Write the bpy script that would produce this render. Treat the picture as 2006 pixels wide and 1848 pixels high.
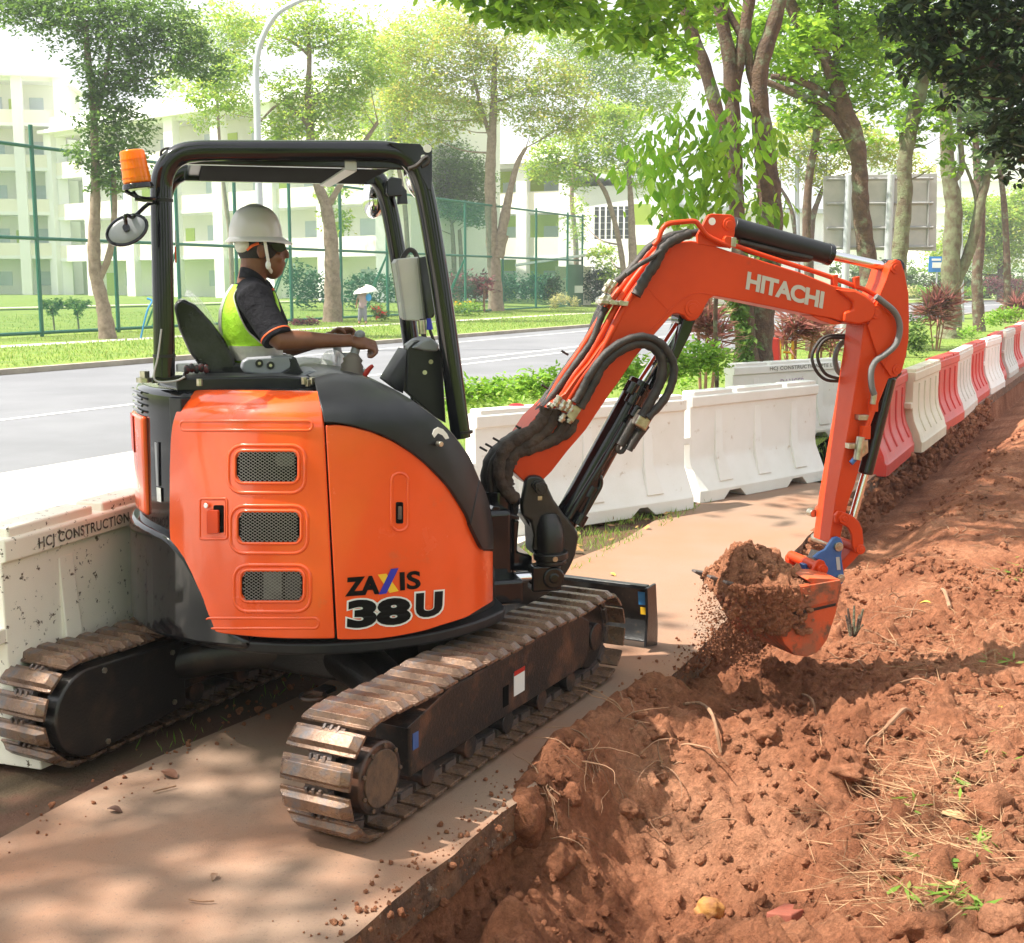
import bpy, math, random
import numpy as np
from mathutils import Vector, Matrix
from math import sin, cos, pi, radians as RAD, atan2, hypot, sqrt
random.seed(7); rng = np.random.default_rng(11)
for o in list(bpy.data.objects): bpy.data.objects.remove(o)
scn = bpy.context.scene
col = scn.collection
# ------------------------------------------------------------------ camera
F0, CX, CY, W0, PITCH, CAMZ = 2450.0, 1003.0, 924.0, 2006.0, RAD(8.68), 2.0
cam_d = bpy.data.cameras.new('camera'); cam = bpy.data.objects.new('camera', cam_d); col.objects.link(cam)
cam.location = (0, 0, CAMZ); cam.rotation_euler = (pi/2 - PITCH, 0, 0)
cam_d.sensor_width = 36; cam_d.lens = F0/W0*36; cam_d.clip_end = 3000; cam_d.clip_start = .05
scn.camera = cam
# ------------------------------------------------------------------ sky, sun, exposure
SUN_EL, SUN_AZ = RAD(56), RAD(-99)      # azimuth measured from +Y towards +X: the sun stands to the left
world = bpy.data.worlds.new('World'); scn.world = world; world.use_nodes = True
nt = world.node_tree; nt.nodes.clear()
sky = nt.nodes.new('ShaderNodeTexSky'); sky.sky_type = 'NISHITA'; sky.sun_disc = False
sky.sun_elevation = SUN_EL; sky.sun_rotation = SUN_AZ; sky.air_density = 1.0; sky.dust_density = 3.0; sky.ozone_density = 1.0
hs = nt.nodes.new('ShaderNodeHueSaturation'); hs.inputs['Saturation'].default_value = .35; hs.inputs['Value'].default_value = 1.0
bg = nt.nodes.new('ShaderNodeBackground'); bg.inputs['Strength'].default_value = .15
wo = nt.nodes.new('ShaderNodeOutputWorld')
# bright tropical haze: milky white low down, thinner overhead
tcw = nt.nodes.new('ShaderNodeTexCoord'); sepw = nt.nodes.new('ShaderNodeSeparateXYZ'); rw = nt.nodes.new('ShaderNodeMapRange')
rw.inputs['From Min'].default_value = 0; rw.inputs['From Max'].default_value = .9; rw.inputs['To Min'].default_value = .92; rw.inputs['To Max'].default_value = .35
mxw = nt.nodes.new('ShaderNodeMix'); mxw.data_type = 'RGBA'; mxw.inputs['B'].default_value = (4.3, 4.4, 4.5, 1)
nt.links.new(tcw.outputs['Generated'], sepw.inputs[0]); nt.links.new(sepw.outputs['Z'], rw.inputs[0]); nt.links.new(rw.outputs[0], mxw.inputs['Factor'])
nt.links.new(sky.outputs[0], hs.inputs['Color']); nt.links.new(hs.outputs[0], mxw.inputs['A']); nt.links.new(mxw.outputs['Result'], bg.inputs[0]); nt.links.new(bg.outputs[0], wo.inputs[0])
sd = bpy.data.lights.new('sun', 'SUN'); sun = bpy.data.objects.new('sun', sd); col.objects.link(sun)
sd.energy = 5.0; sd.angle = RAD(.6); sd.color = (1, .93, .82)
sdir = Vector((sin(SUN_AZ)*cos(SUN_EL), cos(SUN_AZ)*cos(SUN_EL), sin(SUN_EL)))
sun.rotation_euler = sdir.to_track_quat('Z', 'Y').to_euler(); sun.location = (-20, 0, 40)
scn.view_settings.view_transform = 'Standard'; scn.view_settings.look = 'None'
scn.view_settings.exposure = 1.15; scn.view_settings.gamma = 1
scn.render.engine = 'CYCLES'
scn.cycles.max_bounces = 6; scn.cycles.transparent_max_bounces = 16
# ------------------------------------------------------------------ picture point -> place
V = Vector
def ray(px, py):
    x = (px-CX)/F0; y = (CY-py)/F0
    return V((x, cos(PITCH)+y*sin(PITCH), -sin(PITCH)+y*cos(PITCH)))
CAM = V((0, 0, CAMZ))
def at(px, py, Y):
    d = ray(px, py); return CAM + d*(Y/d.y)
def gnd(px, py, z=0.):
    d = ray(px, py); return CAM + d*((z-CAMZ)/d.z)
def lin(a, b, n): return [a+(b-a)*i/(n-1) for i in range(n)]
# road frame: s along the road, n to its right
DS = V((.4552, .8904, 0)); DN = V((.8904, -.4552, 0))
def bend(s): return .0013*max(0., s-60)**2
def SN(s, n, z=0.): return DS*s + DN*(n+bend(s)) + V((0, 0, z))
# ------------------------------------------------------------------ materials
def _nt(name):
    m = bpy.data.materials.new(name); m.use_nodes = True
    t = m.node_tree; t.nodes.clear(); o = t.nodes.new('ShaderNodeOutputMaterial'); return m, t, o
def _noise(t, scale, detail=6, rough=.6, coord='Object', dist=0):
    tc = t.nodes.new('ShaderNodeTexCoord'); n = t.nodes.new('ShaderNodeTexNoise')
    n.inputs['Scale'].default_value = scale; n.inputs['Detail'].default_value = detail; n.inputs['Roughness'].default_value = rough
    n.inputs['Distortion'].default_value = dist
    t.links.new(tc.outputs[coord], n.inputs['Vector']); return n
def _ramp(t, src, stops):
    r = t.nodes.new('ShaderNodeValToRGB'); el = r.color_ramp.elements
    while len(el) < len(stops): el.new(.5)
    for e, (p, c) in zip(el, stops):
        e.position = p; e.color = (c[0], c[1], c[2], 1) if hasattr(c, '__len__') else (c, c, c, 1)
    t.links.new(src, r.inputs[0]); return r
def M(name, c, rough=.5, metal=0., c2=None, vs=4., lo=.4, hi=.65, bump=0., bs=60., coat=0., rvar=0., c3=None, vs3=30., lo3=.55, hi3=.7, spec=.5, bdist=.01):
    m, t, o = _nt(name); b = t.nodes.new('ShaderNodeBsdfPrincipled'); t.links.new(b.outputs[0], o.inputs[0])
    b.inputs['Base Color'].default_value = (*c, 1); b.inputs['Roughness'].default_value = rough; b.inputs['Metallic'].default_value = metal
    b.inputs['Coat Weight'].default_value = coat; b.inputs['Coat Roughness'].default_value = .06
    b.inputs['Specular IOR Level'].default_value = spec
    cur = None
    if c2 is not None:
        n = _noise(t, vs); r = _ramp(t, n.outputs[0], [(lo, c), (hi, c2)]); cur = r.outputs[0]
        if c3 is not None:
            n3 = _noise(t, vs3, 8, .7); r3 = _ramp(t, n3.outputs[0], [(lo3, 0.), (hi3, 1.)])
            mx = t.nodes.new('ShaderNodeMix'); mx.data_type = 'RGBA'
            t.links.new(r3.outputs[0], mx.inputs['Factor']); t.links.new(cur, mx.inputs['A']); mx.inputs['B'].default_value = (*c3, 1)
            cur = mx.outputs['Result']
        t.links.new(cur, b.inputs['Base Color'])
    if rvar:
        n = _noise(t, vs*2.3); r = _ramp(t, n.outputs[0], [(.35, max(0, rough-rvar)), (.7, min(1, rough+rvar))]); t.links.new(r.outputs[0], b.inputs['Roughness'])
    if bump:
        n = _noise(t, bs, 8, .65); bp = t.nodes.new('ShaderNodeBump'); bp.inputs['Strength'].default_value = bump; bp.inputs['Distance'].default_value = bdist
        t.links.new(n.outputs[0], bp.inputs['Height']); t.links.new(bp.outputs[0], b.inputs['Normal'])
    return m
def LEAF(name, cols, trans=.45, rough=.5):
    m, t, o = _nt(name); g = t.nodes.new('ShaderNodeNewGeometry')
    k = len(cols); r = _ramp(t, g.outputs['Random Per Island'], [(i/max(1, k-1), c) for i, c in enumerate(cols)])
    b = t.nodes.new('ShaderNodeBsdfPrincipled'); b.inputs['Roughness'].default_value = rough; b.inputs['Specular IOR Level'].default_value = .35
    tr = t.nodes.new('ShaderNodeBsdfTranslucent'); mx = t.nodes.new('ShaderNodeMixShader'); mx.inputs[0].default_value = trans
    hsv = t.nodes.new('ShaderNodeHueSaturation'); hsv.inputs['Value'].default_value = 1.5; hsv.inputs['Hue'].default_value = .485
    t.links.new(r.outputs[0], b.inputs['Base Color']); t.links.new(r.outputs[0], hsv.inputs['Color']); t.links.new(hsv.outputs[0], tr.inputs[0])
    t.links.new(b.outputs[0], mx.inputs[1]); t.links.new(tr.outputs[0], mx.inputs[2]); t.links.new(mx.outputs[0], o.inputs[0]); return m
OR = (.90, .10, .018)
m_orange = M('orange_paint', OR, .22, coat=.6, c2=(.82, .09, .012), vs=2.5, c3=(.66, .15, .06), vs3=5, lo3=.60, hi3=.80, rvar=.08, bump=.02, bs=3)
m_orange2 = M('orange_steel_paint', (.56, .045, .005), .42, coat=.03, c2=(.63, .055, .007), vs=3, c3=(.30, .05, .02), vs3=9, lo3=.66, hi3=.78, bump=.05, bs=30, spec=.3)
m_orange_dirty = M('scraped_orange_bucket', (.60, .085, .02), .5, c2=(.30, .11, .06), vs=5, lo=.42, hi=.6, c3=(.16, .07, .04), vs3=11, lo3=.5, hi3=.62, bump=.2, bs=40)
m_black = M('black_gloss_paint', (.005, .006, .008), .10, coat=.35, c2=(.009, .009, .011), vs=3, spec=.35)
m_blackm = M('black_matt_plastic', (.012, .013, .015), .36, c2=(.018, .019, .021), vs=8, bump=.05, bs=300, spec=.35)
m_blackd = M('dusty_black_casting', (.013, .012, .012), .3, c2=(.05, .034, .026), vs=7, lo=.5, hi=.75, bump=.25, bs=90)
m_frame = M('muddy_black_track_frame', (.016, .014, .014), .38, c2=(.16, .07, .04), vs=6, lo=.5, hi=.72, c3=(.09, .05, .03), vs3=22, lo3=.55, hi3=.7, bump=.3, bs=70)
m_shoe = M('worn_brown_track_steel', (.14, .085, .06), .33, .4, c2=(.31, .18, .11), vs=7, lo=.38, hi=.68, c3=(.13, .125, .135), vs3=11, lo3=.5, hi3=.66, bump=.35, bs=120, rvar=.15)
m_shoeb = M('dark_worn_track_steel', (.10, .085, .085), .42, .35, c2=(.22, .15, .12), vs=12, bump=.35, bs=120, rvar=.12)
m_rubber = M('dark_hose_rubber', (.018, .016, .016), .5, c2=(.05, .038, .032), vs=14, bump=.4, bs=160)
m_hoseg = M('grey_spring_guard_hose', (.16, .16, .16), .4, .4, bump=.5, bs=400)
m_chrome = M('chrome_rod', (.75, .75, .77), .08, 1.)
m_zinc = M('zinc_fitting', (.55, .52, .44), .3, .9, c2=(.35, .3, .22), vs=30)
m_blue = M('blue_coupler_paint', (.022, .10, .32), .35, coat=.2, c2=(.04, .13, .36), vs=10, c3=(.15, .11, .09), vs3=16, lo3=.62, hi3=.72)
m_white_box = M('pale_grey_metal_box', (.62, .61, .57), .45, c2=(.56, .55, .52), vs=5)
m_grey = M('grey_plastic', (.22, .23, .26), .4, c2=(.25, .26, .29), vs=6)
m_greyl = M('light_grey_plastic', (.42, .42, .43), .4)
m_vis = M('painted_recess_black', (.006, .006, .006), .95, spec=.05)  # flat black paints the shade inside openings that have no depth
m_mesh = M('grille_wire', (.30, .30, .30), .4, .6)
m_red = M('red_lever', (.5, .03, .02), .35)
m_txtk = M('black_lettering', (.004, .004, .004), .6, spec=.15)
m_txtw = M('white_lettering', (.8, .8, .78), .4)
m_txts = M('silver_lettering', (.50, .48, .44), .4)
m_txtb = M('blue_lettering', (.02, .03, .42), .35)
m_txty = M('yellow_lettering', (.85, .52, .03), .35)
m_skin = M('brown_skin', (.165, .066, .036), .42, c2=(.20, .082, .045), vs=14, bump=.08, bs=200, spec=.4)
m_skinl = M('light_brown_skin', (.30, .15, .09), .5)
m_shirt = M('black_knit_shirt', (.008, .008, .012), .85, c2=(.016, .016, .022), vs=6, bump=.7, bs=13, bdist=.035, spec=.2)
m_pants = M('dark_trousers', (.015, .016, .02), .9)
m_lime = M('lime_vest_mesh', (.42, .80, .03), .6, c2=(.50, .85, .06), vs=10, bump=.7, bs=15, bdist=.02)
m_silver = M('silver_reflective_band', (.62, .60, .54), .35, c2=(.5, .49, .46), vs=14, bump=.4, bs=24, bdist=.02)
m_orcuff = M('orange_cuff_stripe', (.85, .13, .03), .6)
m_helmet = M('white_hard_hat', (.55, .54, .545), .28, coat=.4, c2=(.55, .53, .51), vs=7)
m_hair = M('black_hair', (.012, .010, .009), .6, bump=.6, bs=200)
m_plas = M('crumpled_plastic_over_seat', (.004, .004, .005), .16, c2=(.05, .05, .055), vs=5, lo=.42, hi=.70, coat=.2, bump=.35, bs=7, bdist=.03, spec=.3)  # paler streaks paint the sheen of the plastic into its colour
def _film():
    m, t, o = _nt('clear_plastic_film'); b = t.nodes.new('ShaderNodeBsdfPrincipled'); b.inputs['Base Color'].default_value = (.85, .87, .88, 1); b.inputs['Roughness'].default_value = .12
    tr = t.nodes.new('ShaderNodeBsdfTransparent'); mx = t.nodes.new('ShaderNodeMixShader'); n = _noise(t, 9, 4, .6, dist=2)
    r = _ramp(t, n.outputs[0], [(.35, .25), (.7, .8)]); bp = t.nodes.new('ShaderNodeBump'); bp.inputs['Strength'].default_value = 1; bp.inputs['Distance'].default_value = .03
    t.links.new(n.outputs[0], bp.inputs['Height']); t.links.new(bp.outputs[0], b.inputs['Normal'])
    t.links.new(r.outputs[0], mx.inputs[0]); t.links.new(tr.outputs[0], mx.inputs[1]); t.links.new(b.outputs[0], mx.inputs[2]); t.links.new(mx.outputs[0], o.inputs[0]); return m
m_film = _film()
def _amber():
    m, t, o = _nt('amber_beacon_plastic'); b = t.nodes.new('ShaderNodeBsdfPrincipled')
    b.inputs['Base Color'].default_value = (.95, .30, .01, 1); b.inputs['Roughness'].default_value = .12; b.inputs['Coat Weight'].default_value = .4
    tr = t.nodes.new('ShaderNodeBsdfTranslucent'); tr.inputs[0].default_value = (1, .36, .02, 1); mx = t.nodes.new('ShaderNodeMixShader'); mx.inputs[0].default_value = .45
    t.links.new(b.outputs[0], mx.inputs[1]); t.links.new(tr.outputs[0], mx.inputs[2]); t.links.new(mx.outputs[0], o.inputs[0]); return m
m_amber = _amber()
# plastic road barriers
m_bwhite = M('white_barrier_plastic', (.82, .82, .79), .45, c2=(.74, .73, .68), vs=2.2, lo=.45, hi=.75, c3=(.50, .42, .32), vs3=9, lo3=.63, hi3=.72, bump=.08, bs=18)
m_bcream = M('aged_cream_barrier_plastic', (.72, .66, .50), .5, c2=(.62, .56, .42), vs=3, lo=.4, hi=.7, c3=(.30, .24, .16), vs3=16, lo3=.66, hi3=.72)
m_bspeck = M('mud_spattered_barrier_plastic', (.90, .85, .74), .55, c2=(.84, .79, .68), vs=3, lo=.4, hi=.7, c3=(.10, .07, .045), vs3=24, lo3=.60, hi3=.625)
m_bred = M('red_barrier_plastic', (.62, .035, .022), .45, c2=(.52, .04, .028), vs=3, c3=(.40, .15, .11), vs3=10, lo3=.57, hi3=.72, bump=.08, bs=18)
m_bwhite2 = M('greyed_white_barrier_plastic', (.66, .65, .60), .5, c2=(.58, .56, .50), vs=4, c3=(.36, .28, .20), vs3=12, lo3=.6, hi3=.7, bump=.08, bs=18)
# ground
m_soil = None
def _soil():
    m, t, o = _nt('red_soil'); b = t.nodes.new('ShaderNodeBsdfPrincipled'); t.links.new(b.outputs[0], o.inputs[0]); b.inputs['Roughness'].default_value = .95; b.inputs['Specular IOR Level'].default_value = .15
    n1 = _noise(t, 1.1, 5, .6); r1 = _ramp(t, n1.outputs[0], [(.32, (.25, .095, .050)), (.5, (.38, .155, .082)), (.68, (.52, .25, .145))])
    n2 = _noise(t, 30, 14, .82); r2 = _ramp(t, n2.outputs[0], [(.34, .55), (.5, 1.05), (.66, 1.55)])
    mx = t.nodes.new('ShaderNodeMix'); mx.data_type = 'RGBA'; mx.blend_type = 'MULTIPLY'; mx.inputs['Factor'].default_value = 1
    t.links.new(r1.outputs[0], mx.inputs['A']); t.links.new(r2.outputs[0], mx.inputs['B']); t.links.new(mx.outputs['Result'], b.inputs['Base Color'])
    n3 = _noise(t, 95, 14, .85); n4 = _noise(t, 17, 6, .7); ad = t.nodes.new('ShaderNodeMath'); ad.operation = 'MULTIPLY_ADD'; ad.inputs[1].default_value = .45
    t.links.new(n3.outputs[0], ad.inputs[0]); t.links.new(n4.outputs[0], ad.inputs[2])
    bp = t.nodes.new('ShaderNodeBump'); bp.inputs['Strength'].default_value = 1.; bp.inputs['Distance'].default_value = .055
    t.links.new(ad.outputs[0], bp.inputs['Height']); t.links.new(bp.outputs[0], b.inputs['Normal']); return m
m_soil = _soil()
m_path = M('soil_stained_concrete', (.265, .175, .122), .8, c2=(.31, .155, .09), vs=.9, lo=.42, hi=.66, c3=(.17, .11, .08), vs3=70, lo3=.56, hi3=.68, bump=.6, bs=160, bdist=.004)
m_slab = M('rough_slab_edge', (.26, .13, .07), .95, c2=(.10, .055, .035), vs=9, c3=(.36, .30, .24), vs3=17, lo3=.6, hi3=.66, bump=1., bs=16, bdist=.05)
m_apron = M('pale_concrete_apron', (.60, .55, .50), .9, c2=(.52, .47, .42), vs=2, bump=.2, bs=120)
m_road = M('shade_toned_asphalt', (.15, .155, .168), .85, c2=(.19, .195, .21), vs=.35, c3=(.095, .098, .105), vs3=80, lo3=.55, hi3=.7, bump=.2, bs=200, bdist=.004)  # tree shade over the road is put into the darker base colour
m_paint = M('white_road_paint', (.75, .75, .72), .7, c2=(.6, .6, .58), vs=6)
m_kerb = M('concrete_kerb', (.40, .35, .28), .9, c2=(.28, .24, .19), vs=1.4, bump=.3, bs=60)
m_grassg = M('grass_ground', (.12, .20, .025), .95, c2=(.20, .27, .035), vs=1.3, lo=.35, hi=.65, c3=(.30, .25, .10), vs3=5, lo3=.6, hi3=.75, bump=.6, bs=60, bdist=.04)
m_litter = M('leaf_littered_soil', (.13, .06, .035), .95, c2=(.10, .065, .035), vs=3, lo=.45, hi=.6, bump=.6, bs=40, bdist=.03)
m_bark = M('brown_bark', (.16, .10, .065), .9, c2=(.085, .055, .04), vs=7, c3=(.20, .23, .14), vs3=3, lo3=.52, hi3=.62, bump=1., bs=26, bdist=.05)
m_barkg = M('pale_bark', (.30, .23, .17), .9, c2=(.20, .145, .10), vs=5, c3=(.13, .09, .06), vs3=14, lo3=.56, hi3=.68, bump=.7, bs=22, bdist=.05)
m_barkm = M('mossy_green_bark', (.20, .22, .12), .9, c2=(.13, .10, .06), vs=4, lo=.42, hi=.62, bump=1., bs=22, bdist=.05)
m_twig = M('dry_root', (.34, .19, .11), .9, c2=(.22, .12, .07), vs=12)
m_straw = M('dry_straw', (.42, .26, .14), .9, c2=(.30, .17, .09), vs=9)
# leaves
L_yg = LEAF('yellow_green_leaves', [(.26, .42, .06), (.34, .48, .07), (.18, .34, .05), (.44, .44, .08)], .5)
L_or = LEAF('ochre_tinged_leaves', [(.30, .44, .07), (.40, .48, .09), (.22, .38, .05), (.52, .42, .11), (.30, .44, .07)], .5)
L_mid = LEAF('mid_green_leaves', [(.08, .17, .035), (.14, .26, .05), (.06, .13, .03), (.19, .31, .06)], .4)
L_dk = LEAF('silhouette_dark_leaves', [(.016, .036, .012), (.03, .06, .018), (.012, .026, .010), (.045, .08, .02)], .2)  # silhouette darkness of the shaded corner tree put into the leaf colour
L_br = LEAF('bright_young_leaves', [(.20, .42, .03), (.14, .33, .03), (.30, .50, .06), (.10, .24, .03)], .5)
L_can = LEAF('canopy_leaves', [(.12, .26, .025), (.19, .36, .035), (.27, .44, .045), (.08, .18, .02)], .5)
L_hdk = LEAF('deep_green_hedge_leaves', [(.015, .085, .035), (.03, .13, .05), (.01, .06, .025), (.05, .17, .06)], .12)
m_bladeblk = M('scuffed_black_blade_paint', (.012, .013, .016), .3, c2=(.03, .03, .03), vs=8, c3=(.10, .07, .05), vs3=16, lo3=.62, hi3=.72, bump=.2, bs=50)
L_hedge = LEAF('hedge_leaves', [(.10, .24, .02), (.22, .42, .04), (.16, .33, .03), (.34, .50, .07)], .35)
L_red = LEAF('maroon_leaves', [(.14, .03, .045), (.22, .07, .07), (.09, .025, .035), (.10, .11, .05)], .35)
L_pk = LEAF('pinkish_spiky_leaves', [(.34, .12, .10), (.45, .22, .17), (.22, .09, .07), (.22, .22, .09)], .35)
L_crm = LEAF('cream_variegated_leaves', [(.50, .50, .22), (.62, .58, .30), (.32, .36, .12)], .4)
L_flr = LEAF('red_flower_heads', [(.75, .06, .03), (.62, .04, .02), (.8, .12, .06)], .3)
L_fly = LEAF('yellow_flower_heads', [(.85, .6, .03), (.8, .5, .02)], .3)
L_grass = LEAF('grass_blades', [(.12, .24, .03), (.20, .34, .05), (.30, .32, .10)], .4)
L_dry = LEAF('dry_fallen_leaves', [(.45, .26, .10), (.30, .15, .07), (.55, .34, .12)], .2)
# ------------------------------------------------------------------ object helpers
def tag(o, label=None, cat=None, group=None, kind=None):
    if label: o['label'] = label
    if cat: o['category'] = cat
    if group: o['group'] = group
    if kind: o['kind'] = kind
    return o
def thing(name, loc, yaw=0., label=None, cat=None, group=None):
    o = bpy.data.objects.new(name, None); col.objects.link(o); o.empty_display_size = .2
    o.location = V(loc); o.rotation_euler = (0, 0, yaw); tag(o, label, cat, group); return o
def wmat(o):
    m = Matrix.Identity(4)
    while o is not None:
        m = o.matrix_basis @ m; o = o.parent
    return m
class MB:
    def __init__(s): s.v = []; s.f = []; s.m = []
    def add(s, vs, fs, mi=0):
        b = len(s.v); s.v += [V(p) for p in vs]; s.f += [tuple(b+i for i in f) for f in fs]; s.m += [mi]*len(fs); return s
    def prism(s, pts, vec, mi=0):
        n = len(pts); vec = V(vec); a = [V(p) for p in pts]; c = [p+vec for p in a]
        return s.add(a+c, [tuple(range(n))[::-1], tuple(range(n, 2*n))]+[(i, (i+1) % n, n+(i+1) % n, n+i) for i in range(n)], mi)
    def box(s, c, dx, dy, dz, ax=(1, 0, 0), ay=(0, 1, 0), az=(0, 0, 1), mi=0):
        c = V(c); ax = V(ax)*dx/2; ay = V(ay)*dy/2; az = V(az)*dz/2
        return s.prism([c-ax-ay-az, c+ax-ay-az, c+ax+ay-az, c-ax+ay-az], az*2, mi)
    def tube(s, pts, r, n=10, mi=0, cap=True, flat=1.):
        P = [V(p) for p in pts]; k = len(P); R = r if hasattr(r, '__len__') else [r]*k
        T = [(P[min(i+1, k-1)]-P[max(i-1, 0)]).normalized() for i in range(k)]
        a = T[0].orthogonal().normalized(); vs = []
        for i in range(k):
            a = (a-T[i]*a.dot(T[i])).normalized(); b = T[i].cross(a)
            for j in range(n):
                q = 2*pi*j/n; vs.append(P[i]+(a*cos(q)+b*sin(q)*flat)*R[i])
        fs = [(i*n+j, i*n+(j+1) % n, (i+1)*n+(j+1) % n, (i+1)*n+j) for i in range(k-1) for j in range(n)]
        if cap: fs += [tuple(range(n))[::-1], tuple(range((k-1)*n, k*n))]
        return s.add(vs, fs, mi)
    def cyl(s, a, b, r, r2=None, n=20, mi=0): return s.tube([a, b], [r, r if r2 is None else r2], n, mi)
    def ell(s, c, r, ax=(1, 0, 0), ay=(0, 1, 0), az=(0, 0, 1), nu=16, nv=10, mi=0, v0=-1., v1=1.):
        c = V(c); ax, ay, az = V(ax)*r[0], V(ay)*r[1], V(az)*r[2]; vs = []
        for i in range(nv+1):
            t = v0*pi/2+(v1-v0)*pi/2*i/nv
            for j in range(nu):
                q = 2*pi*j/nu; vs.append(c+ax*(cos(t)*cos(q))+ay*(cos(t)*sin(q))+az*sin(t))
        fs = [(i*nu+j, i*nu+(j+1) % nu, (i+1)*nu+(j+1) % nu, (i+1)*nu+j) for i in range(nv) for j in range(nu)]
        fs += [tuple(range(nu))[::-1], tuple(range(nv*nu, (nv+1)*nu))]
        return s.add(vs, fs, mi)
    def grid(s, G, mi=0, close=False):
        r = len(G); c = len(G[0]); vs = [p for row in G for p in row]
        fs = [(i*c+j, i*c+(j+1) % c, (i+1)*c+(j+1) % c, (i+1)*c+j) for i in range(r-1) for j in range(c if close else c-1)]
        return s.add(vs, fs, mi)
    def shell(s, G, H, mi=0):       # two matching grids (outer, inner) closed round the border
        r = len(G); c = len(G[0]); N = r*c
        vs = [p for row in G for p in row]+[p for row in H for p in row]; q = lambda i, j: i*c+j
        fs = []
        for i in range(r-1):
            for j in range(c-1):
                fs.append((q(i, j), q(i, j+1), q(i+1, j+1), q(i+1, j))); fs.append((N+q(i, j), N+q(i+1, j), N+q(i+1, j+1), N+q(i, j+1)))
        bd = [(0, j) for j in range(c)]+[(i, c-1) for i in range(1, r)]+[(r-1, j) for j in range(c-2, -1, -1)]+[(i, 0) for i in range(r-2, 0, -1)]
        for k in range(len(bd)):
            a = q(*bd[k]); b = q(*bd[(k+1) % len(bd)]); fs.append((b, a, N+a, N+b))
        return s.add(vs, fs, mi)
    def build(s, name, mats, parent=None, bevel=0., ang=38, seg=2, sub=0, remesh=0., smooth=0, fixn=True, label=None):
        if not isinstance(mats, (list, tuple)): mats = [mats]
        me = bpy.data.meshes.new(name); inv = wmat(parent).inverted() if parent is not None else Matrix.Identity(4)
        me.from_pydata([inv@p for p in s.v], [], s.f)
        for m in mats: me.materials.append(m)
        if len(mats) > 1: me.polygons.foreach_set('material_index', s.m)
        if fixn:
            import bmesh
            bm = bmesh.new(); bm.from_mesh(me); bmesh.ops.recalc_face_normals(bm, faces=bm.faces); bm.to_mesh(me); bm.free()
        me.polygons.foreach_set('use_smooth', [True]*len(me.polygons))
        try: me.set_sharp_from_angle(angle=RAD(ang))
        except Exception: pass
        me.update(); o = bpy.data.objects.new(name, me); col.objects.link(o); o.parent = parent
        if bevel:
            b = o.modifiers.new('bevel', 'BEVEL'); b.width = bevel; b.segments = seg; b.limit_method = 'ANGLE'; b.angle_limit = RAD(ang); b.harden_normals = True
        if remesh:
            b = o.modifiers.new('remesh', 'REMESH'); b.mode = 'VOXEL'; b.voxel_size = remesh; b.use_smooth_shade = True
        if smooth:
            b = o.modifiers.new('smooth', 'SMOOTH'); b.iterations = smooth; b.factor = .5
        if sub:
            b = o.modifiers.new('sub', 'SUBSURF'); b.levels = sub; b.render_levels = sub
        if label: o['label'] = label
        return o
def npmesh(name, verts, quads, mat, parent=None, smooth=False, loc=None):
    me = bpy.data.meshes.new(name); n = len(verts); q = len(quads); k = quads.shape[1]
    if parent is not None:
        inv = np.array(wmat(parent).inverted()); verts = verts@inv[:3, :3].T+inv[:3, 3]
    me.vertices.add(n); me.vertices.foreach_set('co', np.asarray(verts, dtype=np.float32).ravel())
    me.loops.add(q*k); me.loops.foreach_set('vertex_index', np.asarray(quads, dtype=np.int32).ravel())
    me.polygons.add(q); me.polygons.foreach_set('loop_start', np.arange(0, q*k, k, dtype=np.int32))
    me.polygons.foreach_set('use_smooth', np.full(q, smooth)); me.materials.append(mat); me.update(calc_edges=True); me.validate()
    o = bpy.data.objects.new(name, me); col.objects.link(o); o.parent = parent; return o
def leafmesh(name, C, size, mat, parent=None, aspect=.42, droop=.3, fine=False, fold=.25, var=.35, dirs=None):
    C = np.asarray(C, dtype=float); n = len(C)
    L = size*(1+var*rng.uniform(-1, 1, n))
    if dirs is None:
        a = rng.uniform(0, 2*pi, n); D = np.stack([np.cos(a), np.sin(a), rng.normal(-droop, .45, n)], 1)
    else: D = dirs+rng.normal(0, .12, (n, 3))
    D /= np.linalg.norm(D, axis=1)[:, None]
    up = np.array([0, 0, 1.])+rng.normal(0, .5, (n, 3)); S = np.cross(D, up); S /= np.linalg.norm(S, axis=1)[:, None]+1e-9
    N = np.cross(S, D)
    Lx = L[:, None]; w = Lx*aspect/2
    if fine:
        pts = [C-D*0, C+D*Lx*.28+S*w*.85+N*w*fold, C+D*Lx*.68+S*w*.8+N*w*fold*.8-N*Lx*.03, C+D*Lx-N*Lx*.08, C+D*Lx*.68-S*w*.8+N*w*fold*.8-N*Lx*.03, C+D*Lx*.28-S*w*.85+N*w*fold]
        Vv = np.stack(pts, 1).reshape(-1, 3); b = np.arange(n)[:, None]*6
        Q = np.concatenate([b+np.array([[0, 1, 2, 3]]), b+np.array([[0, 3, 4, 5]])], 0)
    else:
        pts = [C, C+D*Lx*.45+S*w, C+D*Lx, C+D*Lx*.45-S*w]
        Vv = np.stack(pts, 1).reshape(-1, 3); Q = np.arange(n)[:, None]*4+np.array([[0, 1, 2, 3]])
    return npmesh(name, Vv, Q, mat, parent)
def clump_pts(c, r, nt, nl, tw, shell=.55):
    # twig centres inside an ellipsoid, leaves gathered round every twig
    d = rng.normal(0, 1, (nt, 3)); d /= np.linalg.norm(d, axis=1)[:, None]
    q = rng.uniform(0, 1, nt)**(1/3); q = shell*q+(1-shell)*q*rng.uniform(.3, 1, nt)
    T = np.array(c)+d*q[:, None]*np.array(r)
    P = np.repeat(T, nl, 0)+rng.normal(0, 1, (nt*nl, 3))*np.array([tw, tw, tw*.55]); return P
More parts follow.
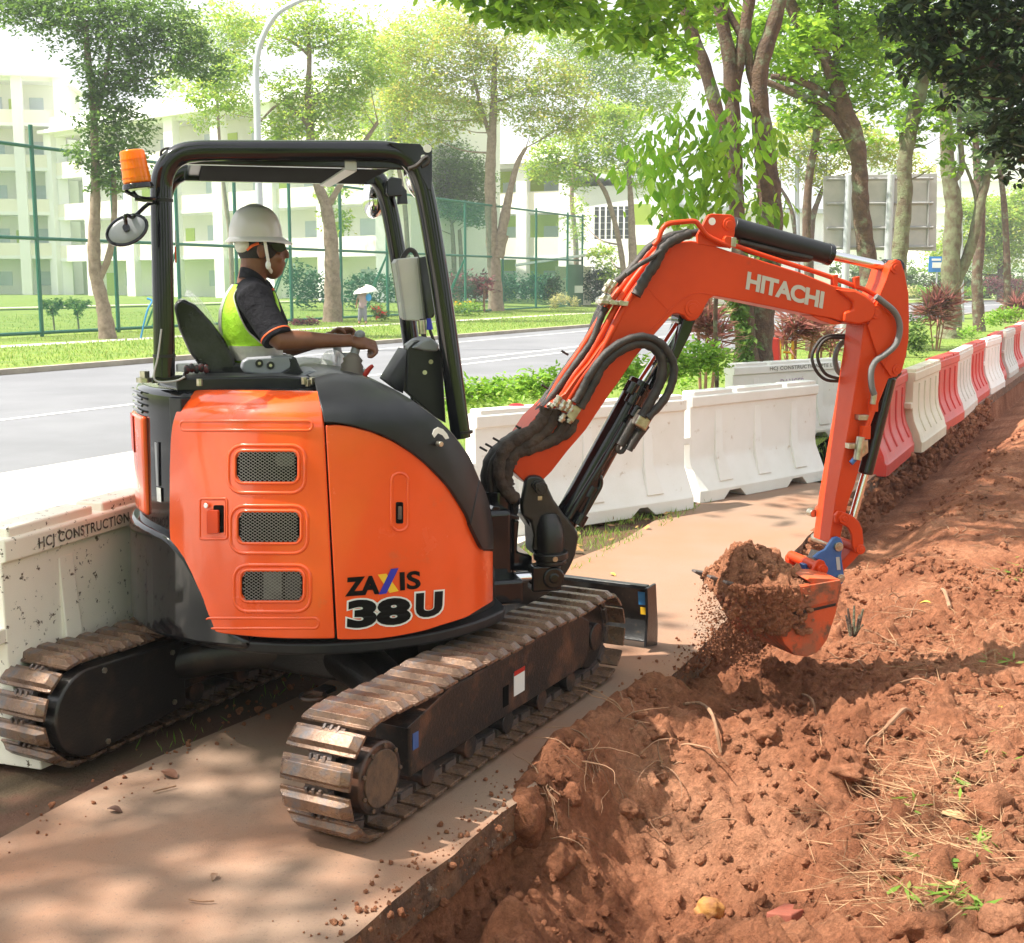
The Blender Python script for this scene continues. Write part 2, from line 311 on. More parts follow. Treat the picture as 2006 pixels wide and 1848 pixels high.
def text_tris(body, bold=0., space=1.):
    cu = bpy.data.curves.new('t', 'FONT'); cu.body = body; cu.offset = bold; cu.space_character = space; cu.resolution_u = 4
    ob = bpy.data.objects.new('t', cu); col.objects.link(ob); dg = bpy.context.evaluated_depsgraph_get(); dg.update()
    me = bpy.data.meshes.new_from_object(ob.evaluated_get(dg)); vs = [v.co.copy() for v in me.vertices]; fs = [tuple(p.vertices) for p in me.polygons]
    bpy.data.objects.remove(ob); bpy.data.curves.remove(cu); bpy.data.meshes.remove(me); return vs, fs
def text_on(name, body, quad, fn, mat, parent, bold=0., space=1., pad=0., ref=None):
    # quad: picture corners bl, br, tr, tl of the word; fn maps a picture point onto the surface that carries it
    vs, fs = text_tris(body, bold, space)
    rv = text_tris(ref, bold, space)[0] if ref else vs
    x0 = min(p.x for p in rv); x1 = max(p.x for p in rv); y0 = min(p.y for p in rv); y1 = max(p.y for p in rv)
    if ref is None and pad: x0 += pad; x1 -= pad; y0 += pad; y1 -= pad
    out = []
    for p in vs:
        u = (p.x-x0)/(x1-x0); v = (p.y-y0)/(y1-y0)
        b = [quad[0][i]*(1-u)+quad[1][i]*u for i in (0, 1)]; t = [quad[3][i]*(1-u)+quad[2][i]*u for i in (0, 1)]
        out.append(fn(b[0]*(1-v)+t[0]*v, b[1]*(1-v)+t[1]*v))
    mb = MB(); mb.add(out, fs); return mb.build(name, mat, parent, fixn=False)
def smoothline(P, k=6):
    P = [V(p) for p in P]; out = []
    for i in range(len(P)-1):
        p0 = P[max(i-1, 0)]; p1 = P[i]; p2 = P[i+1]; p3 = P[min(i+2, len(P)-1)]
        for j in range(k):
            t = j/k; out.append(.5*((2*p1)+(p2-p0)*t+(2*p0-5*p1+4*p2-p3)*t*t+(3*p1-p0-3*p2+p3)*t**3))
    out.append(P[-1]); return out
def interp(x, pts):
    if x <= pts[0][0]: return pts[0][1]
    for (a, b), (c, d) in zip(pts, pts[1:]):
        if x <= c: return b+(d-b)*(x-a)/(c-a)
    return pts[-1][1]
def sinterp(x, pts):        # smooth (monotone-ish) interpolation
    xs = [p[0] for p in pts]; ys = [p[1] for p in pts]
    if x <= xs[0]: return ys[0]
    if x >= xs[-1]: return ys[-1]
    for i in range(len(xs)-1):
        if x <= xs[i+1]:
            h = xs[i+1]-xs[i]; t = (x-xs[i])/h
            m0 = (ys[i+1]-ys[max(i-1, 0)])/(xs[i+1]-xs[max(i-1, 0)]); m1 = (ys[min(i+2, len(ys)-1)]-ys[i])/(xs[min(i+2, len(xs)-1)]-xs[i])
            return (2*t**3-3*t*t+1)*ys[i]+(t**3-2*t*t+t)*h*m0+(-2*t**3+3*t*t)*ys[i+1]+(t**3-t*t)*h*m1
# ================================================================== SETTING
def strip(name, pts_a, pts_b, mat, kind='structure', thick=0.):
    mb = MB(); G = [pts_a, pts_b]; mb.grid(G)
    if thick:
        H = [[p-Z0*thick for p in r] for r in G]; mb = MB(); mb.shell(G, H)
    o = mb.build(name, mat, fixn=bool(thick)); o['kind'] = kind; return o
Z0 = V((0, 0, 1))
mb = MB(); mb.add([V((-900, -200, -1.1)), V((900, -200, -1.1)), V((900, 1600, -1.1)), V((-900, 1600, -1.1))], [(0, 1, 2, 3)])
g = mb.build('ground', m_grassg, fixn=False); g['kind'] = 'structure'
S1 = [-14+2.*k for k in range(12)]+[10+5.*k for k in range(11)]+[65+8*k for k in range(34)]
strip('road', [SN(s, -22, -.012) for s in S1], [SN(s, -10.7, -.012) for s in S1], m_road)
def bar_strip(name, n0, n1, z, mat, s0=-14, s1=320, step=4., thick=.14):
    S = [s0+(s1-s0)*k/int((s1-s0)/step) for k in range(int((s1-s0)/step)+1)]
    return strip(name, [SN(s, n0, z) for s in S], [SN(s, n1, z) for s in S], mat, thick=thick)
bar_strip('far_kerb', -22.22, -22.0, .11, m_kerb); bar_strip('near_kerb', -10.7, -10.5, .06, m_kerb, s0=12)
bar_strip('far_verge', -29.6, -22.22, .09, m_grassg, thick=.3); bar_strip('far_footpath', -30.6, -29.6, .085, m_apron, thick=.3)
# lawn beyond the footpath, gently rising
S = [-14+8.*k for k in range(44)]
mb = MB(); mb.grid([[SN(s, n, z) for s in S] for n, z in ((-30.6, .08), (-33, .10), (-40, .35), (-60, .6), (-140, .8))]); o = mb.build('lawn', m_grassg); o['kind'] = 'structure'
strip('lawn_path', [SN(s, -52, .62) for s in S], [SN(s, -53.5, .62) for s in S], m_apron)
def mark(n0, n1, s0, s1):
    S = [s0+(s1-s0)*k/10 for k in range(11)]
    return strip('road_marking', [SN(s, n0, -.006) for s in S], [SN(s, n1, -.006) for s in S], m_paint)
mark(-14.95, -14.80, -10, 34); mark(-15.9, -15.72, 27, 120); mark(-20.5, -20.36, 26, 110)
strip('apron', [SN(s, -10.7, .0) for s in lin(-14, 12.4, 8)], [SN(s, -4.25, .0) for s in lin(-14, 12.4, 8)], m_apron, thick=.3)
bar_strip('verge', -10.5, -2.75, .0, m_grassg, s0=12.4, s1=200, thick=.3)
strip('planting_soil', [SN(s, -4.25, -.03) for s in lin(-14, 14, 20)], [SN(s, -3.5, -.05) for s in lin(-14, 14, 20)], m_litter)
# footpath slab: the cut edge wanders
def edge_n(s): return -2.08-.40*min(1, max(0, (s-6)/6))
eS = [0+.10*k for k in range(70)]+[7+.3*k for k in range(170)]
G = []; H = []
for r in range(9):
    row = []; 
    for s in eS:
        e = edge_n(s)+.003*sin(s*9)+.003*sin(s*23+1)+.004*sin(s*51); l = -3.62+.03*sin(s*3); row.append(SN(s, l+(e-l)*r/8, 0))
    G.append(row); H.append([p-Z0*.15 for p in row])
mb = MB(); mb.shell(G, H); o = mb.build('footpath', m_path); o['kind'] = 'structure'
o.data.materials.append(m_slab)
for p in o.data.polygons:
    if abs(p.normal.z) < .5: p.material_index = 1
# ------------------------------------------------------------------ plastic water barriers
def barrier(P0, ang, Ln, name, label, group, mat, style=0, stencil=None, H=1.0):
    D = V((cos(ang), sin(ang), 0)); Nn = V((sin(ang), -cos(ang), 0))    # Nn: the side towards the camera
    t = thing(name, P0, ang, label, 'road barrier', group)
    def B(u, w, z): return V(P0)+D*u+Nn*w+Z0*z
    if style == 0: prof = [(.0, .215), (.105, .215), (.13, .20), (.36, .085), (.42, .075), (.86, .070), (.87, .095), (.955, .095), (.965, .085)]
    else: prof = [(.0, .20), (.12, .20), (.14, .185), (.22, .165), (.30, .125), (.38, .09), (.48, .07), (.60, .064), (.84, .064), (.85, .085), (.94, .085), (.95, .075)]
    n = 24; G = []
    ring = [(w, z) for z, w in prof]+[(-w, z) for z, w in reversed(prof)]
    for k in range(n+1):
        u = Ln*k/n; row = []
        for w, z in ring:
            e = min(1, min(u, Ln-u)/.03+.93) if True else 1
            zz = z*H
            slot = (abs(u-Ln*.26) < .11 or abs(u-Ln*.74) < .11) and z < .08 and style == 0
            if slot: zz = .075
            row.append(B(u, w*e, zz))
        G.append(row)
    mb = MB(); mb.grid(G, close=True); N = len(ring); b0 = 0
    mb.f += [tuple(range(N))[::-1], tuple(N*n+i for i in range(N))]; mb.m += [0, 0]
    body = mb.build('barrier_body', mat, t, bevel=.012, seg=2, ang=25)
    # cap blocks with a notch
    for a, b in ((.02, .30), (.335, .70), (.735, .98)):
        mb = MB(); mb.box(B(Ln*(a+b)/2, 0, (.965 if style == 0 else .95)*H+.015), Ln*(b-a), .15, .05, D, Nn, Z0); mb.build('top_rail', mat, t, bevel=.012)
    for sd in ((1, -1) if style == 0 else (1, -1)):
        if style == 0:
            for f in (.20, .50, .80):
                u = Ln*f; mb = MB(); o_ = .004
                a = [B(u-.055, sd*(.070+o_), .80*H), B(u+.055, sd*(.070+o_), .80*H), B(u+.10, sd*.225, .16*H), B(u-.10, sd*.225, .16*H)]
                q = [B(u-.055, sd*.05, .80*H), B(u+.055, sd*.05, .80*H), B(u+.10, sd*.05, .16*H), B(u-.10, sd*.05, .16*H)]
                # a buttress: flush at the top, standing proud of the slope below
                a = [B(u-.05, sd*.072, .82*H), B(u+.05, sd*.072, .82*H), B(u+.055, sd*.10, .42*H), B(u+.10, sd*.197, .17*H), B(u-.10, sd*.197, .17*H), B(u-.055, sd*.10, .42*H)]
                q = [B(u-.05, sd*.05, .82*H), B(u+.05, sd*.05, .82*H), B(u+.055, sd*.05, .42*H), B(u+.10, sd*.05, .17*H), B(u-.10, sd*.05, .17*H), B(u-.055, sd*.05, .42*H)]
                mb.add(a+q, [(0, 1, 2, 5), (5, 2, 3, 4), (0, 5, 11, 6), (5, 4, 10, 11), (1, 7, 8, 2), (2, 8, 9, 3), (0, 6, 7, 1), (4, 3, 9, 10), (6, 11, 8, 7), (11, 10, 9, 8)]); mb.build('rib', mat, t, bevel=.008)
        else:
            for f in (.18, .40, .62, .84):
                u = Ln*f; mb = MB(); R = []
                for z, w in prof[3:9]: R.append(B(u, sd*(w+.004), z*H*(1 if z < .8 else .95)))
                mb.tube(R, .020, 8, flat=.7); mb.build('rib', mat, t)
    # locking tongue at one end
    mb = MB(); mb.box(B(-.06, 0, .56*H), .15, .13, .07, D, Nn, Z0); mb.build('lock_tongue', mat, t, bevel=.012)
    if stencil:
        for (body_t, u0, u1, z0, z1, mt, bd) in stencil:
            vs, fs = text_tris(body_t, bd, 1.06); x0 = min(p.x for p in vs); x1 = max(p.x for p in vs); y0 = min(p.y for p in vs); y1 = max(p.y for p in vs)
            face = .099 if z0 > .84 else .0765
            if style == 1: face = .089 if z0 > .84 else .070
            mb = MB(); mb.add([B(u0+(u1-u0)*(p.x-x0)/(x1-x0), face, z0+(z1-z0)*(p.y-y0)/(y1-y0)) for p in vs], fs); mb.build('lettering', mt, t, fixn=False)
    return t
m_sten = M('faded_black_stencil', (.035, .035, .03), .7, c2=(.35, .33, .27), vs=40, lo=.45, hi=.62)
m_stenp = M('faded_purple_stencil', (.45, .36, .50), .7)
m_stenr = M('faded_red_stencil', (.55, .32, .30), .7)
gb = 'white and cream barriers round the works'
def ang_of(a, b): d = b-a; return atan2(d.y, d.x)
a0 = gnd(2, 1498); a1 = a0+V((.29, .88, 0)).normalized()*2.0; aa = ang_of(a0, a1)
barrier(a0, aa, 1.97, 'plastic_barrier', 'mud-spattered cream barrier with black stencilled words at the left edge, beside the far track', gb, m_bspeck, 0, [('HCJ CONSTRUCTION', .19, .82, .875, .935, m_sten, .02)])
am = a0-V((.29, .88, 0)).normalized()*2.02
b0 = a1+V((.02, .03, 0)); ab = aa+RAD(2); barrier(b0, ab, 1.95, 'plastic_barrier', 'white barrier mostly hidden behind the excavator body and front canopy post', gb, m_bwhite, 0)
c0 = at(921, 812, 9.7); c0.z = 0; c1 = gnd(1331, 990); barrier(c0, ang_of(c0, c1), (c1-c0).length-.02, 'plastic_barrier', 'clean white barrier behind the boom, with a red rag on its top', gb, m_bwhite, 0)
d0 = gnd(1338, 981); d1 = at(1668, 800, 13.2); d1.z = 0; barrier(d0, ang_of(d0, d1), 2.0, 'plastic_barrier', 'clean white barrier across the path just left of the excavator arm', gb, m_bwhite, 0)
e0 = at(1428, 735, 15.2); e0.z = 0; e1 = at(1668, 735, 16.6); e1.z = 0
barrier(e0, ang_of(e0, e1), 2.0, 'plastic_barrier', 'white barrier with faded danger wording, farthest back under the big tree', gb, m_bwhite, 0, [('HCJ CONSTRUCTION PTE LTD', .62, 1.94, .885, .945, m_sten, .01), ('DANGER', .85, 1.3, .70, .78, m_stenp, .01), ('KEEP OUT', .95, 1.4, .56, .63, m_stenr, .01)])
mb = MB(); rg = at(1019, 800, 10.02); mb.ell(rg, (.075, .03, .04), (.9, 0, -.3), (0, 1, 0), (.3, 0, .9)); mb.ell(rg+V((.045, 0, -.06)), (.03, .025, .06)); mb.ell(rg+V((-.05, 0, .01)), (.05, .03, .03)); o = mb.build('rag', M('red_cloth', (.36, .02, .03), .9, bump=.6, bs=40), remesh=.008, smooth=2); tag(o, 'crumpled red rag hanging on top of the white barrier behind the boom', 'rag')
# striped row along the trench
rowc = [('red', m_bred), ('cream', m_bcream), ('red', m_bred), ('white', m_bwhite2), ('red', m_bred), ('white', m_bwhite), ('red', m_bred), ('white', m_bwhite2), ('red', m_bred), ('white', m_bwhite2), ('red', m_bred), ('white', m_bwhite)]
words = ['nearest', 'second', 'third', 'fourth', 'fifth', 'sixth', 'seventh', 'eighth', 'ninth', 'tenth', 'eleventh', 'last']
rp0 = V((3.72, 12.93, 0)); ra = atan2(.896, .444)
for k, (nm, mt) in enumerate(rowc):
    q = rp0+V((cos(ra), sin(ra), 0))*2.09*k+V((.896, -.444, 0))*(.05*(k % 2)-.0035*(k*k)*.6)
    q.z = -.02
    barrier(q, ra+RAD(-1.2*(k % 3)+1.0), 2.06, 'plastic_barrier', '%s barrier, %s from the arm in the red and white row along the trench' % (nm, words[k]), 'red and white barriers along the trench', mt, 1)
# ------------------------------------------------------------------ trees and plants
def tree(name, label, cat, Y, trunks, blobs, leaf, bark, lpx=8.5, k=2.0, group=None, seed=0, shell=.5, depth=1., nl=12, aspect=.42, limbs=True, base_z=0., fine=False, droop=.3, tws=1.):
    rng_state = None
    b = trunks[0][0]; base = at(b[0], b[1], Y); base.z = base_z
    t = thing(name, base, 0, label, cat, group); lpx = lpx*(1.22 if Y > 30 else 1)
    mb = MB(); allp = []
    for tr_ in trunks:
        P = []; R = []
        for i, q in enumerate(tr_):
            x, y, w = q[:3]; yy = Y+(q[3] if len(q) > 3 else 0); p = at(x, y, yy)
            if tr_ is trunks[0] and i == 0: p = V((p.x, p.y, base_z-.1))
            P.append(p); R.append(w/2*yy/F0)
        SP = smoothline(P, 5); kk = len(SP)
        RR = [interp(i/5, list(enumerate(R))) *(1+.06*sin(i*1.7)) for i in range(kk)]
        mb.tube(SP, RR, 14, flat=.93); allp += [(p, r) for p, r in zip(SP, RR)]
    s = Y/F0
    cents = []; P_all = []
    for bl in blobs:
        x, y, rx, ry = bl[:4]; rx *= 1.2; ry *= 1.2; dy = bl[4] if len(bl) > 4 else 0; kk_ = bl[5] if len(bl) > 5 else 1
        c = at(x, y, Y+dy); rr = (rx*s, max(.4, (rx+ry)/2*s*depth), ry*s); n = int(1.6*k*kk_*pi*rx*ry/(lpx*lpx*aspect*.5))
        nt = max(3, n//nl); P_all.append(clump_pts(c, rr, nt, nl, min(rx, ry)*s*.17*tws, shell)); cents.append((c, rr))
    if limbs:
        for c, rr in cents:
            cand = [(p, r) for p, r in allp if p.z < c.z+rr[2]*.3 and p.z > base_z+.9]
            if not cand: continue
            p, r = min(cand, key=lambda q: (q[0]-c).length+abs(q[0].z-(c.z-rr[2]))*.5)
            for m_ in range(1):
                e = c+V((random.uniform(-.5, .5)*rr[0], random.uniform(-.5, .5)*rr[1], random.uniform(-.3, .4)*rr[2])); md = p.lerp(e, .5)+V((0, 0, -.08*(e-p).length)); r0 = min(r*.4, (e-p).length*.018+.008)
                mb.tube(smoothline([p, md, e], 4), [r0*(1-.85*i/8) for i in range(9)], 7)
    mb.build('trunk', bark, t, ang=70)
    C = np.concatenate(P_all); leafmesh('crown', C, lpx*s, leaf, t, aspect, droop, fine=fine)
    return t
gfar = 'trees across the road'
tree('roadside_tree', 'tall slender tree with dark crown, leftmost across the road, in front of the green fence', 'tree', 42,
     [[(212, 664, 40), (207, 630, 30), (200, 590, 26), (188, 540, 25), (184, 480, 24), (186, 420, 21), (187, 340, 16), (185, 260, 15), (181, 180, 14), (172, 110, 12), (168, 40, 10)], [(188, 560, 14), (214, 500, 13), (224, 420, 11), (222, 340, 9)], [(186, 240, 10), (200, 180, 9), (214, 110, 7), (225, 50, 5)]],
     [(60, 22, 70, 42), (150, 40, 90, 55), (250, 60, 90, 55), (345, 90, 80, 55), (310, 25, 80, 40), (215, 120, 75, 55), (400, 120, 50, 40), (20, 10, 40, 35), (160, 5, 90, 30), (270, 150, 55, 40), (215, 195, 45, 35), (200, 235, 50, 40), (250, 255, 50, 45), (180, 300, 50, 35), (240, 310, 55, 40), (215, 355, 45, 30), (190, 170, 30, 30)], L_mid, m_barkg, 8.5, 1.5, gfar)
tree('roadside_tree', 'yellow-green tree with forked branches behind the operator and lamp post', 'tree', 58,
     [[(651, 634, 46), (652, 600, 36), (651, 540, 31), (649, 480, 28), (640, 410, 24), (620, 355, 18), (610, 300, 15), (606, 240, 15), (604, 180, 12), (606, 110, 9), (602, 50, 6)], [(645, 400, 14), (668, 360, 11), (700, 300, 9), (740, 240, 7)], [(606, 250, 9), (580, 220, 7), (545, 205, 5), (500, 250, 3)], [(606, 110, 6), (570, 80, 5), (530, 70, 3)]],
     [(600, 40, 60, 45), (560, 80, 50, 30, 0, .7), (640, 80, 55, 40), (700, 50, 45, 40, 0, .6), (560, 170, 50, 35), (640, 180, 50, 45), (590, 220, 55, 35), (540, 250, 40, 25), (460, 130, 45, 35), (430, 190, 50, 30), (480, 60, 50, 30, 0, .7), (690, 150, 50, 35), (690, 200, 40, 40), (645, 255, 60, 35), (570, 265, 45, 25), (400, 180, 40, 30), (740, 130, 40, 45), (650, 380, 40, 25, 3), (655, 430, 35, 30, 3), (440, 20, 40, 25, 0, .5)], L_yg, m_barkg, 7.5, 1.35, gfar)
tree('roadside_tree', 'tall twin-stemmed tree with ochre-tinged crown, right of the canopy posts', 'tree', 76,
     [[(972, 614, 36), (970, 560, 28), (966, 500, 26), (962, 430, 24), (960, 360, 22), (962, 300, 20), (966, 230, 15), (968, 160, 12), (970, 90, 8)], [(980, 470, 20), (990, 420, 20), (1000, 370, 13), (1014, 320, 11), (1030, 290, 7)], [(964, 280, 10), (945, 220, 8), (930, 160, 6)], [(975, 505, 24), (984, 460, 26)]],
     [(900, 90, 70, 45), (820, 130, 60, 50), (860, 190, 65, 45), (950, 140, 60, 45), (1010, 190, 60, 45), (1080, 150, 60, 45), (900, 40, 70, 40, 0, .8), (990, 90, 60, 40, 0, .8), (1120, 190, 50, 40), (1060, 240, 55, 35), (1130, 240, 45, 30), (930, 220, 50, 30), (780, 80, 45, 50, 0, .8), (770, 200, 40, 40), (820, 260, 45, 35), (1030, 30, 60, 35, 0, .6), (870, 250, 40, 25)], L_or, m_barkg, 6.5, 1.35, gfar)
tree('background_tree', 'light green crown filling the gap between the leftmost tree and the yellow-green tree', 'tree', 88,
     [[(455, 590, 10), (452, 480, 9), (440, 380, 8), (430, 280, 6), (425, 180, 5)]], [(420, 90, 60, 50), (370, 60, 50, 40), (470, 50, 50, 40), (440, 150, 50, 40), (400, 230, 40, 28, 0, .7), (340, 150, 40, 40, 0, .7), (480, 200, 40, 35, 0, .7)], L_yg, m_barkg, 6, 1.2, 'background trees near the school')
tree('background_tree', 'pale green crown behind the ochre-tinged tree and the canopy post', 'tree', 90,
     [[(800, 590, 12), (798, 480, 10), (790, 380, 9), (770, 280, 7)]], [(740, 250, 50, 45), (800, 180, 60, 45), (720, 330, 40, 35, 0, .8), (790, 300, 45, 35), (760, 110, 60, 50), (840, 60, 60, 45), (700, 100, 50, 40)], L_yg, m_barkg, 6, 1.3, 'background trees near the school')
tree('background_tree', 'yellow-green crown between the twin-stemmed tree and the hanging young leaves', 'tree', 96,
     [[(1130, 590, 12), (1128, 480, 10), (1120, 380, 9), (1130, 280, 7)]], [(1140, 120, 60, 50), (1200, 160, 55, 45), (1260, 200, 50, 45), (1180, 80, 60, 40), (1250, 110, 55, 50), (1090, 70, 50, 40), (1200, 230, 45, 30), (1310, 180, 40, 50)], L_yg, m_barkg, 6, 1.3, 'background trees near the school')
tree('mango_tree', 'dense dark green round tree inside the fence, behind the canopy post', 'tree', 95,
     [[(892, 585, 12), (890, 540, 11), (888, 480, 9), (885, 440, 7)], [(905, 570, 9), (903, 500, 9), (900, 450, 7)]],
     [(885, 330, 55, 50), (930, 350, 40, 40), (850, 380, 50, 35), (900, 400, 55, 40), (930, 420, 30, 25), (820, 430, 35, 25), (830, 300, 35, 35)], L_mid, m_barkg, 5.5, 2.3, 'trees inside the fence')
tree('roadside_tree', 'leaning forked tree with drooping crown near the hall windows', 'tree', 84,
     [[(1224, 585, 16), (1222, 540, 12), (1214, 480, 11), (1200, 420, 10), (1182, 370, 9), (1150, 335, 7), (1110, 320, 5)], [(1238, 580, 18), (1240, 520, 18), (1238, 460, 15), (1236, 400, 12), (1232, 340, 9), (1228, 290, 6)]],
     [(1100, 290, 55, 40), (1160, 280, 50, 40), (1060, 320, 35, 40), (1210, 300, 50, 40), (1130, 340, 45, 35), (1220, 240, 50, 40), (1190, 220, 50, 30, 0, .8), (1180, 500, 35, 25, 4), (1210, 540, 40, 22, 4, .8), (1130, 430, 30, 50, 6, .6), (1250, 340, 30, 35)], L_yg, m_barkg, 6.5, 1.3, gfar)
tree('roadside_tree', 'spreading yellow-green tree behind the grey sign board, beside the far lamp post', 'tree', 66,
     [[(1590, 560, 14), (1588, 500, 13), (1592, 430, 12), (1604, 390, 10), (1620, 350, 7)], [(1565, 560, 10), (1560, 480, 10), (1550, 410, 8), (1530, 370, 6)]],
     [(1560, 260, 60, 40), (1620, 300, 60, 40), (1530, 310, 45, 40), (1590, 340, 50, 30), (1680, 280, 60, 45), (1740, 300, 50, 35), (1790, 330, 45, 30), (1650, 250, 60, 35), (1600, 220, 50, 30, 0, .7), (1500, 400, 40, 30, 0, .6)], L_or, m_bark, 7, 1.2, 'trees beyond the sign board')
tree('leafy_tree', 'bushy light green tree at the far right above the red and white barriers', 'tree', 120,
     [[(1960, 575, 14), (1960, 500, 12), (1955, 440, 9)]],
     [(1950, 420, 60, 45), (2010, 440, 60, 60), (1900, 470, 50, 50), (1960, 490, 60, 45), (1850, 500, 40, 40), (2020, 380, 40, 30), (1900, 410, 35, 25)], L_yg, m_bark, 6.5, 2.0, 'trees beyond the sign board')
for i, (x0, x1, y0, y1, Y, lb) in enumerate(((1380, 1560, 500, 585, 115, 'between the big tree and the arm'), (1560, 1780, 505, 585, 125, 'behind the blue sign'), (1780, 2050, 520, 585, 135, 'at the far right edge'))):
    C = []; s = Y/F0
    for x in range(x0, x1, 24):
        for yy in (y0+22, y0+50, y1-18): C.append(clump_pts(at(x+random.uniform(-8, 8), yy, Y), (20*s, 22*s, 26*s), 32, 10, 3.5*s))
    o = leafmesh('hedge_trees', np.concatenate(C), 6.5*s, L_mid, aspect=.5); tag(o, 'tall clipped green screen hedge across the far road, %s' % lb, 'hedge', 'far screen hedges')
# big near tree with several stems
big = tree('angsana_tree', 'big multi-stemmed tree with brown fissured bark behind the boom', 'tree', 17.5,
     [[(1472, 775, 92), (1476, 700, 78), (1486, 620, 66), (1503, 520, 54), (1509, 420, 50), (1502, 330, 44), (1494, 260, 40), (1486, 180, 36), (1492, 120, 34), (1515, 50, 30), (1535, -30, 26)],
      [(1466, 730, 50, -.3), (1455, 600, 40, -.3), (1448, 480, 32, -.3), (1440, 380, 30, -.3), (1425, 300, 30, -.3), (1405, 220, 27, -.3), (1380, 130, 26, -.3), (1350, 50, 24, -.3), (1330, -30, 22, -.3)],
      [(1446, 420, 26), (1440, 300, 28), (1434, 200, 30), (1428, 110, 28), (1412, 30, 24), (1396, -50, 20)],
      [(1438, 190, 20), (1448, 120, 24), (1462, 40, 24), (1474, -40, 22)], [(1487, 200, 20), (1470, 140, 18), (1462, 90, 16), (1430, 30, 14), (1410, -20, 12)]],
     [(1300, 15, 110, 32, -2), (1180, 30, 90, 30, -3), (1060, 20, 90, 26, -4), (960, 8, 60, 20, -4, .7), (1250, 60, 70, 30, -2), (1310, 95, 55, 35, -1, .8), (1180, 70, 40, 18, -3, .6), (1390, 20, 60, 40, 2), (1470, 70, 60, 50, 3), (1330, 130, 40, 45, 2, .7), (1000, -60, 160, 50, -4), (1250, -80, 200, 60, -3), (1560, 120, 50, 40, 3, .8), (1590, 60, 50, 40, 3)], L_can, m_bark, 22, 1.7, None, aspect=.5, fine=True, nl=8, tws=1.2, depth=.8, limbs=False)
C = []; s = 14/F0
for x, y, rx, ry, k_ in ((1290, 330, 45, 45, 1.), (1270, 260, 40, 40, .7), (1310, 400, 50, 40, 1.), (1380, 300, 55, 50, 1), (1400, 380, 60, 40, 1), (1440, 260, 40, 60, .7), (1345, 230, 40, 40, .7), (1490, 300, 35, 60, .6), (1360, 430, 60, 25, .9), (1240, 330, 25, 15, .6), (1500, 400, 30, 50, .6), (1450, 440, 50, 25, .9), (1420, 200, 35, 40, .5)):
    n = int(k_*2.3*pi*rx*ry/(27*27*.42*.5)); C.append(clump_pts(at(x, y, 13.6+random.uniform(-.6, .6)), (rx*s, .7, ry*s), max(3, n//7), 7, .12))
C1 = np.concatenate(C[:3]+C[5:7]+C[9:10]); C2 = np.concatenate(C[3:5]+C[7:9]+C[10:])
leafmesh('foliage', C2, 25*s, L_can, big, .42, 1.0, fine=True, var=.5)
o = leafmesh('foliage', C1, 26*s, L_br, big, .42, 1.3, fine=True, var=.5); o['label'] = 'bright hanging young leaves in front of the stems'
mb = MB()
for pts in (((1440, 470), (1400, 430), (1360, 380), (1330, 300), (1335, 240)), ((1450, 380), (1400, 340), (1350, 300)), ((1500, 480), (1520, 400), (1500, 330)), ((1470, 460), (1420, 440), (1350, 440), (1290, 420))):
    mb.tube(smoothline([at(x, y, 14.2+.0*i) for i, (x, y) in enumerate(pts)], 4), .012, 6)
mb.build('shoot_twigs', m_bark, big)
C = []
for x, y in ((1450, 640), (1455, 700), (1442, 600), (1460, 670), (1465, 740), (1450, 590), (1500, 500), (1440, 560)):
    C.append(clump_pts(at(x, y, 16.9), (.12, .12, .35), 26, 6, .05))
o = leafmesh('climbing_ivy', np.concatenate(C), .09, L_mid, big, .5, .6); 
gr = 'trees in the row along the near side of the road'
tree('roadside_tree', 'tall tree with an arching side branch in front of the grey sign board', 'tree', 27,
     [[(1705, 640, 44), (1703, 560, 40), (1694, 470, 36), (1686, 400, 34), (1684, 340, 32), (1676, 270, 34), (1652, 210, 34), (1628, 140, 28), (1600, 90, 26), (1565, 40, 26), (1535, -20, 24)],
      [(1672, 300, 20), (1650, 250, 20), (1610, 210, 16), (1560, 185, 15), (1500, 160, 12)], [(1650, 215, 14), (1600, 175, 16), (1555, 155, 15), (1510, 150, 10)], [(1645, 250, 14), (1640, 150, 14), (1638, 60, 14), (1635, -20, 12)], [(1600, 60, 12), (1605, 20, 10), (1622, -20, 8)]],
     [(1600, 30, 70, 50), (1680, 70, 70, 60), (1560, 100, 45, 45), (1640, 140, 50, 45), (1700, 160, 40, 40, 0, .8), (1560, 230, 50, 30, 0, .7), (1620, 270, 45, 30, 0, .5), (1740, 20, 60, 60), (1580, -40, 100, 50), (1610, 210, 40, 30, 0, .6)], L_can, m_bark, 15, 1.35, gr, aspect=.45)
tree('roadside_tree', 'slim leaning mossy tree crossing the right part of the sign board', 'tree', 33,
     [[(1762, 640, 34), (1760, 540, 32), (1766, 460, 32), (1773, 380, 30), (1772, 320, 30), (1785, 250, 28), (1800, 190, 28), (1812, 140, 22), (1815, 70, 16), (1815, 0, 14)], [(1775, 330, 12), (1768, 290, 12), (1765, 260, 8)]],
     [(1800, 70, 60, 60), (1850, 130, 55, 50), (1770, 150, 45, 45, 0, .8), (1820, 220, 45, 40), (1760, 260, 40, 35, 0, .8), (1870, 260, 40, 35, 0, .7), (1830, 0, 90, 50), (1850, 330, 30, 25, 0, .6)], L_can, m_barkm, 14, 1.4, gr, aspect=.45)
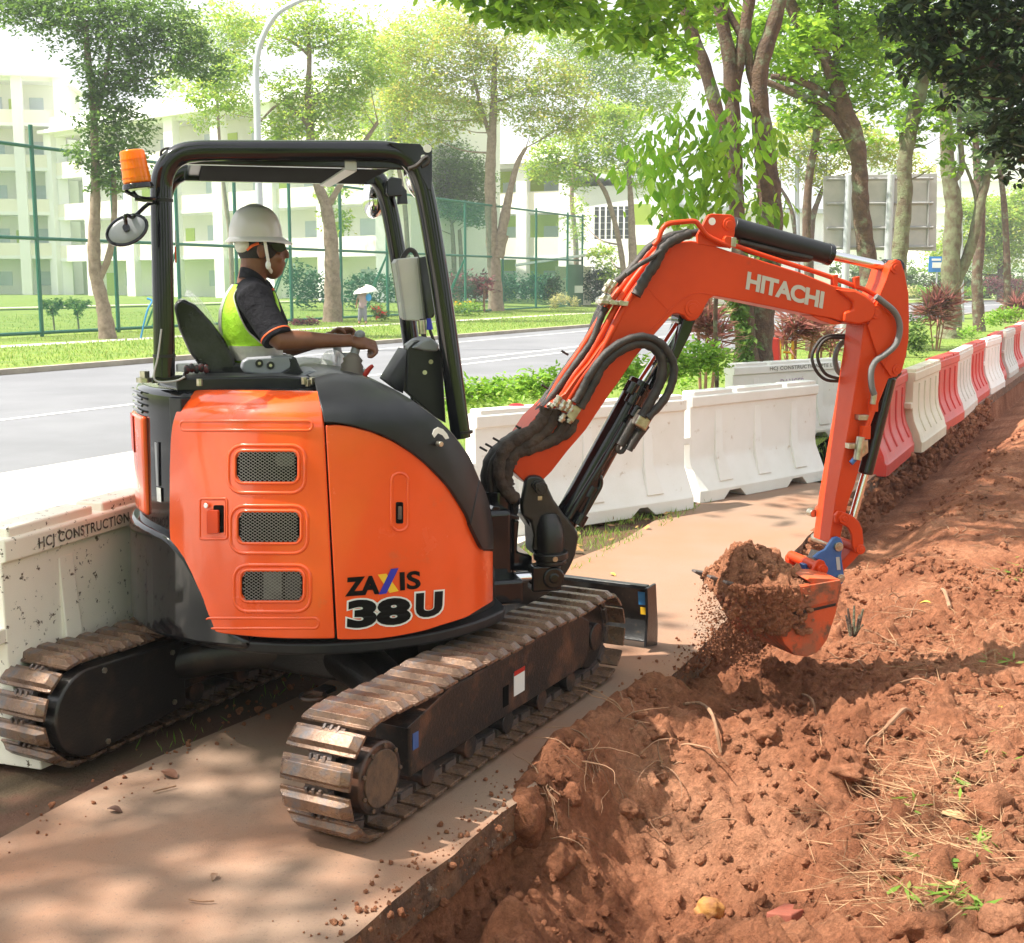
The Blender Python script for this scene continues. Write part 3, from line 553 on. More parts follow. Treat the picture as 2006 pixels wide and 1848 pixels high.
tree('roadside_tree', 'mossy tree with flared foot and a forked limb, behind the red and white barriers', 'tree', 44,
     [[(1856, 690, 62), (1862, 650, 48), (1864, 600, 40), (1862, 540, 38), (1866, 460, 36), (1868, 400, 34), (1858, 340, 30), (1854, 260, 26), (1850, 180, 22), (1852, 100, 18), (1850, 0, 14)], [(1872, 560, 20), (1888, 520, 22), (1906, 470, 22), (1918, 410, 20), (1930, 360, 18), (1945, 310, 14), (1990, 260, 8)], [(1862, 360, 14), (1884, 330, 12), (1880, 260, 10), (1878, 190, 8)], [(1915, 420, 10), (1908, 370, 8), (1885, 310, 5)]],
     [(1850, 60, 60, 60), (1900, 130, 60, 50), (1930, 320, 40, 30), (1900, 240, 40, 40, 0, .6), (1960, 260, 40, 30)], L_mid, m_barkm, 12, 1.5, gr, aspect=.45)
tree('roadside_tree', 'slender dark-barked tree, rightmost in the row behind the barriers', 'tree', 50,
     [[(1918, 665, 26), (1916, 600, 24), (1914, 540, 22), (1920, 470, 20), (1920, 400, 20), (1914, 330, 16), (1910, 250, 12), (1905, 150, 10)]],
     [(1900, 180, 60, 50), (1960, 220, 60, 50), (1990, 130, 60, 60), (1940, 80, 60, 50)], L_mid, m_bark, 11, 1.5, gr, aspect=.45)
tree('silhouette_tree', 'tree with overhanging foliage coloured as a dark silhouette at the upper right corner', 'tree', 11.5,
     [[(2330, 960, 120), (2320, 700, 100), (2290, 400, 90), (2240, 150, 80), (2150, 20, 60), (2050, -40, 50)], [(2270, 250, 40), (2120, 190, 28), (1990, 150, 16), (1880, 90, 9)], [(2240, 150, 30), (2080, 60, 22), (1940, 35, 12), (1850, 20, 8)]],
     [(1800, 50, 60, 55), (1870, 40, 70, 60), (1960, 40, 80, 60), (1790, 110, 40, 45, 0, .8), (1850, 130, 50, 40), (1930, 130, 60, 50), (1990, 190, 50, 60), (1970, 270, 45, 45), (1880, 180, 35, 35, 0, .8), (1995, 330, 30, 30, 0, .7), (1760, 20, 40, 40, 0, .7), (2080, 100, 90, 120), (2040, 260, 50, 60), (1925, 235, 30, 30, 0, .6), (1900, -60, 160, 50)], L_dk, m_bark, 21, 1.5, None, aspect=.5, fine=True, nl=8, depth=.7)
tree('canopy_tree', 'leafy tree filling the gap between the big tree and the tree with the arching branch', 'tree', 36,
     [[(1590, 650, 22), (1586, 560, 20), (1580, 450, 18), (1585, 350, 16), (1600, 250, 14), (1590, 150, 10)]],
     [(1560, 40, 90, 70), (1640, 90, 80, 60), (1540, 150, 60, 50), (1620, 190, 60, 40), (1700, 110, 60, 60), (1750, 60, 70, 60), (1500, 60, 60, 50), (1720, 200, 50, 40), (1420, 60, 60, 50, 2, .7), (1550, 230, 50, 30, 0, .7)], L_can, m_bark, 11, 1.3, gr, aspect=.45)
tree('canopy_tree', 'tall leafy tree at the back right whose crown joins the silhouette-dark foliage', 'tree', 60,
     [[(1975, 620, 16), (1972, 500, 14), (1965, 380, 12), (1950, 280, 9)]],
     [(1900, 60, 80, 60), (1960, 150, 70, 60), (1880, 200, 60, 50), (1970, 280, 60, 50), (1820, 140, 60, 60), (1780, 220, 40, 40), (2000, 60, 60, 60), (1780, 60, 60, 60)], L_mid, m_bark, 9, 1.4, gr, aspect=.45)
# the trees that shade the works stand outside the frame
def shade_tree(cx, cy, cz, rx, ry, rz, bx, by, n, size, lab):
    t = thing('shade_tree', (bx, by, 0), 0, lab, 'tree', 'shade trees standing outside the frame'); mb = MB()
    P = smoothline([V((bx, by, -.3)), V((bx+.1, by, 3)), V((bx*.8+cx*.2, by*.8+cy*.2, cz-1.5)), V((cx, cy, cz))], 5); mb.tube(P, lin(.28, .10, len(P)), 12)
    for k in range(9):
        a = k*.7; e = V((cx+rx*.7*cos(a), cy+ry*.7*sin(a), cz+random.uniform(-.3, .6))); mb.tube(smoothline([P[10], P[10].lerp(e, .5)+V((0, 0, .4)), e], 4), lin(.08, .02, 9), 7)
    mb.build('trunk', m_bark, t, ang=70); leafmesh('crown', clump_pts((cx, cy, cz), (rx, ry, rz), n//34, 34, .50, .9), size, L_can, t, .5, .3)
shade_tree(-9.6, 3.8, 10.6, 3.2, 3.4, 1.5, -10.6, 1.5, 3800, .26, 'broad tree left of the camera whose crown dapples the path')
shade_tree(-3.0, -.8, 10.2, 3.6, 3.0, 1.3, -1.8, -4.6, 2300, .26, 'tree behind the camera whose crown dapples the soil')
for i, (x, y, lab) in enumerate(((-13, -9, 'bushy tree behind the camera, far left of it'), (-5, -11, 'bushy tree behind the camera, a little left of it'), (4, -10, 'bushy tree behind the camera, a little right of it'), (12, -7, 'bushy tree behind the camera, far right of it'), (15, 3, 'bushy tree beyond the right edge of the frame'))):
    shade_tree(x, y, 5.2, 4.6, 3.0, 4.6, x+.4, y, 5200, .34, lab)
C = clump_pts((-1.6, 12.5, 9.8), (4.2, 4.2, 1.6), 420, 10, .45); leafmesh('added_shade_crown', C, .30, L_can, big, .5, .3)  # unseen leaf mass added above the frame to shade the soil bank
C = clump_pts((5.4, 24, 11.5), (4.2, 5.0, 1.6), 380, 10, .45); leafmesh('added_shade_crown', C, .34, L_can, big, .5, .3)  # second unseen leaf mass, added overhead for shade
# ------------------------------------------------------------------ hedges and shrubs
def shrub(name, label, cat, blobs, Y, leaf, lpx, k=2.2, group=None, aspect=.45, fine=False, droop=-.2, nl=8, stems=0):
    s = Y/F0; C = []
    for x, y, rx, ry in blobs:
        n = int(k*pi*rx*ry/(lpx*lpx*aspect*.5)); c = at(x, y, Y); C.append(clump_pts(c, (rx*s, (rx+ry)/2*s, ry*s), max(3, n//nl), nl, lpx*s*.8))
    C = np.concatenate(C); C[:, 2] = np.maximum(C[:, 2], .02)
    if stems:
        t = thing(name, (float(C[:, 0].mean()), Y, 0), 0, label, cat, group); leafmesh('foliage', C, lpx*s, leaf, t, aspect, droop, fine=fine)
        mb = MB()
        for i in range(stems):
            x, y, rx, ry = blobs[i % len(blobs)]; a = at(x+random.uniform(-.4, .4)*rx, y, Y); b_ = V((a.x+random.uniform(-.1, .1), a.y, 0)); mb.tube([b_, a.lerp(b_, .5)+V((random.uniform(-.05, .05), 0, 0)), a], [.02*Y/20+.004]*3, 6)
        mb.build('stems', m_twig, t); return t
    o = leafmesh(name, C, lpx*s, leaf, None, aspect, droop, fine=fine); tag(o, label, cat, group); return o
gh = 'bright hedge shrubs behind the white barriers'
for i, (blobs, Y, lb) in enumerate((([(890, 775, 32, 38), (935, 770, 36, 34), (975, 768, 34, 36)], 12.4, 'just right of the front canopy post'), ([(1020, 762, 36, 32), (1060, 756, 30, 34), (1090, 745, 30, 30), (1110, 765, 30, 24)], 12.9, 'left of the boom hoses'), ([(1215, 735, 34, 30), (1250, 728, 30, 34), (1185, 745, 30, 24)], 13.6, 'between boom and boom cylinder'), ([(1330, 712, 30, 36), (1365, 705, 34, 38), (1300, 725, 26, 30), (1400, 700, 28, 34)], 14.6, 'right of the boom cylinder'))):
    shrub('hedge_shrub', 'bright glossy green hedge shrub %s' % lb, 'shrub', blobs, Y, L_hedge, 14, 4.2, gh, fine=True, nl=6, droop=-.3)
def blossom(par, blobs, Y, leaf, lpx, k):
    s = Y/F0; C = []
    for x, y, rx, ry in blobs: C.append(clump_pts(at(x, y, Y), (rx*s, rx*s, ry*s), max(3, int(k*pi*rx*ry/(lpx*lpx*.4))//4), 4, lpx*s*.6))
    leafmesh('foliage', np.concatenate(C), lpx*s, leaf, par, .8, 0)
def spiky(px, py, r, Y, label, leaf=L_pk, n=240, heads=((0, 0, 1.),), group='pinkish spiky shrubs'):
    s = Y/F0; t = thing('spiky_shrub', V((at(px, py, Y).x, Y, 0)), 0, label, 'shrub', group); C = []; D = []; mb = MB()
    for hx, hy, f in heads:
        c = at(px+hx, py+hy, Y); m_ = int(n*f); d = rng.normal(0, 1, (m_, 3)); d[:, 2] = np.abs(d[:, 2])*.8-.25; d /= np.linalg.norm(d, axis=1)[:, None]
        C.append(np.tile(np.array(c), (m_, 1))+d*.05*r*s+rng.normal(0, .03, (m_, 3))*np.array([1, 1, 3])); D.append(d); mb.tube([V((t.location.x+hx*s*.3, Y, 0)), c], .02, 6)
    leafmesh('foliage', np.concatenate(C), r*s, leaf, t, .085, dirs=np.concatenate(D), var=.3); mb.build('stems', m_twig, t)
spiky(1385, 640, 52, 16, 'tall red-tinged spiky plant left of the big tree trunk', heads=((0, 0, 1), (-18, -30, .7), (20, 20, .5)))
spiky(1560, 640, 50, 19, 'reddish spiky plant right of the big tree trunk, under the boom', heads=((0, 0, 1), (35, 10, .7), (-20, 30, .5)))
spiky(1610, 655, 42, 21, 'smaller reddish spiky plant beside the arm, behind the danger barrier', heads=((0, 0, 1), (20, 20, .6)))
spiky(1838, 600, 40, 36, 'pink spiky bush on thin stems left of the mossy forked tree', heads=((0, 0, 1), (-18, 10, .8), (18, -8, .8), (5, 25, .6)))
spiky(1990, 600, 34, 60, 'pink spiky bush at the far right edge above the barriers', heads=((0, 0, 1), (14, 8, .8)))
shrub('round_bush', 'dark green rounded bush beside the arm, behind the barriers', 'shrub', [(1790, 655, 26, 38), (1800, 680, 20, 20)], 27, L_mid, 9, 3.2, 'bushes on the near verge')
shrub('clipped_bush', 'clipped yellow-green bush on the verge, right of the slender tree', 'shrub', [(1960, 622, 36, 20), (1985, 615, 24, 18)], 40, L_hedge, 7, 2.6, 'bushes on the near verge')
shrub('low_shrub', 'low green plants at the foot of the mossy tree', 'shrub', [(1890, 655, 14, 14), (1905, 650, 14, 12)], 42, L_hedge, 7, 2.2, 'bushes on the near verge')
shrub('low_shrub', 'yellow-green fill of small plants beneath the spiky plants', 'shrub', [(1400, 735, 30, 16), (1350, 750, 30, 14), (1560, 720, 40, 12), (1620, 720, 40, 12)], 17.5, L_hedge, 10, 2.2, 'bushes on the near verge')
shrub('maroon_shrub', 'dark maroon shrub group right of the canopy post, across the road', 'shrub', [(890, 565, 22, 28), (920, 560, 24, 28), (950, 558, 16, 24)], 74, L_red, 12, 4.0, None, aspect=.3, nl=6, stems=4)
fls = shrub('flowering_shrub', 'green bush with small yellow flowers below the maroon shrub', 'shrub', [(900, 608, 26, 18), (925, 605, 22, 20), (880, 600, 14, 12)], 68, L_hedge, 6, 2.2)
shrub('cream_bush', 'cream variegated bush at the right end of the fence', 'shrub', [(1100, 585, 22, 10), (1085, 595, 10, 12), (1125, 592, 9, 14)], 80, L_crm, 5, 2.6)
shrub('maroon_hedge', 'low clipped maroon hedge at the foot of the yellow-green tree', 'shrub', [(580, 634, 14, 9), (597, 634, 14, 9), (614, 634, 12, 9)], 54, L_red, 6, 4.5)
ixo = shrub('red_ixora', 'red flowering bush beside the person with the umbrella', 'shrub', [(740, 612, 14, 14), (750, 618, 12, 12)], 60, L_mid, 6, 4.5)
blossom(ixo, [(738, 604, 10, 7), (750, 614, 8, 6), (742, 622, 10, 4)], 59.4, L_flr, 4.5, 1.2)
blossom(fls, [(895, 594, 14, 5), (918, 592, 8, 4)], 67.4, L_fly, 4, .7)
for i, (x, lb) in enumerate(((102, 'left one of two small lollipop trees on the lawn'), (150, 'right one of two small lollipop trees on the lawn'))):
    tree('sapling', lb, 'tree', 46, [[(x+6, 658, 4), (x+3, 630, 3.5), (x, 600, 3)]], [(x, 598, 18, 14), (x-12, 594, 12, 9), (x+14, 592, 12, 9), (x+2, 612, 9, 9)], L_mid, m_barkg, 5.5, 2.2, 'small lollipop trees on the lawn', limbs=False)
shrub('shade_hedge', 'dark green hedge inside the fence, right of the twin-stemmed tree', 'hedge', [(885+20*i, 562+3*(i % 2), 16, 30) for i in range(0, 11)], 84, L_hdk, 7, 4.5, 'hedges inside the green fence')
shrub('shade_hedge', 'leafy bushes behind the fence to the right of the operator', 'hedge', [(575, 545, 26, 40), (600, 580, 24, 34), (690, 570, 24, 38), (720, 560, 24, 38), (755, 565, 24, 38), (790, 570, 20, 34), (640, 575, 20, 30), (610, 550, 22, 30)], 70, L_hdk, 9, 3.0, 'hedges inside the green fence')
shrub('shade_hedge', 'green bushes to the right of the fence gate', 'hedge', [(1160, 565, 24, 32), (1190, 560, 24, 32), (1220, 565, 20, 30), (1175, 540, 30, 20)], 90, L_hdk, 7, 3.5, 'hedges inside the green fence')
for i, (x, y, rx, ry, mt, lb) in enumerate(((1770, 572, 34, 12, L_crm, 'pale cream clipped hedge left of the blue sign'), (1815, 572, 26, 14, L_hedge, 'yellow-green round hedge under the blue sign'), (1905, 572, 30, 11, L_hedge, 'low clipped hedge across the road behind the slender tree'), (1965, 560, 40, 20, L_red, 'pinkish maroon bushes across the road at the far right'))):
    shrub('clipped_hedge', lb, 'hedge', [(x-rx*.5, y, rx*.6, ry), (x+rx*.5, y, rx*.6, ry)], 112, mt, 5, 2.8, 'low hedges across the far road')
# ------------------------------------------------------------------ green fence
m_green = M('teal_green_steel', (.012, .13, .085), .45)
def _mesh():
    m, t, o = _nt('green_chain_link'); b = t.nodes.new('ShaderNodeBsdfPrincipled'); b.inputs['Base Color'].default_value = (.02, .28, .19, 1); b.inputs['Roughness'].default_value = .6
    tr = t.nodes.new('ShaderNodeBsdfTransparent'); mx = t.nodes.new('ShaderNodeMixShader'); mx.inputs[0].default_value = .15
    t.links.new(tr.outputs[0], mx.inputs[1]); t.links.new(b.outputs[0], mx.inputs[2]); t.links.new(mx.outputs[0], o.inputs[0]); return m
m_chain = _mesh()
f0 = gnd(80, 661, .1); f1 = gnd(1140, 603, .1); fd = (f1-f0).normalized()
fence = thing('chain_link_fence', f0, 0, 'tall teal green chain-link fence with posts and rails in front of the school', 'fence')
def fpt(px):
    r = (px-CX)/F0/cos(PITCH)       # solve for the point of the fence line seen in this column at ground level
    best = None
    for it in range(60):
        pass
    lo, hi = -60., 160.
    def g_(t): p = f0+fd*t; return p.x/((p.y)*cos(PITCH)+(CAMZ-.3)*sin(PITCH))*F0+CX-px
    for _ in range(50):
        m_ = (lo+hi)/2
        if g_(m_) < 0: lo = m_
        else: hi = m_
    return f0+fd*lo
FH = 6.3; ends = []
for x, h in ((-60, 6.4), (82, 7.0), (232, 6.4), (354, 6.4), (467, 6.4), (572, 6.4), (670, 6.4), (760, 6.4), (845, 6.4), (912, 6.4), (985, 6.4), (1050, 6.5), (1111, 6.5), (1140, 6.5)):
    p = fpt(x); ends.append(p); mb = MB(); mb.cyl(p, p+Z0*h, .075, n=8); mb.build('fence_post', m_green, fence)
    if x in (354, 572, 760, 912):
        for sd in (-1, 1):
            mb = MB(); mb.cyl(p+Z0*3.2, p+fd*sd*.2-V((fd.y, -fd.x, 0))*-1.6*-1, .045, n=6); mb.build('fence_brace', m_green, fence)
A, B_ = ends[0], ends[-1]
for z in (.15, 3.3, FH): mb = MB(); mb.cyl(A+Z0*z, B_+Z0*z, .06, n=8); mb.build('fence_rail', m_green, fence)
mb = MB(); mb.prism([A+Z0*.1, B_+Z0*.1, B_+Z0*FH, A+Z0*FH], V((fd.y, -fd.x, 0))*.01); mb.v = mb.v; mb.build('chain_mesh', m_chain, fence)
# second, rear line of the sports court fence
p1 = fpt(1111); p2 = fpt(1140)
mb = MB(); mb.prism([p1+Z0*.1-V((0, .3, 0)), p2+Z0*.1-V((0, .3, 0)), p2+Z0*3.0-V((0, .3, 0)), p1+Z0*3.0-V((0, .3, 0))], V((0, .06, 0))); gt = mb.build('fence_gate', M('dull_green_gate', (.06, .17, .10), .6), fence)
mb = MB(); pm = (p1+p2)/2-V((0, .36, 0)); mb.box(pm+Z0*1.3, 1.1, .02, .5); mb.build('gate_notice', m_bwhite, gt)
# ------------------------------------------------------------------ school and other buildings
m_wall = M('cream_render', (.90, .85, .73), .85, c2=(.87, .81, .69), vs=.25); m_wallw = M('white_render', (.90, .90, .88), .85, c2=(.87, .87, .85), vs=.2)
m_ochre = M('pale_green_cream_wall', (.90, .90, .78), .85, c2=(.87, .88, .77), vs=.3); m_glass = M('blue_grey_window_glass', (.52, .60, .60), .2); m_limew = M('lime_painted_panel', (.48, .62, .10), .8); m_roofg = M('light_grey_metal_roof', (.55, .58, .60), .5); m_dkw = M('dark_louvre', (.07, .08, .09), .6)  # corridor back walls are a pale, near-white tone
def block(name, label, P0, P1, depth, z0, floors, fh, bays, wall=m_wall, back=m_ochre, parapet=1.15, top=1.2, colw=1.0):
    d = (P1-P0); Ln = d.length; d.normalize(); nrm = V((d.y, -d.x, 0))
    if nrm.y > 0: nrm = -nrm
    t = thing(name, P0, 0, label, 'building'); b = -nrm
    def Q(u, w, z): return P0+d*u+b*w+Z0*z
    H = z0+floors*fh
    mb = MB(); mb.box(Q(Ln/2, 2.6+depth/2, H/2), Ln, depth, H, d, b, Z0); mb.build('rear_wall', back, t)
    mb = MB(); mb.box(Q(Ln/2, depth/2+1, H+.15), Ln+1.2, depth+4, .3, d, b, Z0); mb.box(Q(Ln/2, .0, H+.3+top/2), Ln, .3, top, d, b, Z0); mb.build('roof', m_wallw, t)
    for f in range(floors+1):
        z = z0+f*fh
        if f < floors: pass
        mb = MB(); mb.box(Q(Ln/2, 1.3, z-.15), Ln, 2.6, .3, d, b, Z0); mb.build('floor_slab', m_wallw, t)
        if f > 0 and f < floors or (f == 0 and z0 > .5):
            mb = MB(); mb.box(Q(Ln/2, .1, z+parapet/2), Ln, .16, parapet, d, b, Z0); mb.build('parapet', wall, t)
    w = Ln/bays
    for i in range(bays+1):
        mb = MB(); mb.box(Q(i*w, -.05, H/2), colw, .7, H, d, b, Z0); mb.build('column', m_wallw, t)
    for f in range(floors):
        for i in range(bays):
            mb = MB(); mb.box(Q((i+.32)*w, 2.57, z0+f*fh+1.9), w*.34, .06, 1.3, d, b, Z0); fr_ = mb.build('window', m_glass, t)
            if (i+f) % 3 == 0:
                mb = MB(); mb.box(Q((i+.75)*w, 2.57, z0+f*fh+1.25), w*.2, .06, 2.3, d, b, Z0); mb.build('door', m_limew, t)
    return t
w0 = V((-56, 116, 0)); w1 = V((-41.5, 118.5, 0)); block('school_wing', 'left wing of the cream and white school, behind the green fence', w0, w1, 9, .3, 5, 4.0, 4, colw=.9)
w2 = V((-42.5, 118.5, 0)); w3 = V((-9.0, 90.5, 0)); block('school_block', 'long four-storey cream and white school block with open corridors', w2, w3, 10, .3, 4, 3.75, 7, colw=1.2)
c_0 = at(868, 600, 112); c_0.z = 0; c_1 = at(1108, 600, 106); c_1.z = 0
block('classroom_block', 'cream classroom block with lime panels behind the twin-stemmed tree', c_0, c_1, 10, .3, 3, 3.8, 3, parapet=1.5, back=m_limew)
def plainbox(name, P0, P1, depth, H, mat, parent): 
    d = (P1-P0); Ln = d.length; d = d.normalized(); b = V((-d.y, d.x, 0)); mb = MB(); mb.box((P0+P1)/2+b*depth/2+Z0*H/2, Ln, depth, H, d, b, Z0); return mb.build(name, mat, parent)
h0 = at(1112, 600, 104); h0.z = 0; h1 = at(1300, 600, 100); h1.z = 0; h2 = at(1640, 600, 102); h2.z = 0
hall = thing('school_hall', h0, 0, 'white hall with pale metal roof and dark louvred window, behind the leaning tree', 'building')
plainbox('wall', h0, h1, 14, 9.5, m_wallw, hall)
mb = MB(); a = h0+Z0*10.6+V((-.5, -1, 0)); b_ = h1+Z0*8.8+V((2, -1, 0)); mb.prism([a, b_, b_+Z0*.35, a+Z0*.35], V((0, 16, 0))); mb.build('roof', m_roofg, hall)
q0 = at(1160, 410, 101.5); q1 = at(1243, 412, 100)
for i in range(7):
    u = i/7; a = V((q0.x+(q1.x-q0.x)*u+.1, q0.y+(q1.y-q0.y)*u-.6, 5.2)); mb = MB(); mb.box(a+V(((q1.x-q0.x)/14, 0, 1.3)), (q1.x-q0.x)/7-.12, .1, 2.5); lw = mb.build('louvre_window', m_dkw, hall)
    for j in range(5): mb = MB(); mb.box(a+V(((q1.x-q0.x)/14, -.07, .3+.5*j)), (q1.x-q0.x)/7-.12, .04, .06); mb.build('slat', m_greyl, lw)
for x, y in ((1258, 420), (1262, 500)):
    p = at(x, y, 99); mb = MB(); mb.box(V((p.x, 99.3, p.z)), 1.4, .1, 1.6); mb.build('lime_panel', m_limew, hall)
an = thing('annexe', h1, 0, 'low annexe with flat pale roof, between the big tree and the sign board', 'building')
plainbox('wall', h1+V((.5, 3, 0)), h2+V((0, 3, 0)), 10, 7.6, m_wallw, an)
mb = MB(); a = h1+V((0, 2, 7.7)); b_ = h2+V((0, 2, 7.4)); mb.prism([a, b_, b_+Z0*.35, a+Z0*.35], V((0, 12, 0))); mb.build('roof', m_roofg, an)
for x in (1560, 1600, 1500, 1400): p = at(x, 480, 104); mb = MB(); mb.box(V((p.x, p.y+.2, 4.2)), 2.0, .1, 1.8); mb.build('window', m_glass, an)
plainbox('lower_wall', h1+V((1, 1.5, 0)), h2+V((0, 1.5, 0)), 2, 2.6, m_wall, an)
st = thing('bin_shelter', at(1080, 600, 90), 0, 'small shelter with striped pale roof inside the fence, beside the hedge', 'shelter'); st.location.z = 0
p = at(1092, 540, 90); mb = MB(); mb.prism([V((p.x-3, 88, 3.0)), V((p.x+3.4, 88, 3.9)), V((p.x+3.4, 92, 3.9)), V((p.x-3, 92, 3.0))], Z0*.15); mb.build('roof', m_roofg, st)
mb = MB(); mb.box(V((p.x+1.2, 91.5, 1.5)), 2.6, .3, 3); mb.build('wall', m_wall, st)
# towers far behind on the right
def tower(x0, x1, ytop, Y, lab, n=9):
    a = at(x0, 600, Y); b = at(x1, 600, Y); zt = at(x0, ytop, Y).z; t = thing('apartment_tower', V((a.x, Y, 0)), 0, lab, 'building', 'apartment towers beyond the trees')
    mb = MB(); mb.box(V(((a.x+b.x)/2, Y+10, zt/2)), b.x-a.x, 20, zt); mb.build('wall', m_wallw, t)
    for f in range(int(zt/3.2)-1):
        z = 3.2*f+4
        mb = MB(); mb.box(V(((a.x+b.x)/2, Y-.1, z-1.2)), b.x-a.x+.3, .5, .35); mb.build('ledge', m_wall, t)
        if f > 8:
            for i in range(n):
                u = (i+.5)/n; mb = MB(); mb.box(V((a.x+(b.x-a.x)*u, Y-.02, z)), (b.x-a.x)/n*.5, .3, 1.4); mb.build('window', m_glass, t)
    return t
tower(1660, 1800, 262, 300, 'white apartment tower glimpsed behind the slim leaning tree', 7); tower(1815, 2100, 300, 260, 'wider white apartment tower at the right, with rows of small windows', 11)
# ------------------------------------------------------------------ lamp posts and signs
m_galv = M('galvanised_pole', (.50, .53, .56), .4, .3); m_signb = M('grey_sign_back', (.40, .40, .39), .5, .2, c2=(.47, .46, .44), vs=2.5); m_signf = M('grey_sign_frame', (.30, .30, .30), .5)
def lamp(pts, Y, r, label, head):
    t = thing('street_lamp', V((at(pts[0][0], pts[0][1], Y).x, Y, 0)), 0, label, 'street lamp', 'curved street lamp posts')
    P = [at(x, y, Y) for x, y in pts]; P[0] = V((P[0].x, Y, 0)); P = [P[0]]+smoothline(P[1:], 5); mb = MB(); mb.tube(P, lin(r, r*.55, len(P)), 10); mb.build('pole', m_galv, t)
    if head: e = P[-1]; mb = MB(); mb.ell(e, (.45, .14, .10)); mb.build('lamp_head', m_greyl, t)
lamp([(513, 700), (508, 400), (503, 200), (502, 130), (512, 80), (540, 30), (580, 5), (610, -6)], 36, .105, 'tall pale lamp post with curved arm behind the canopy, across the road', True)
lamp([(1563, 620), (1562, 420), (1562, 330), (1572, 300), (1600, 285), (1640, 276)], 66, .13, 'farther lamp post with curved arm between the big tree and the sign board', True)
lamp([(1884, 640), (1883, 500), (1880, 380), (1877, 250)], 62, .11, 'straight white pole behind the mossy forked tree', False)
sg_ = thing('road_sign', V((at(1664, 700, 38).x, 38, 0)), 0, 'large grey back of a road direction board on two posts', 'road sign')
def SP_(x, y, dy=0): return at(x, y, 38+dy)
mb = MB(); mb.prism([SP_(1613, 345), SP_(1836, 340), SP_(1834, 492), SP_(1613, 489)], V((0, .05, 0))); mb.build('board', m_signb, sg_, bevel=.004)
for y in (352, 400, 448, 486): mb = MB(); mb.tube([SP_(1620, y, -.05), SP_(1828, y-2, -.05)], .04, 6); mb.build('stiffener', m_signf, sg_)
mb = MB(); mb.tube([SP_(1820, 345, -.05), SP_(1818, 487, -.05)], .03, 6); mb.build('stiffener', m_signf, sg_)
for x in (1664, 1746): a = SP_(x, 343, -.12); mb = MB(); mb.cyl(V((a.x, a.y, 0)), a, .11, n=14); mb.build('post', m_galv, sg_)
bs_ = thing('bus_sign', V((at(1837, 585, 70).x, 70, 0)), 0, 'small blue and white roadside sign on a thin post', 'sign')
a = at(1837, 518, 70); mb = MB(); mb.box(a, 1.0, .05, .85); bb = mb.build('sign_board', M('blue_sign_face', (.03, .22, .60), .5), bs_)
mb = MB(); mb.box(a+V((0, -.04, -.05)), .62, .02, .3); mb.box(a+V((-.1, -.04, .25)), .5, .02, .12); mb.build('sign_marks', m_bwhite, bb)
mb = MB(); mb.cyl(V((a.x, 70.05, 0)), a+V((0, .05, 0)), .05, n=8); mb.build('post', m_galv, bs_)
rs = thing('red_sign_box', V((at(1524, 700, 18.6).x, 18.6, 0)), 0, 'red plastic warning box beside the big tree, behind the danger barrier', 'sign'); 
mb = MB(); mb.prism([at(1499, 660, 18.6), at(1524, 664, 18.6), at(1527, 714, 18.6), at(1501, 712, 18.6)], V((.05, .12, 0))); mb.build('panel', m_bred, rs, bevel=.01); mb = MB(); q = at(1513, 690, 18.7); mb.cyl(V((q.x, q.y, 0)), q, .03); mb.build('stand', m_bred, rs)
ys_ = thing('metal_stand', V((at(1543, 700, 18.9).x, 18.9, 0)), 0, 'yellow metal stand beside the red warning box', 'stand'); mb = MB()
q = [at(1529, 667, 18.9), at(1553, 669, 18.9)]; mb.tube([V((q[0].x, 18.9, 0)), q[0], q[1], V((q[1].x+.03, 18.9, 0))], .022, 8); mb.tube([at(1534, 690, 18.9), at(1556, 692, 18.9)], .018, 6); mb.build('rail', M('yellow_paint', (.7, .42, .03), .5), ys_)
# yellow cloth and blue hose hanging by the left tree
mb = MB(); q = [at(312, 530, 43), at(324, 532, 43), at(326, 640, 43), at(304, 650, 43), at(300, 600, 43)]; mb.prism(q, V((0, .1, 0))); o = mb.build('yellow_banner', M('yellow_cloth', (.75, .55, .10), .8), bevel=.02); tag(o, 'yellow cloth hanging on the fence just right of the leftmost tree', 'cloth')
mb = MB(); mb.tube(smoothline([at(276, 662, 41.3), at(283, 630, 41.2), at(290, 605, 41.2), at(298, 590, 41.3), at(288, 585, 41.3)], 4), .035, 6); o = mb.build('blue_hose', M('blue_hose', (.03, .25, .55), .5)); tag(o, 'blue hose leaning on the leftmost tree trunk', 'hose')
# slender support stake in front of the hedge
mb = MB(); mb.tube(smoothline([V((at(1405, 800, 15).x, 15, 0)), at(1404, 720, 15), at(1401, 640, 15), at(1404, 560, 15)], 4), .026, 8); o = mb.build('stake', m_bark); tag(o, 'thin brown upright stem standing left of the big tree trunk', 'stake')
# ------------------------------------------------------------------ pedestrian under the umbrella
pf = gnd(712, 634, .12); Yp = pf.y; sp = Yp/F0
pd = thing('person', pf, 0, 'pedestrian seen from behind walking under a white umbrella across the road', 'person')
def PP(x, y, dy=0): return at(x, y, Yp+dy)
mb = MB(); mb.tube([PP(708, 598), PP(711, 590), PP(712, 578), PP(713, 572)], [.17, .16, .20, .08], 14, flat=.7); mb.ell(PP(713, 567), (.10, .11, .13))
mb.tube([PP(706, 604), PP(705, 618), PP(703, 631)], [.10, .075, .05], 10); mb.tube([PP(714, 604), PP(715, 618), PP(717, 631)], [.10, .075, .05], 10); mb.ell(PP(704, 633, -.05), (.06, .14, .05)); mb.ell(PP(717, 633, -.05), (.06, .14, .05))
mb.tube([PP(704, 577), PP(700, 588), PP(698, 598)], [.055, .045, .035], 10); mb.ell(PP(698, 601), (.04, .04, .07)); mb.tube([PP(720, 577), PP(723, 584), PP(719, 578)], [.055, .05, .04], 10)
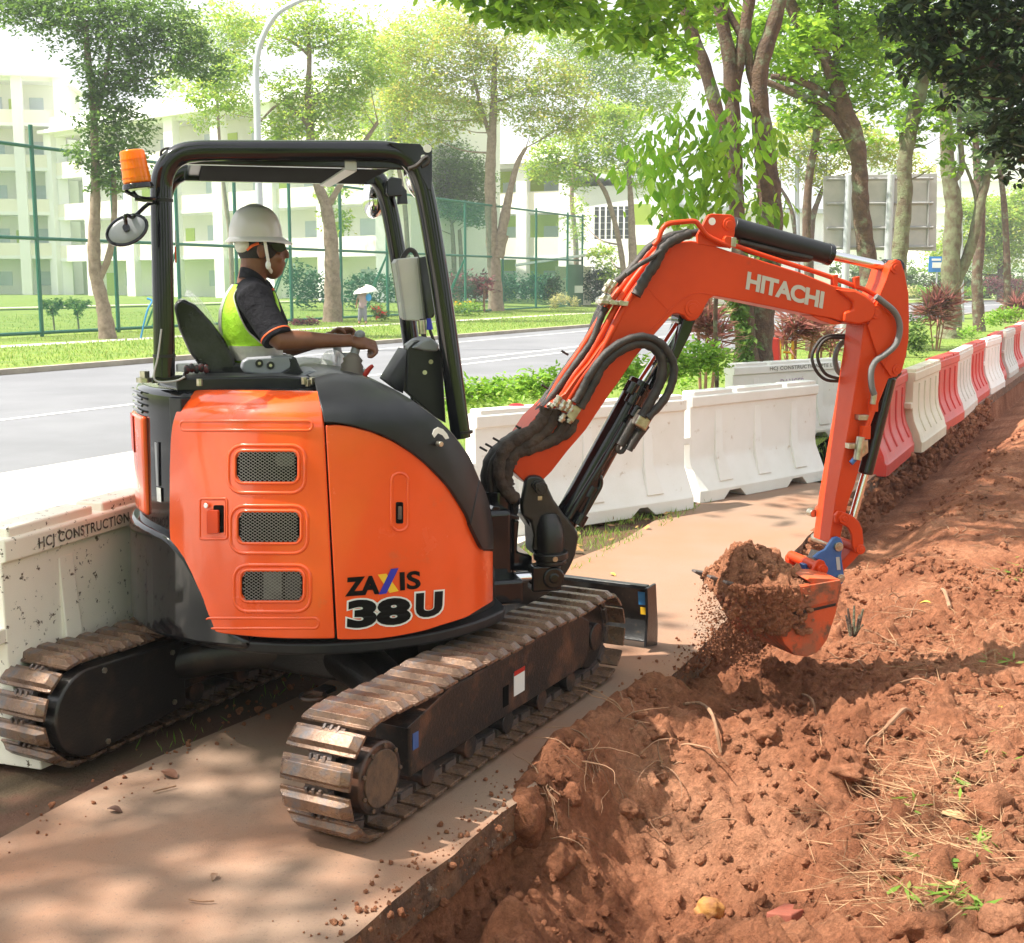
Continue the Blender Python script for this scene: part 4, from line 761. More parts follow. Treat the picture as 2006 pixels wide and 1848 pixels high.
for k in range(5): mb.tube([PP(697.6+.35*k, 601), PP(697.6+.35*k, 604.5)], [.012, .009], 6)
mb.build('body', m_skinl, pd, remesh=.03, smooth=2)
mb = MB(); mb.tube([PP(709, 604), PP(711, 592), PP(712, 580), PP(713, 573)], [.20, .19, .235, .10], 16, flat=.75); mb.tube([PP(705, 576), PP(701, 584)], [.075, .06], 10); mb.tube([PP(720, 576), PP(723, 583)], [.075, .06], 10); mb.build('blouse', M('mauve_blouse', (.38, .28, .30), .9), pd, remesh=.03, smooth=2)
mb = MB(); mb.tube([PP(707, 600), PP(705.5, 616), PP(704, 629)], [.125, .10, .08], 12); mb.tube([PP(713, 600), PP(714.5, 616), PP(716, 629)], [.125, .10, .08], 12); mb.build('trousers', M('grey_trousers', (.22, .22, .27), .9), pd, remesh=.03, smooth=1)
um = thing('umbrella', PP(714, 585), 0, 'open white umbrella held over the pedestrian across the road', 'umbrella')
uc = PP(716, 573); G = []
for i in range(7):
    t = i/6*1.15; row = []
    for k in range(33):
        q = 2*pi*k/32; r = .56*sin(t)/sin(1.15)*(1-.06*abs(sin(q*4))*t); row.append(uc+V((r*cos(q), r*sin(q)*.95, .50*cos(t)-.22+.06*cos(q))))
    G.append(row)
mb = MB(); mb.shell(G, [[p-Z0*.012 for p in r] for r in G]); mb.build('canopy', m_bwhite, um, ang=70); mb = MB(); mb.cyl(PP(717, 588), uc+Z0*.28, .012, n=6); mb.build('handle', m_galv, um)
mb = MB(); mb.ell(PP(722, 583, -.12), (.13, .06, .17)); o = mb.build('bag', M('bright_blue_bag', (.03, .30, .75), .5), sub=1); tag(o, 'bright blue bag carried by the pedestrian with the umbrella', 'bag')
# ================================================================== EXCAVATOR
XC = V((-.84, 5.77, 0)); YAW = RAD(15); E = V((cos(YAW), sin(YAW), 0)); L = V((-sin(YAW), cos(YAW), 0)); Z = V((0, 0, 1))
ex = thing('mini_excavator', XC, YAW, 'orange and black compact excavator with canopy, scooping red soil beside the path', 'excavator')
def LW(x, y, z): return XC+E*x+L*y+Z*z
def U3(px, py, yl):                 # picture point onto the upright plane yl metres left of the machine's centre line
    d = ray(px, py); t = (yl+(XC-CAM).dot(L))/d.dot(L); return CAM+d*t
def UL(pts, yl): return [U3(x, y, yl) for x, y in pts]
RADT = [(-180, .865), (-60, .88), (0, .88), (30, .87), (48, .83), (63, .76), (78, .70), (90, .68)]
def rad(phi): return sinterp(math.degrees(phi), RADT)
def inset(z): return .14*max(0, (z-1.44)/.13)**2
def wallpt(px, py, off=0.):
    d = ray(px, py).normalized(); rel = CAM-XC
    def f(t):
        p = rel+d*t; x = p.dot(E); y = p.dot(L); z = p.z
        return hypot(x, y)-(rad(atan2(x, -y))+off-inset(z))
    t = 4.2; best = (9, t); prev = t
    while t < 6.6:
        v = f(t)
        if v < best[0]: best = (v, t)
        if v < 0: break
        prev = t; t += .015
    if t >= 6.6: return CAM+d*best[1]
    a, b = prev, t
    for _ in range(22):
        c = (a+b)/2
        if f(c) < 0: b = c
        else: a = c
    return CAM+d*a
def inward(P, k):
    q = P-XC; q.z = 0; return P-q.normalized()*k
def panel(name, cols, off, thick, mat, parent, nc=26, nr=24, bevel=.006, **kw):
    # cols: list of (px, ytop, ybottom) in the picture, wrapped onto the curved side of the machine
    x0, x1 = cols[0][0], cols[-1][0]; G = []; H = []
    T = [(c[0], c[1]) for c in cols]; B = [(c[0], c[2]) for c in cols]
    for i in range(nr+1):
        r = []; h = []
        for j in range(nc+1):
            x = x0+(x1-x0)*j/nc; a = interp(x, T); b = interp(x, B); p = wallpt(x, a+(b-a)*i/nr, off); r.append(p); h.append(inward(p, thick))
        G.append(r); H.append(h)
    mb = MB(); mb.shell(G, H); return mb.build(name, mat, parent, bevel=bevel, ang=40, **kw)
# ---- undercarriage: its own frame, the tracks run along the path
UF = V((.470, .8827, 0)); UL2 = V((-.8827, .470, 0)); UC = V((-.783, 5.57, 0))
def T3(u, v, z): return UC+UF*u+UL2*v+Z*z
def loop_pt(q):                     # q in metres round the belt; returns (u, z, tangent u, tangent z)
    ra, rb, ua, ub, za, zb = .205, .197, -.985, 1.02, .238, .235
    top = ub-ua; n1 = pi*rb; n2 = top; n3 = pi*ra
    if q < top:
        t = q/top; sag = .012*sin(pi*3*t)**2; return (ua+top*t, za+ra+(zb+rb-za-ra)*t-sag, 1, 0)
    q -= top
    if q < n1:
        a = pi/2-q/rb; return (ub+rb*cos(a), zb+rb*sin(a), sin(a), -cos(a))
    q -= n1
    if q < n2: return (ub-q, .036, -1, 0)
    q -= n2; a = -pi/2-q/ra; return (ua+ra*cos(a), za+ra*sin(a), sin(a), -cos(a))
PER = 2*2.02+pi*(.205+.197)
def shoe_mesh():
    mb = MB(); P = [(-.047, 0), (.047, 0), (.047, .011), (.033, .013), (.024, .036), (-.024, .036), (-.033, .013), (-.047, .011)]
    W = .15
    prof = [V((x, 0, z)) for x, z in P]
    vs = []
    for y, s in ((-W, .0), (-W+.028, 1.), (W-.028, 1.), (W, .0)):
        for p in prof: vs.append(V((p.x*(1 if s else .97), y, p.z if (s or p.z < .02) else .014)))
    n = 8; fs = [(i*n+j, i*n+(j+1) % n, (i+1)*n+(j+1) % n, (i+1)*n+j) for i in range(3) for j in range(n)]+[tuple(range(n))[::-1], tuple(range(24, 32))]
    mb.add(vs, fs, 0)
    for y in (-.05, .05): mb.box((.0, y, -.012), .085, .022, .03, mi=1)      # link lugs on the inside
    for y in (-.03, .0, .03): mb.box((.05, y, .008), .022, .012, .014, mi=1)
    return mb
def make_track(v, label):
    tr = MB()                         # the chain under the shoes
    G = []
    for k in range(96):
        u, z, tu, tz = loop_pt(PER*k/96); nrm = V((-tz, 0, tu)); row = []
        for dv, dn in ((-.045, 0), (.045, 0), (.045, -.028), (-.045, -.028)):
            row.append(T3(u+nrm.x*dn, v+dv, z+nrm.z*dn))
        G.append(row)
    G.append(G[0]); tr.grid(G, close=True)
    t = tr.build('track', m_shoeb, ex, label=label)
    base = None; inv = wmat(t).inverted(); N = 48
    for k in range(N):
        u, z, tu, tz = loop_pt(PER*(k+.35)/N); up = UF*(-tz)+Z*tu; fw = UF*tu+Z*tz
        if base is None:
            base = shoe_mesh().build('track_shoe', [m_shoe, m_shoeb], None, bevel=.002, seg=1); base.parent = t; s = base
        else:
            s = base.copy(); col.objects.link(s); s.parent = t
        R = Matrix((fw, UL2, up)).transposed().to_4x4(); tilt = Matrix.Rotation(random.uniform(-.03, .03), 4, 'Y')
        s.matrix_basis = inv@(Matrix.Translation(T3(u, v, z))@R@tilt)
    return t
def make_frame(v, out):               # out = -1: the outer side is towards negative v
    mb = MB(); w = .10
    prof = [(-.74, .13), (.82, .13), (.90, .19), (.90, .35), (.78, .405), (-.46, .395), (-.74, .335)]
    mb.prism([T3(u, v-w, z) for u, z in prof], UL2*(2*w))
    cap = [(-.76, .335), (-.46, .395), (.78, .405), (.78, .418), (-.47, .408), (-.78, .345)]
    fr = mb.build('track_frame', m_frame, ex, bevel=.014, seg=3)
    m2 = MB()
    m2.prism([T3(u, v-w*1.15, z) for u, z in cap], UL2*(2.3*w)); m2.build('mud_shelf', m_frame, fr, bevel=.003)
    o = v+out*w
    for u in (-.58, -.25, .08, .41, .72):
        r = MB(); r.cyl(T3(u, v-.085, .088), T3(u, v+.085, .088), .05, n=18); r.build('track_roller', m_frame, ex, bevel=.005)
    r = MB(); r.cyl(T3(.02, v-.07, .40), T3(.02, v+.07, .40), .036, n=18); r.build('carrier_roller', m_frame, ex, bevel=.004)
    # sprocket and final drive
    d = MB(); pts = []
    for k in range(42):
        a = 2*pi*k/42; rr = .17 if k % 2 else .195; pts.append(T3(-1.0+rr*cos(a), v-.02, .238+rr*sin(a)))
    d.prism(pts, UL2*.04); sp = d.build('sprocket', m_frame, ex, bevel=.003)
    d = MB(); d.cyl(T3(-1.0, v+out*.145, .235), T3(-1.0, v-out*.1, .235), .135, n=36); d.build('final_drive', m_frame, sp, bevel=.012, seg=3)
    d = MB(); d.cyl(T3(-1.0, v+out*.152, .235), T3(-1.0, v+out*.14, .235), .105, n=36)
    for k in range(9): a = 2*pi*k/9; c = T3(-1.0+.118*cos(a), v+out*.147, .235+.118*sin(a)); d.cyl(c, c+UL2*out*.008, .010, n=6)
    d.build('drive_cover', M('rusty_drive_cover_%d' % (out+1), (.10, .065, .045), .8, .2, c2=(.17, .10, .06), vs=18, bump=.6, bs=70), sp, bevel=.003)
    d = MB(); d.cyl(T3(1.02, v-.045, .232), T3(1.02, v+.045, .232), .165, n=40); d.cyl(T3(1.02, v-.085, .232), T3(1.02, v+.085, .232), .07, n=24)
    d.box(T3(.88, v, .232), .30, .15, .13, UF, UL2, Z); d.build('idler_wheel', m_frame, ex, bevel=.008)
    # stowed guide plates on the front outer corner
    return fr
make_track(-.742, 'near steel track with sunlit worn shoes'); fr = make_frame(-.742, -1)
make_track(.742, 'far steel track in the shade'); make_frame(.742, 1)
def frame_decal(name, u0, u1, z0, z1, mat, par, d=.0025):
    mb = MB(); y = -.742-.10-d; mb.prism([T3(u0, y, z0), T3(u1, y, z0), T3(u1, y, z1), T3(u0, y, z1)], UL2*.002); return mb.build(name, mat, par)
frame_decal('warning_sticker', .10, .20, .20, .305, m_txtw, fr); frame_decal('sticker_header', .10, .20, .292, .312, m_red, fr, .004)
frame_decal('hole_shade_decal', .0, .05, .18, .27, m_vis, fr); frame_decal('blue_sticker', -.72, -.68, .235, .30, m_blue, fr)  # the hole is a flat decal painted shadow-black
# inner cover of the far travel motor, carbody arms, bearing, tie-down eye
mb = MB(); pts = []
for k in range(25):
    a = pi/2+pi*k/24; pts.append((-.98+.185*cos(a), .235+.185*sin(a)))
pts += [(-.42, .09), (-.42, .40)]
mb.prism([T3(u, .565, z) for u, z in pts], UL2*.08); cv = mb.build('motor_cover', m_blackd, ex, bevel=.012, seg=3)
for (u, z) in ((-.90, .39), (-.90, .08), (-.50, .36), (-.50, .13)):
    mb = MB(); mb.cyl(T3(u, .558, z), T3(u, .57, z), .013, n=6); mb.build('cover_bolt', m_zinc, cv)
def arm(u0, v0, u1, v1, name='carbody_arm'):
    mb = MB(); G = []
    for k in range(9):
        t = k/8; u = u0+(u1-u0)*t; v = v0+(v1-v0)*t; h = .11-.03*t; zc = .37-.11*(t**1.6); w = .17-.05*t
        row = []
        for q in range(12):
            a = 2*pi*q/12; row.append(T3(u+w*cos(a)*.9*(abs(cos(a))**-.35 if abs(cos(a)) > .2 else 1), v, zc+h*sin(a)))
        G.append(row)
    mb.grid(G, close=True); return mb.build(name, m_blackd, ex, sub=1)
for su in (-1, 1):
    for sv in (-1, 1): arm(su*.16, sv*.12, su*.42, sv*.66)
mb = MB(); mb.box(T3(0, 0, .36), .62, .66, .16, UF, UL2, Z); mb.box(T3(0, 0, .29), .5, .5, .06, UF, UL2, Z); cb = mb.build('carbody', m_blackd, ex, bevel=.03, seg=3)
mb = MB(); G = []
for k in range(17):
    a = 2*pi*k/16; G.append([T3(-.46+.05*cos(a)+.011*cos(b)*cos(a), -.18+.05*sin(a)+.011*cos(b)*sin(a), .265+.011*sin(b)) for b in [2*pi*j/8 for j in range(8)]])
mb.grid(G, close=True); mb.box(T3(-.385, -.18, .268), .09, .06, .02, UF, UL2, Z); mb.build('tie_down_eye', m_frame, cb)
mb = MB(); mb.cyl(LW(0, 0, .42), LW(0, 0, .53), .33, n=48); mb.cyl(LW(0, 0, .45), LW(0, 0, .48), .37, n=48); mb.build('swing_bearing', m_blackd, ex, bevel=.01)
# ---- dozer blade
bl = MB(); prof = [(1.46, .03), (1.50, .09), (1.50, .22), (1.45, .33), (1.47, .345), (1.525, .23), (1.53, .08), (1.50, .02)]
bl.prism([T3(u+.19, -.85, z+.01) for u, z in prof], UL2*1.74); bld = bl.build('dozer_blade', m_bladeblk, ex, bevel=.006)
for v in (-.866, .89):
    mb = MB(); mb.prism([T3(u+.19, v, z) for u, z in [(1.40, .03), (1.57, .0), (1.57, .12), (1.53, .36), (1.40, .36), (1.42, .2)]], UL2*.016); mb.build('blade_end_plate', m_bladeblk, bld, bevel=.004)
for v in (-.4, .4):
    mb = MB(); mb.prism([T3(.55, v-.04, .20), T3(1.63, v-.04, .08), T3(1.63, v-.04, .2), T3(.55, v-.04, .32)], UL2*.08); mb.build('blade_arm', m_blackd, bld, bevel=.01)
mb = MB(); mb.box(T3(1.635, .02, .355), .05, 1.74, .02, UF, UL2, Z); mb.build('blade_top_strip', m_bladeblk, bld, bevel=.003)
mb = MB(); q = [T3(1.65, -.845, .25), T3(1.65, -.795, .25), T3(1.634, -.795, .325), T3(1.634, -.845, .325)]; mb.prism(q, UF*-.004); mb.build('blue_label', M('blue_sticker_print', (.04, .24, .58), .5), bld)
mb = MB(); q = [T3(1.656, -.842, .195), T3(1.656, -.805, .195), T3(1.651, -.805, .235), T3(1.651, -.842, .235)]; mb.prism(q, UF*-.004); mb.build('yellow_label', m_txty, bld)
# ---- turntable body core
def planring(off, z, a0=-180, a1=180, n=72, ro=None):
    return [LW((rad(RAD(a))+off)*sin(RAD(a)) if ro is None else ro*sin(RAD(a)), -(rad(RAD(a))+off)*cos(RAD(a)) if ro is None else -ro*cos(RAD(a)), z) for a in [a0+(a1-a0)*k/n for k in range(n+1)]]
def rradial(a):                      # rounded body, cut flat across the front
    a = (a+180) % 360-180; r = .86
    if a > 40 and a < 140: r = min(r, .70/max(.2, sin(RAD(a))))
    return r
mb = MB(); mb.prism([LW((rradial(a)-.045)*sin(RAD(a)), -(rradial(a)-.045)*cos(RAD(a)), .53) for a in range(0, 360, 5)], Z*.22)
mb.prism([LW((rradial(a)-.05)*sin(RAD(a)), -(rradial(a)-.05)*cos(RAD(a)), .70) for a in range(-180, 6, 5)], Z*.77)
mb.prism([LW((rradial(a)-.07)*sin(RAD(a)), -(rradial(a)-.07)*cos(RAD(a)), .72) for a in range(-170, 38, 5)], Z*.30); core = mb.build('turntable_body', m_blackd, ex, bevel=.03)
mb = MB(); mb.prism([LW((rradial(a)+.012)*sin(RAD(a)), -(rradial(a)+.012)*cos(RAD(a)), .497) for a in range(0, 360, 4)], Z*.052); mb.build('lower_skirt', m_blackm, ex, bevel=.014, seg=3)
# deck
mb = MB(); mb.prism([LW((rradial(a)-.10)*sin(RAD(a)), -(rradial(a)-.10)*cos(RAD(a)), 1.46) for a in range(-180, 6, 5)], Z*.095)
mb.build('engine_deck', m_blackm, ex, bevel=.012)
# ---- engine door
DOOR_T = [(331, 1000), (336.6, 830), (344, 800), (352, 786), (365, 771), (377.6, 764.5), (500, 765.5), (625.7, 767.6), (632, 800), (634.3, 822), (657, 822)]
def door_cols():
    L_ = [(330.7, 1017.6), (331, 920), (333, 860), (336.6, 830), (344, 806), (352.2, 790), (362, 775), (377.6, 764.5)]
    R_ = [(625.7, 767.6), (631, 795), (634.3, 822), (645, 1030), (656, 1252)]
    B_ = [(330.7, 1040), (336.6, 1103.6), (343, 1128), (352.2, 1150.4), (371.7, 1185.6), (387.4, 1213), (391.3, 1236.4)]
    return L_, R_, B_
_L, _R, _B = door_cols()
def door_grid(off, thick, nr=40, nc=26, inx=0.):
    G = []; H = []
    left = sorted([(y, x) for x, y in _L]+[(y, x) for x, y in _B]); right = sorted([(y, x) for x, y in _R])
    for i in range(nr+1):
        t = i/nr; row = []; h = []
        for j in range(nc+1):
            s = j/nc
            yl = 764.5+(1236.4-764.5)*t; yr = 767.6+(1252-767.6)*t
            y = yl+(yr-yl)*s+10*sin(pi*s)*t*t*.6; x0 = interp(yl, left)+inx; x1 = interp(yr, right)-inx
            p = wallpt(x0+(x1-x0)*s, y, off); row.append(p); h.append(inward(p, thick))
        G.append(row); H.append(h)
    return G, H
G, H = door_grid(.012, .05); mb = MB(); mb.shell(G, H)
door = mb.build('engine_door', m_orange, ex, bevel=.008, seg=3, ang=50)
def rrect(x0, y0, x1, y1, r, n=5):
    out = []
    for cx, cy, a0 in ((x1-r, y0+r, -90), (x1-r, y1-r, 0), (x0+r, y1-r, 90), (x0+r, y0+r, 180)):
        for k in range(n+1): a = RAD(a0+90*k/n); out.append((cx+r*cos(a), cy+r*sin(a)))
    return out
def dens(pts, m=7.):
    out = []
    for i, p in enumerate(pts):
        q = pts[(i+1) % len(pts)]; k = max(1, int(hypot(q[0]-p[0], q[1]-p[1])/m)); out += [(p[0]+(q[0]-p[0])*j/k, p[1]+(q[1]-p[1])*j/k) for j in range(k)]
    return out
def wpatch(name, x0, y0, x1, y1, r, off, thick, mat, parent, nc=14, nr=8):
    G = []; H = []
    for i in range(nr+1):
        row = []
        for j in range(nc+1):
            x = x0+(x1-x0)*j/nc; dx = max(0, r-min(x-x0, x1-x)); c = r-sqrt(max(0, r*r-dx*dx)); a = y0+c; b = y1-c; row.append(wallpt(x, a+(b-a)*i/nr, off))
        G.append(row); H.append([inward(p, thick) for p in row])
    mb = MB(); mb.shell(G, H); return mb.build(name, mat, parent)
def wring(name, pts, off, r, mat, parent, flat=.6, n=8):
    pts = dens(pts); P = [wallpt(x, y, off) for x, y in pts]; P.append(P[0]); P.append(P[1]); mb = MB(); mb.tube(P, r, n, cap=False); return mb.build(name, mat, parent, ang=80)
def wplate(name, pts, off, thick, mat, parent, bevel=0.):
    P = [wallpt(x, y, off) for x, y in pts]; c = sum(P, V((0, 0, 0)))/len(P); vec = (V((c.x, c.y, 0))-V((XC.x, XC.y, 0))).normalized()*-thick
    mb = MB(); mb.prism(P, vec); return mb.build(name, mat, parent, bevel=bevel)
m_filter = M('pale_filter_body', (.16, .16, .15), .7, c2=(.08, .08, .08), vs=20)
for gi, (x0, y0, x1, y1) in enumerate(((463.5, 885.6, 582.7, 943.4), (467.4, 1004, 587.4, 1061.8), (474, 1120, 593.2, 1176))):
    g = wpatch('grille', x0, y0, x1, y1, 13, .0150, .004, m_vis, door)  # dark plate lying on the door, its colour gives the recess shade
    # raised lip and the dished surround below it
    wring('grille_lip', rrect(x0-3, y0-3, x1+3, y1+3, 15), .013, .0075, m_orange, g)
    wring('grille_surround', rrect(x0-15, y0-13, x1+15, y1+22, 26), .009, .0085, m_orange, g)
    mb = MB(); st = 9.2
    for sgn in (1, -1):
        k = -20
        while k < 40:
            xa = x0+k*st; pts = []
            for q in range(0, 15):
                y = y0+(y1-y0)*q/14; x = xa+sgn*(y-y0)*1.55*.95+(0 if sgn > 0 else 0)
                if x0+1 <= x <= x1-1: pts.append(wallpt(x, y, .0195))
            if len(pts) > 1: mb.tube(pts, .0013, 4, cap=False)
            k += 1
    mb.build('grille_wires', m_mesh, g)
    if gi == 0: wpatch('filter_canister', x0+76, y0+3, x1-6, y0+28, 9, .0165, .002, M('dim_engine_metal', (.07, .07, .065), .7), g)
    if gi == 2: wpatch('filter_canister', x0+42, y0+2, x0+78, y1-2, 3, .0165, .002, m_filter, g); wpatch('hose_bundle', x0+84, y0+4, x1-3, y1-3, 9, .0162, .002, M('dim_engine_grey', (.04, .04, .045), .7), g)
wring('pressed_groove', rrect(354, 825, 612, 843, 8), .008, .007, m_orange, door); wring('pressed_groove', rrect(403, 1211, 624, 1231, 8), .008, .007, m_orange, door)
h = wplate('door_handle', rrect(396, 981, 441, 1050, 4), .015, .004, m_orange, door); wring('handle_rim', rrect(392, 977, 445, 1056, 5), .011, .006, m_orange, h)
wplate('pocket_shade_plate', rrect(418, 990, 438, 1044, 3), .0165, .003, m_vis, h); wplate('handle_lever', rrect(404, 1000, 427, 1046, 3), .028, .012, m_orange2, h, .003)  # pocket is a flat plate, its shade painted black
mb = MB(); p = wallpt(407, 990, .016); mb.cyl(p, inward(p, -.014), .011, n=18); mb.build('key_lock', m_chrome, h, bevel=.002)
# ---- right hand lower side panel and the black fender over it
RP = [(637.4, 834, 1253.5), (662, 832, 1253.5), (688, 836, 1253), (727, 846, 1252), (766, 863, 1247), (800, 884, 1241), (828.8, 906, 1235), (858, 933, 1226), (883.5, 961, 1219), (900, 985, 1214), (914.7, 1012, 1209), (926, 1038, 1202), (934.3, 1058, 1197), (946, 1078, 1190), (957, 1079, 1184), (966, 1080, 1178)]
def rp_grid(off, thick, nr=30, nc=34):
    G = []; H = []; T = [(a, b) for a, b, c in RP]; B = [(a, c) for a, b, c in RP]; left = [(834, 637.4), (1253.5, 660.8)]
    for i in range(nr+1):
        t = i/nr; row = []; h = []
        for j in range(nc+1):
            s = j/nc; x = 637.4+(966-637.4)*s; a = interp(x, T); b = interp(x, B); y = a+(b-a)*t; x2 = x+(interp(y, left)-637.4)*(1-s)**1.2
            p = wallpt(x2, y, off); row.append(p); h.append(inward(p, thick))
        G.append(row); H.append(h)
    return G, H
G, H = rp_grid(.012, .05); mb = MB(); mb.shell(G, H); side = mb.build('side_panel', m_orange, ex, bevel=.008, seg=3, ang=50)
sl = wring('pressed_slot', rrect(767, 927, 799, 1040, 15), .011, .0065, m_orange, side); wplate('slot_shade_plate', rrect(776, 984, 790, 1026, 3), .016, .003, m_vis, sl); wplate('latch_bar', rrect(780, 992, 787, 1018, 2), .019, .003, m_shoeb, sl)  # slot is a flat plate coloured as dark as a shaded gap
FO = [(614, 742), (630, 737), (649, 733), (680, 734.5), (707.7, 739), (736, 748), (766, 759.8), (798, 778), (828.8, 799), (858, 821), (883.5, 846), (902, 869), (918.6, 893), (930, 916), (940, 939.5), (950, 960), (957.7, 982.5), (963, 1010), (966.3, 1037), (967, 1076)]
FI = [(635.4, 829), (650, 829), (662, 830), (688, 834), (712, 841), (740, 850), (766, 861), (798, 881), (828.8, 904), (855, 929), (878, 953), (892, 973), (905, 993), (915, 1010), (922, 1028), (929, 1043), (936, 1057), (941, 1067), (945, 1074), (950, 1078)]
def fender(i0, i1, name, off=.03, parent=ex):
    G = []; H = []; n = 6; O = FO[i0:i1+1]; I = FI[i0:i1+1]
    O = [(a.x, a.y) for a in smoothline([(x, y, 0) for x, y in O], 3)]; I = [(a.x, a.y) for a in smoothline([(x, y, 0) for x, y in I], 3)]
    for k in range(n+1):
        t = k/n; row = []; h = []
        bulge = off-.035*(1-t)**2.2
        for (ox, oy), (ix, iy) in zip(O, I):
            p = wallpt(ox+(ix-ox)*t, oy+(iy-oy)*t, bulge); row.append(p); h.append(inward(p, .07))
        G.append(row); H.append(h)
    mb = MB(); mb.shell(G, H); return mb.build(name, m_blackm, parent, bevel=.01, seg=3, ang=50)
fen = fender(0, 14, 'fender'); fender(14, 19, 'fender_lower_cap', .034, fen)
wplate('lever_scale_label', [(847, 851), (850, 842), (858, 837), (868, 841), (876, 850), (880, 859), (873, 861), (867, 853), (858, 849), (851, 858)], .036, .002, m_txtw, fen)
mb = MB(); p = wallpt(857, 869, .03); mb.cyl(p, inward(p, -.03), .011, n=16); mb.build('fuel_knob', m_zinc, fen, bevel=.002)
# floor top under the fender and console
P = [wallpt(x, y, -.02) for x, y in FO[:14]]
mb = MB(); mb.grid([[p for p in P], [p+L*.45+E*.0 for p in P], [p+L*1.2 for p in P]]); mb.build('cab_floor', m_blackm, ex)
# lettering on the side panel
zx = text_on('model_lettering', 'ZA', [(676, 1169), (744, 1164), (745, 1127), (677, 1132)], lambda x, y: wallpt(x, y, .0165), m_txtk, side, bold=.055)
text_on('model_lettering', 'IS', [(784, 1158), (824.5, 1153), (824, 1118), (783, 1121)], lambda x, y: wallpt(x, y, .0165), m_txtk, side, bold=.03)
def wflat(name, pts, off, mat, par):
    mb = MB(); mb.add([wallpt(x, y, off) for x, y in pts], [tuple(range(len(pts)))]); return mb.build(name, mat, par, fixn=False)
wflat('model_lettering', [(740, 1126), (757, 1124), (781, 1158), (763, 1162)], .0168, m_txty, side)
wflat('model_lettering', [(742, 1165), (757, 1163), (781, 1113), (766, 1115)], .0175, m_txtb, side)
for body, q in (('38', [(679.5, 1232.5), (805, 1222), (805, 1170), (681, 1176.5)]), ('U', [(814, 1213), (866, 1205), (868, 1158), (815, 1163)])):
    for k, (pd, mt, off, bd) in enumerate(((1.2, m_txtw, .0160, .09), (0, m_txtk, .0178, .058))):
        g = 3.5 if k == 0 else 0
        qq = [(q[0][0]-g, q[0][1]+g), (q[1][0]+g, q[1][1]+g), (q[2][0]+g, q[2][1]-g), (q[3][0]-g, q[3][1]-g)]
        text_on('model_number' if k else 'number_outline', body, qq, lambda x, y: wallpt(x, y, off), mt, side, bold=bd)
# ---- counterweight round the rear
def arcband(name, a0, a1, ro, ri, zb, zt, mat, parent, bevel=.02, n=48, seg=3, lean=0.):
    G = [[], [], [], []]
    for k in range(n+1):
        t = k/n; a = RAD(a0+(a1-a0)*t); o_ = ro(t) if callable(ro) else ro; b = zb(t) if callable(zb) else zb; c = zt(t) if callable(zt) else zt
        for r, z, g in ((o_, b, 0), (o_-lean, c, 1), (ri, c, 2), (ri, b, 3)): G[g].append(LW(r*sin(a), -r*cos(a), z))
    rows = G+[G[0]]
    mb = MB(); mb.grid(rows); N = n+1
    mb.f += [(0, N, 2*N, 3*N), (n, N+n, 2*N+n, 3*N+n)]; mb.m += [0, 0]
    o = mb.build(name, mat, parent, bevel=0); 
    import bmesh
    bm = bmesh.new(); bm.from_mesh(o.data); bmesh.ops.remove_doubles(bm, verts=bm.verts, dist=.0004); bmesh.ops.recalc_face_normals(bm, faces=bm.faces); bm.to_mesh(o.data); bm.free()
    o.data.polygons.foreach_set('use_smooth', [True]*len(o.data.polygons))
    b = o.modifiers.new('bevel', 'BEVEL'); b.width = bevel; b.segments = seg; b.limit_method = 'ANGLE'; b.angle_limit = RAD(40); b.harden_normals = True
    return o
def cw_top(t):                        # top edge drops towards the engine door
    a = -200+(-28+200)*t
    return interp(a, [(-200, .97), (-72, .97), (-62, .965), (-55, .95), (-49, .90), (-44, .80), (-39, .68), (-35, .60), (-28, .56)])
cw = arcband('counterweight', -200, -30, lambda t: .925-.035*max(0, (t-.8)/.2), .80, .515, cw_top, m_black, ex, bevel=.03, n=60, lean=.012)
mb = MB(); mb.prism([LW(.85*sin(RAD(-78)), -.93*cos(RAD(-78))-.02, .70), ]+[LW(.9*sin(RAD(a)), -.9*cos(RAD(a)), .70) for a in (-84, -76)], Z*.1)
hood = arcband('rear_hood', -200, -50, .868, .76, .93, 1.555, m_black, ex, bevel=.03, n=60, lean=.01)
arcband('door_seal', -54.5, -49.5, .882, .80, .60, 1.53, m_blackm, hood, bevel=.006, n=6)
rp = arcband('rear_panel', -170, -71, .884, .85, 1.0, 1.43, m_orange, hood, bevel=.02, n=40)
mb = MB(); 
def hp(a, z, r=.889): return LW(r*sin(RAD(a)), -r*cos(RAD(a)), z)
mb.prism([hp(-80, 1.26), hp(-90, 1.26), hp(-90, 1.42), hp(-80, 1.42)], L*.01+E*.004); mb.build('rear_plate', M('red_number_plate', (.45, .04, .03), .4), hood)
mb = MB(); mb.prism([hp(-64, 1.08, .872), hp(-61.5, 1.08, .872), hp(-61.5, 1.14, .872), hp(-64, 1.14, .872)], L*.004); mb.build('hood_sticker', m_txtw, hood)
mb = MB(); mb.prism([hp(-64, 1.145, .872), hp(-62.8, 1.145, .872), hp(-62.8, 1.33, .872), hp(-64, 1.33, .872)], L*.004); mb.build('hood_caption', m_grey, hood)
for a, z in ((-70, 1.5), (-70, 1.44)):   # cooling louvres pressed in the corner
    pass
for k in range(5):
    mb = MB(); P = [hp(a, 1.53-.028*k, .872) for a in (-72, -76, -80, -84, -88)]; mb.tube(P, .006, 6); mb.build('louvre', m_black, hood)
mb = MB(); q = U3(284, 744, -.45); mb.cyl(q, q+Z*.035, .022, n=6); mb.cyl(q-Z*.01, q+Z*.008, .035, n=16); mb.build('lifting_bolt', m_zinc, hood)
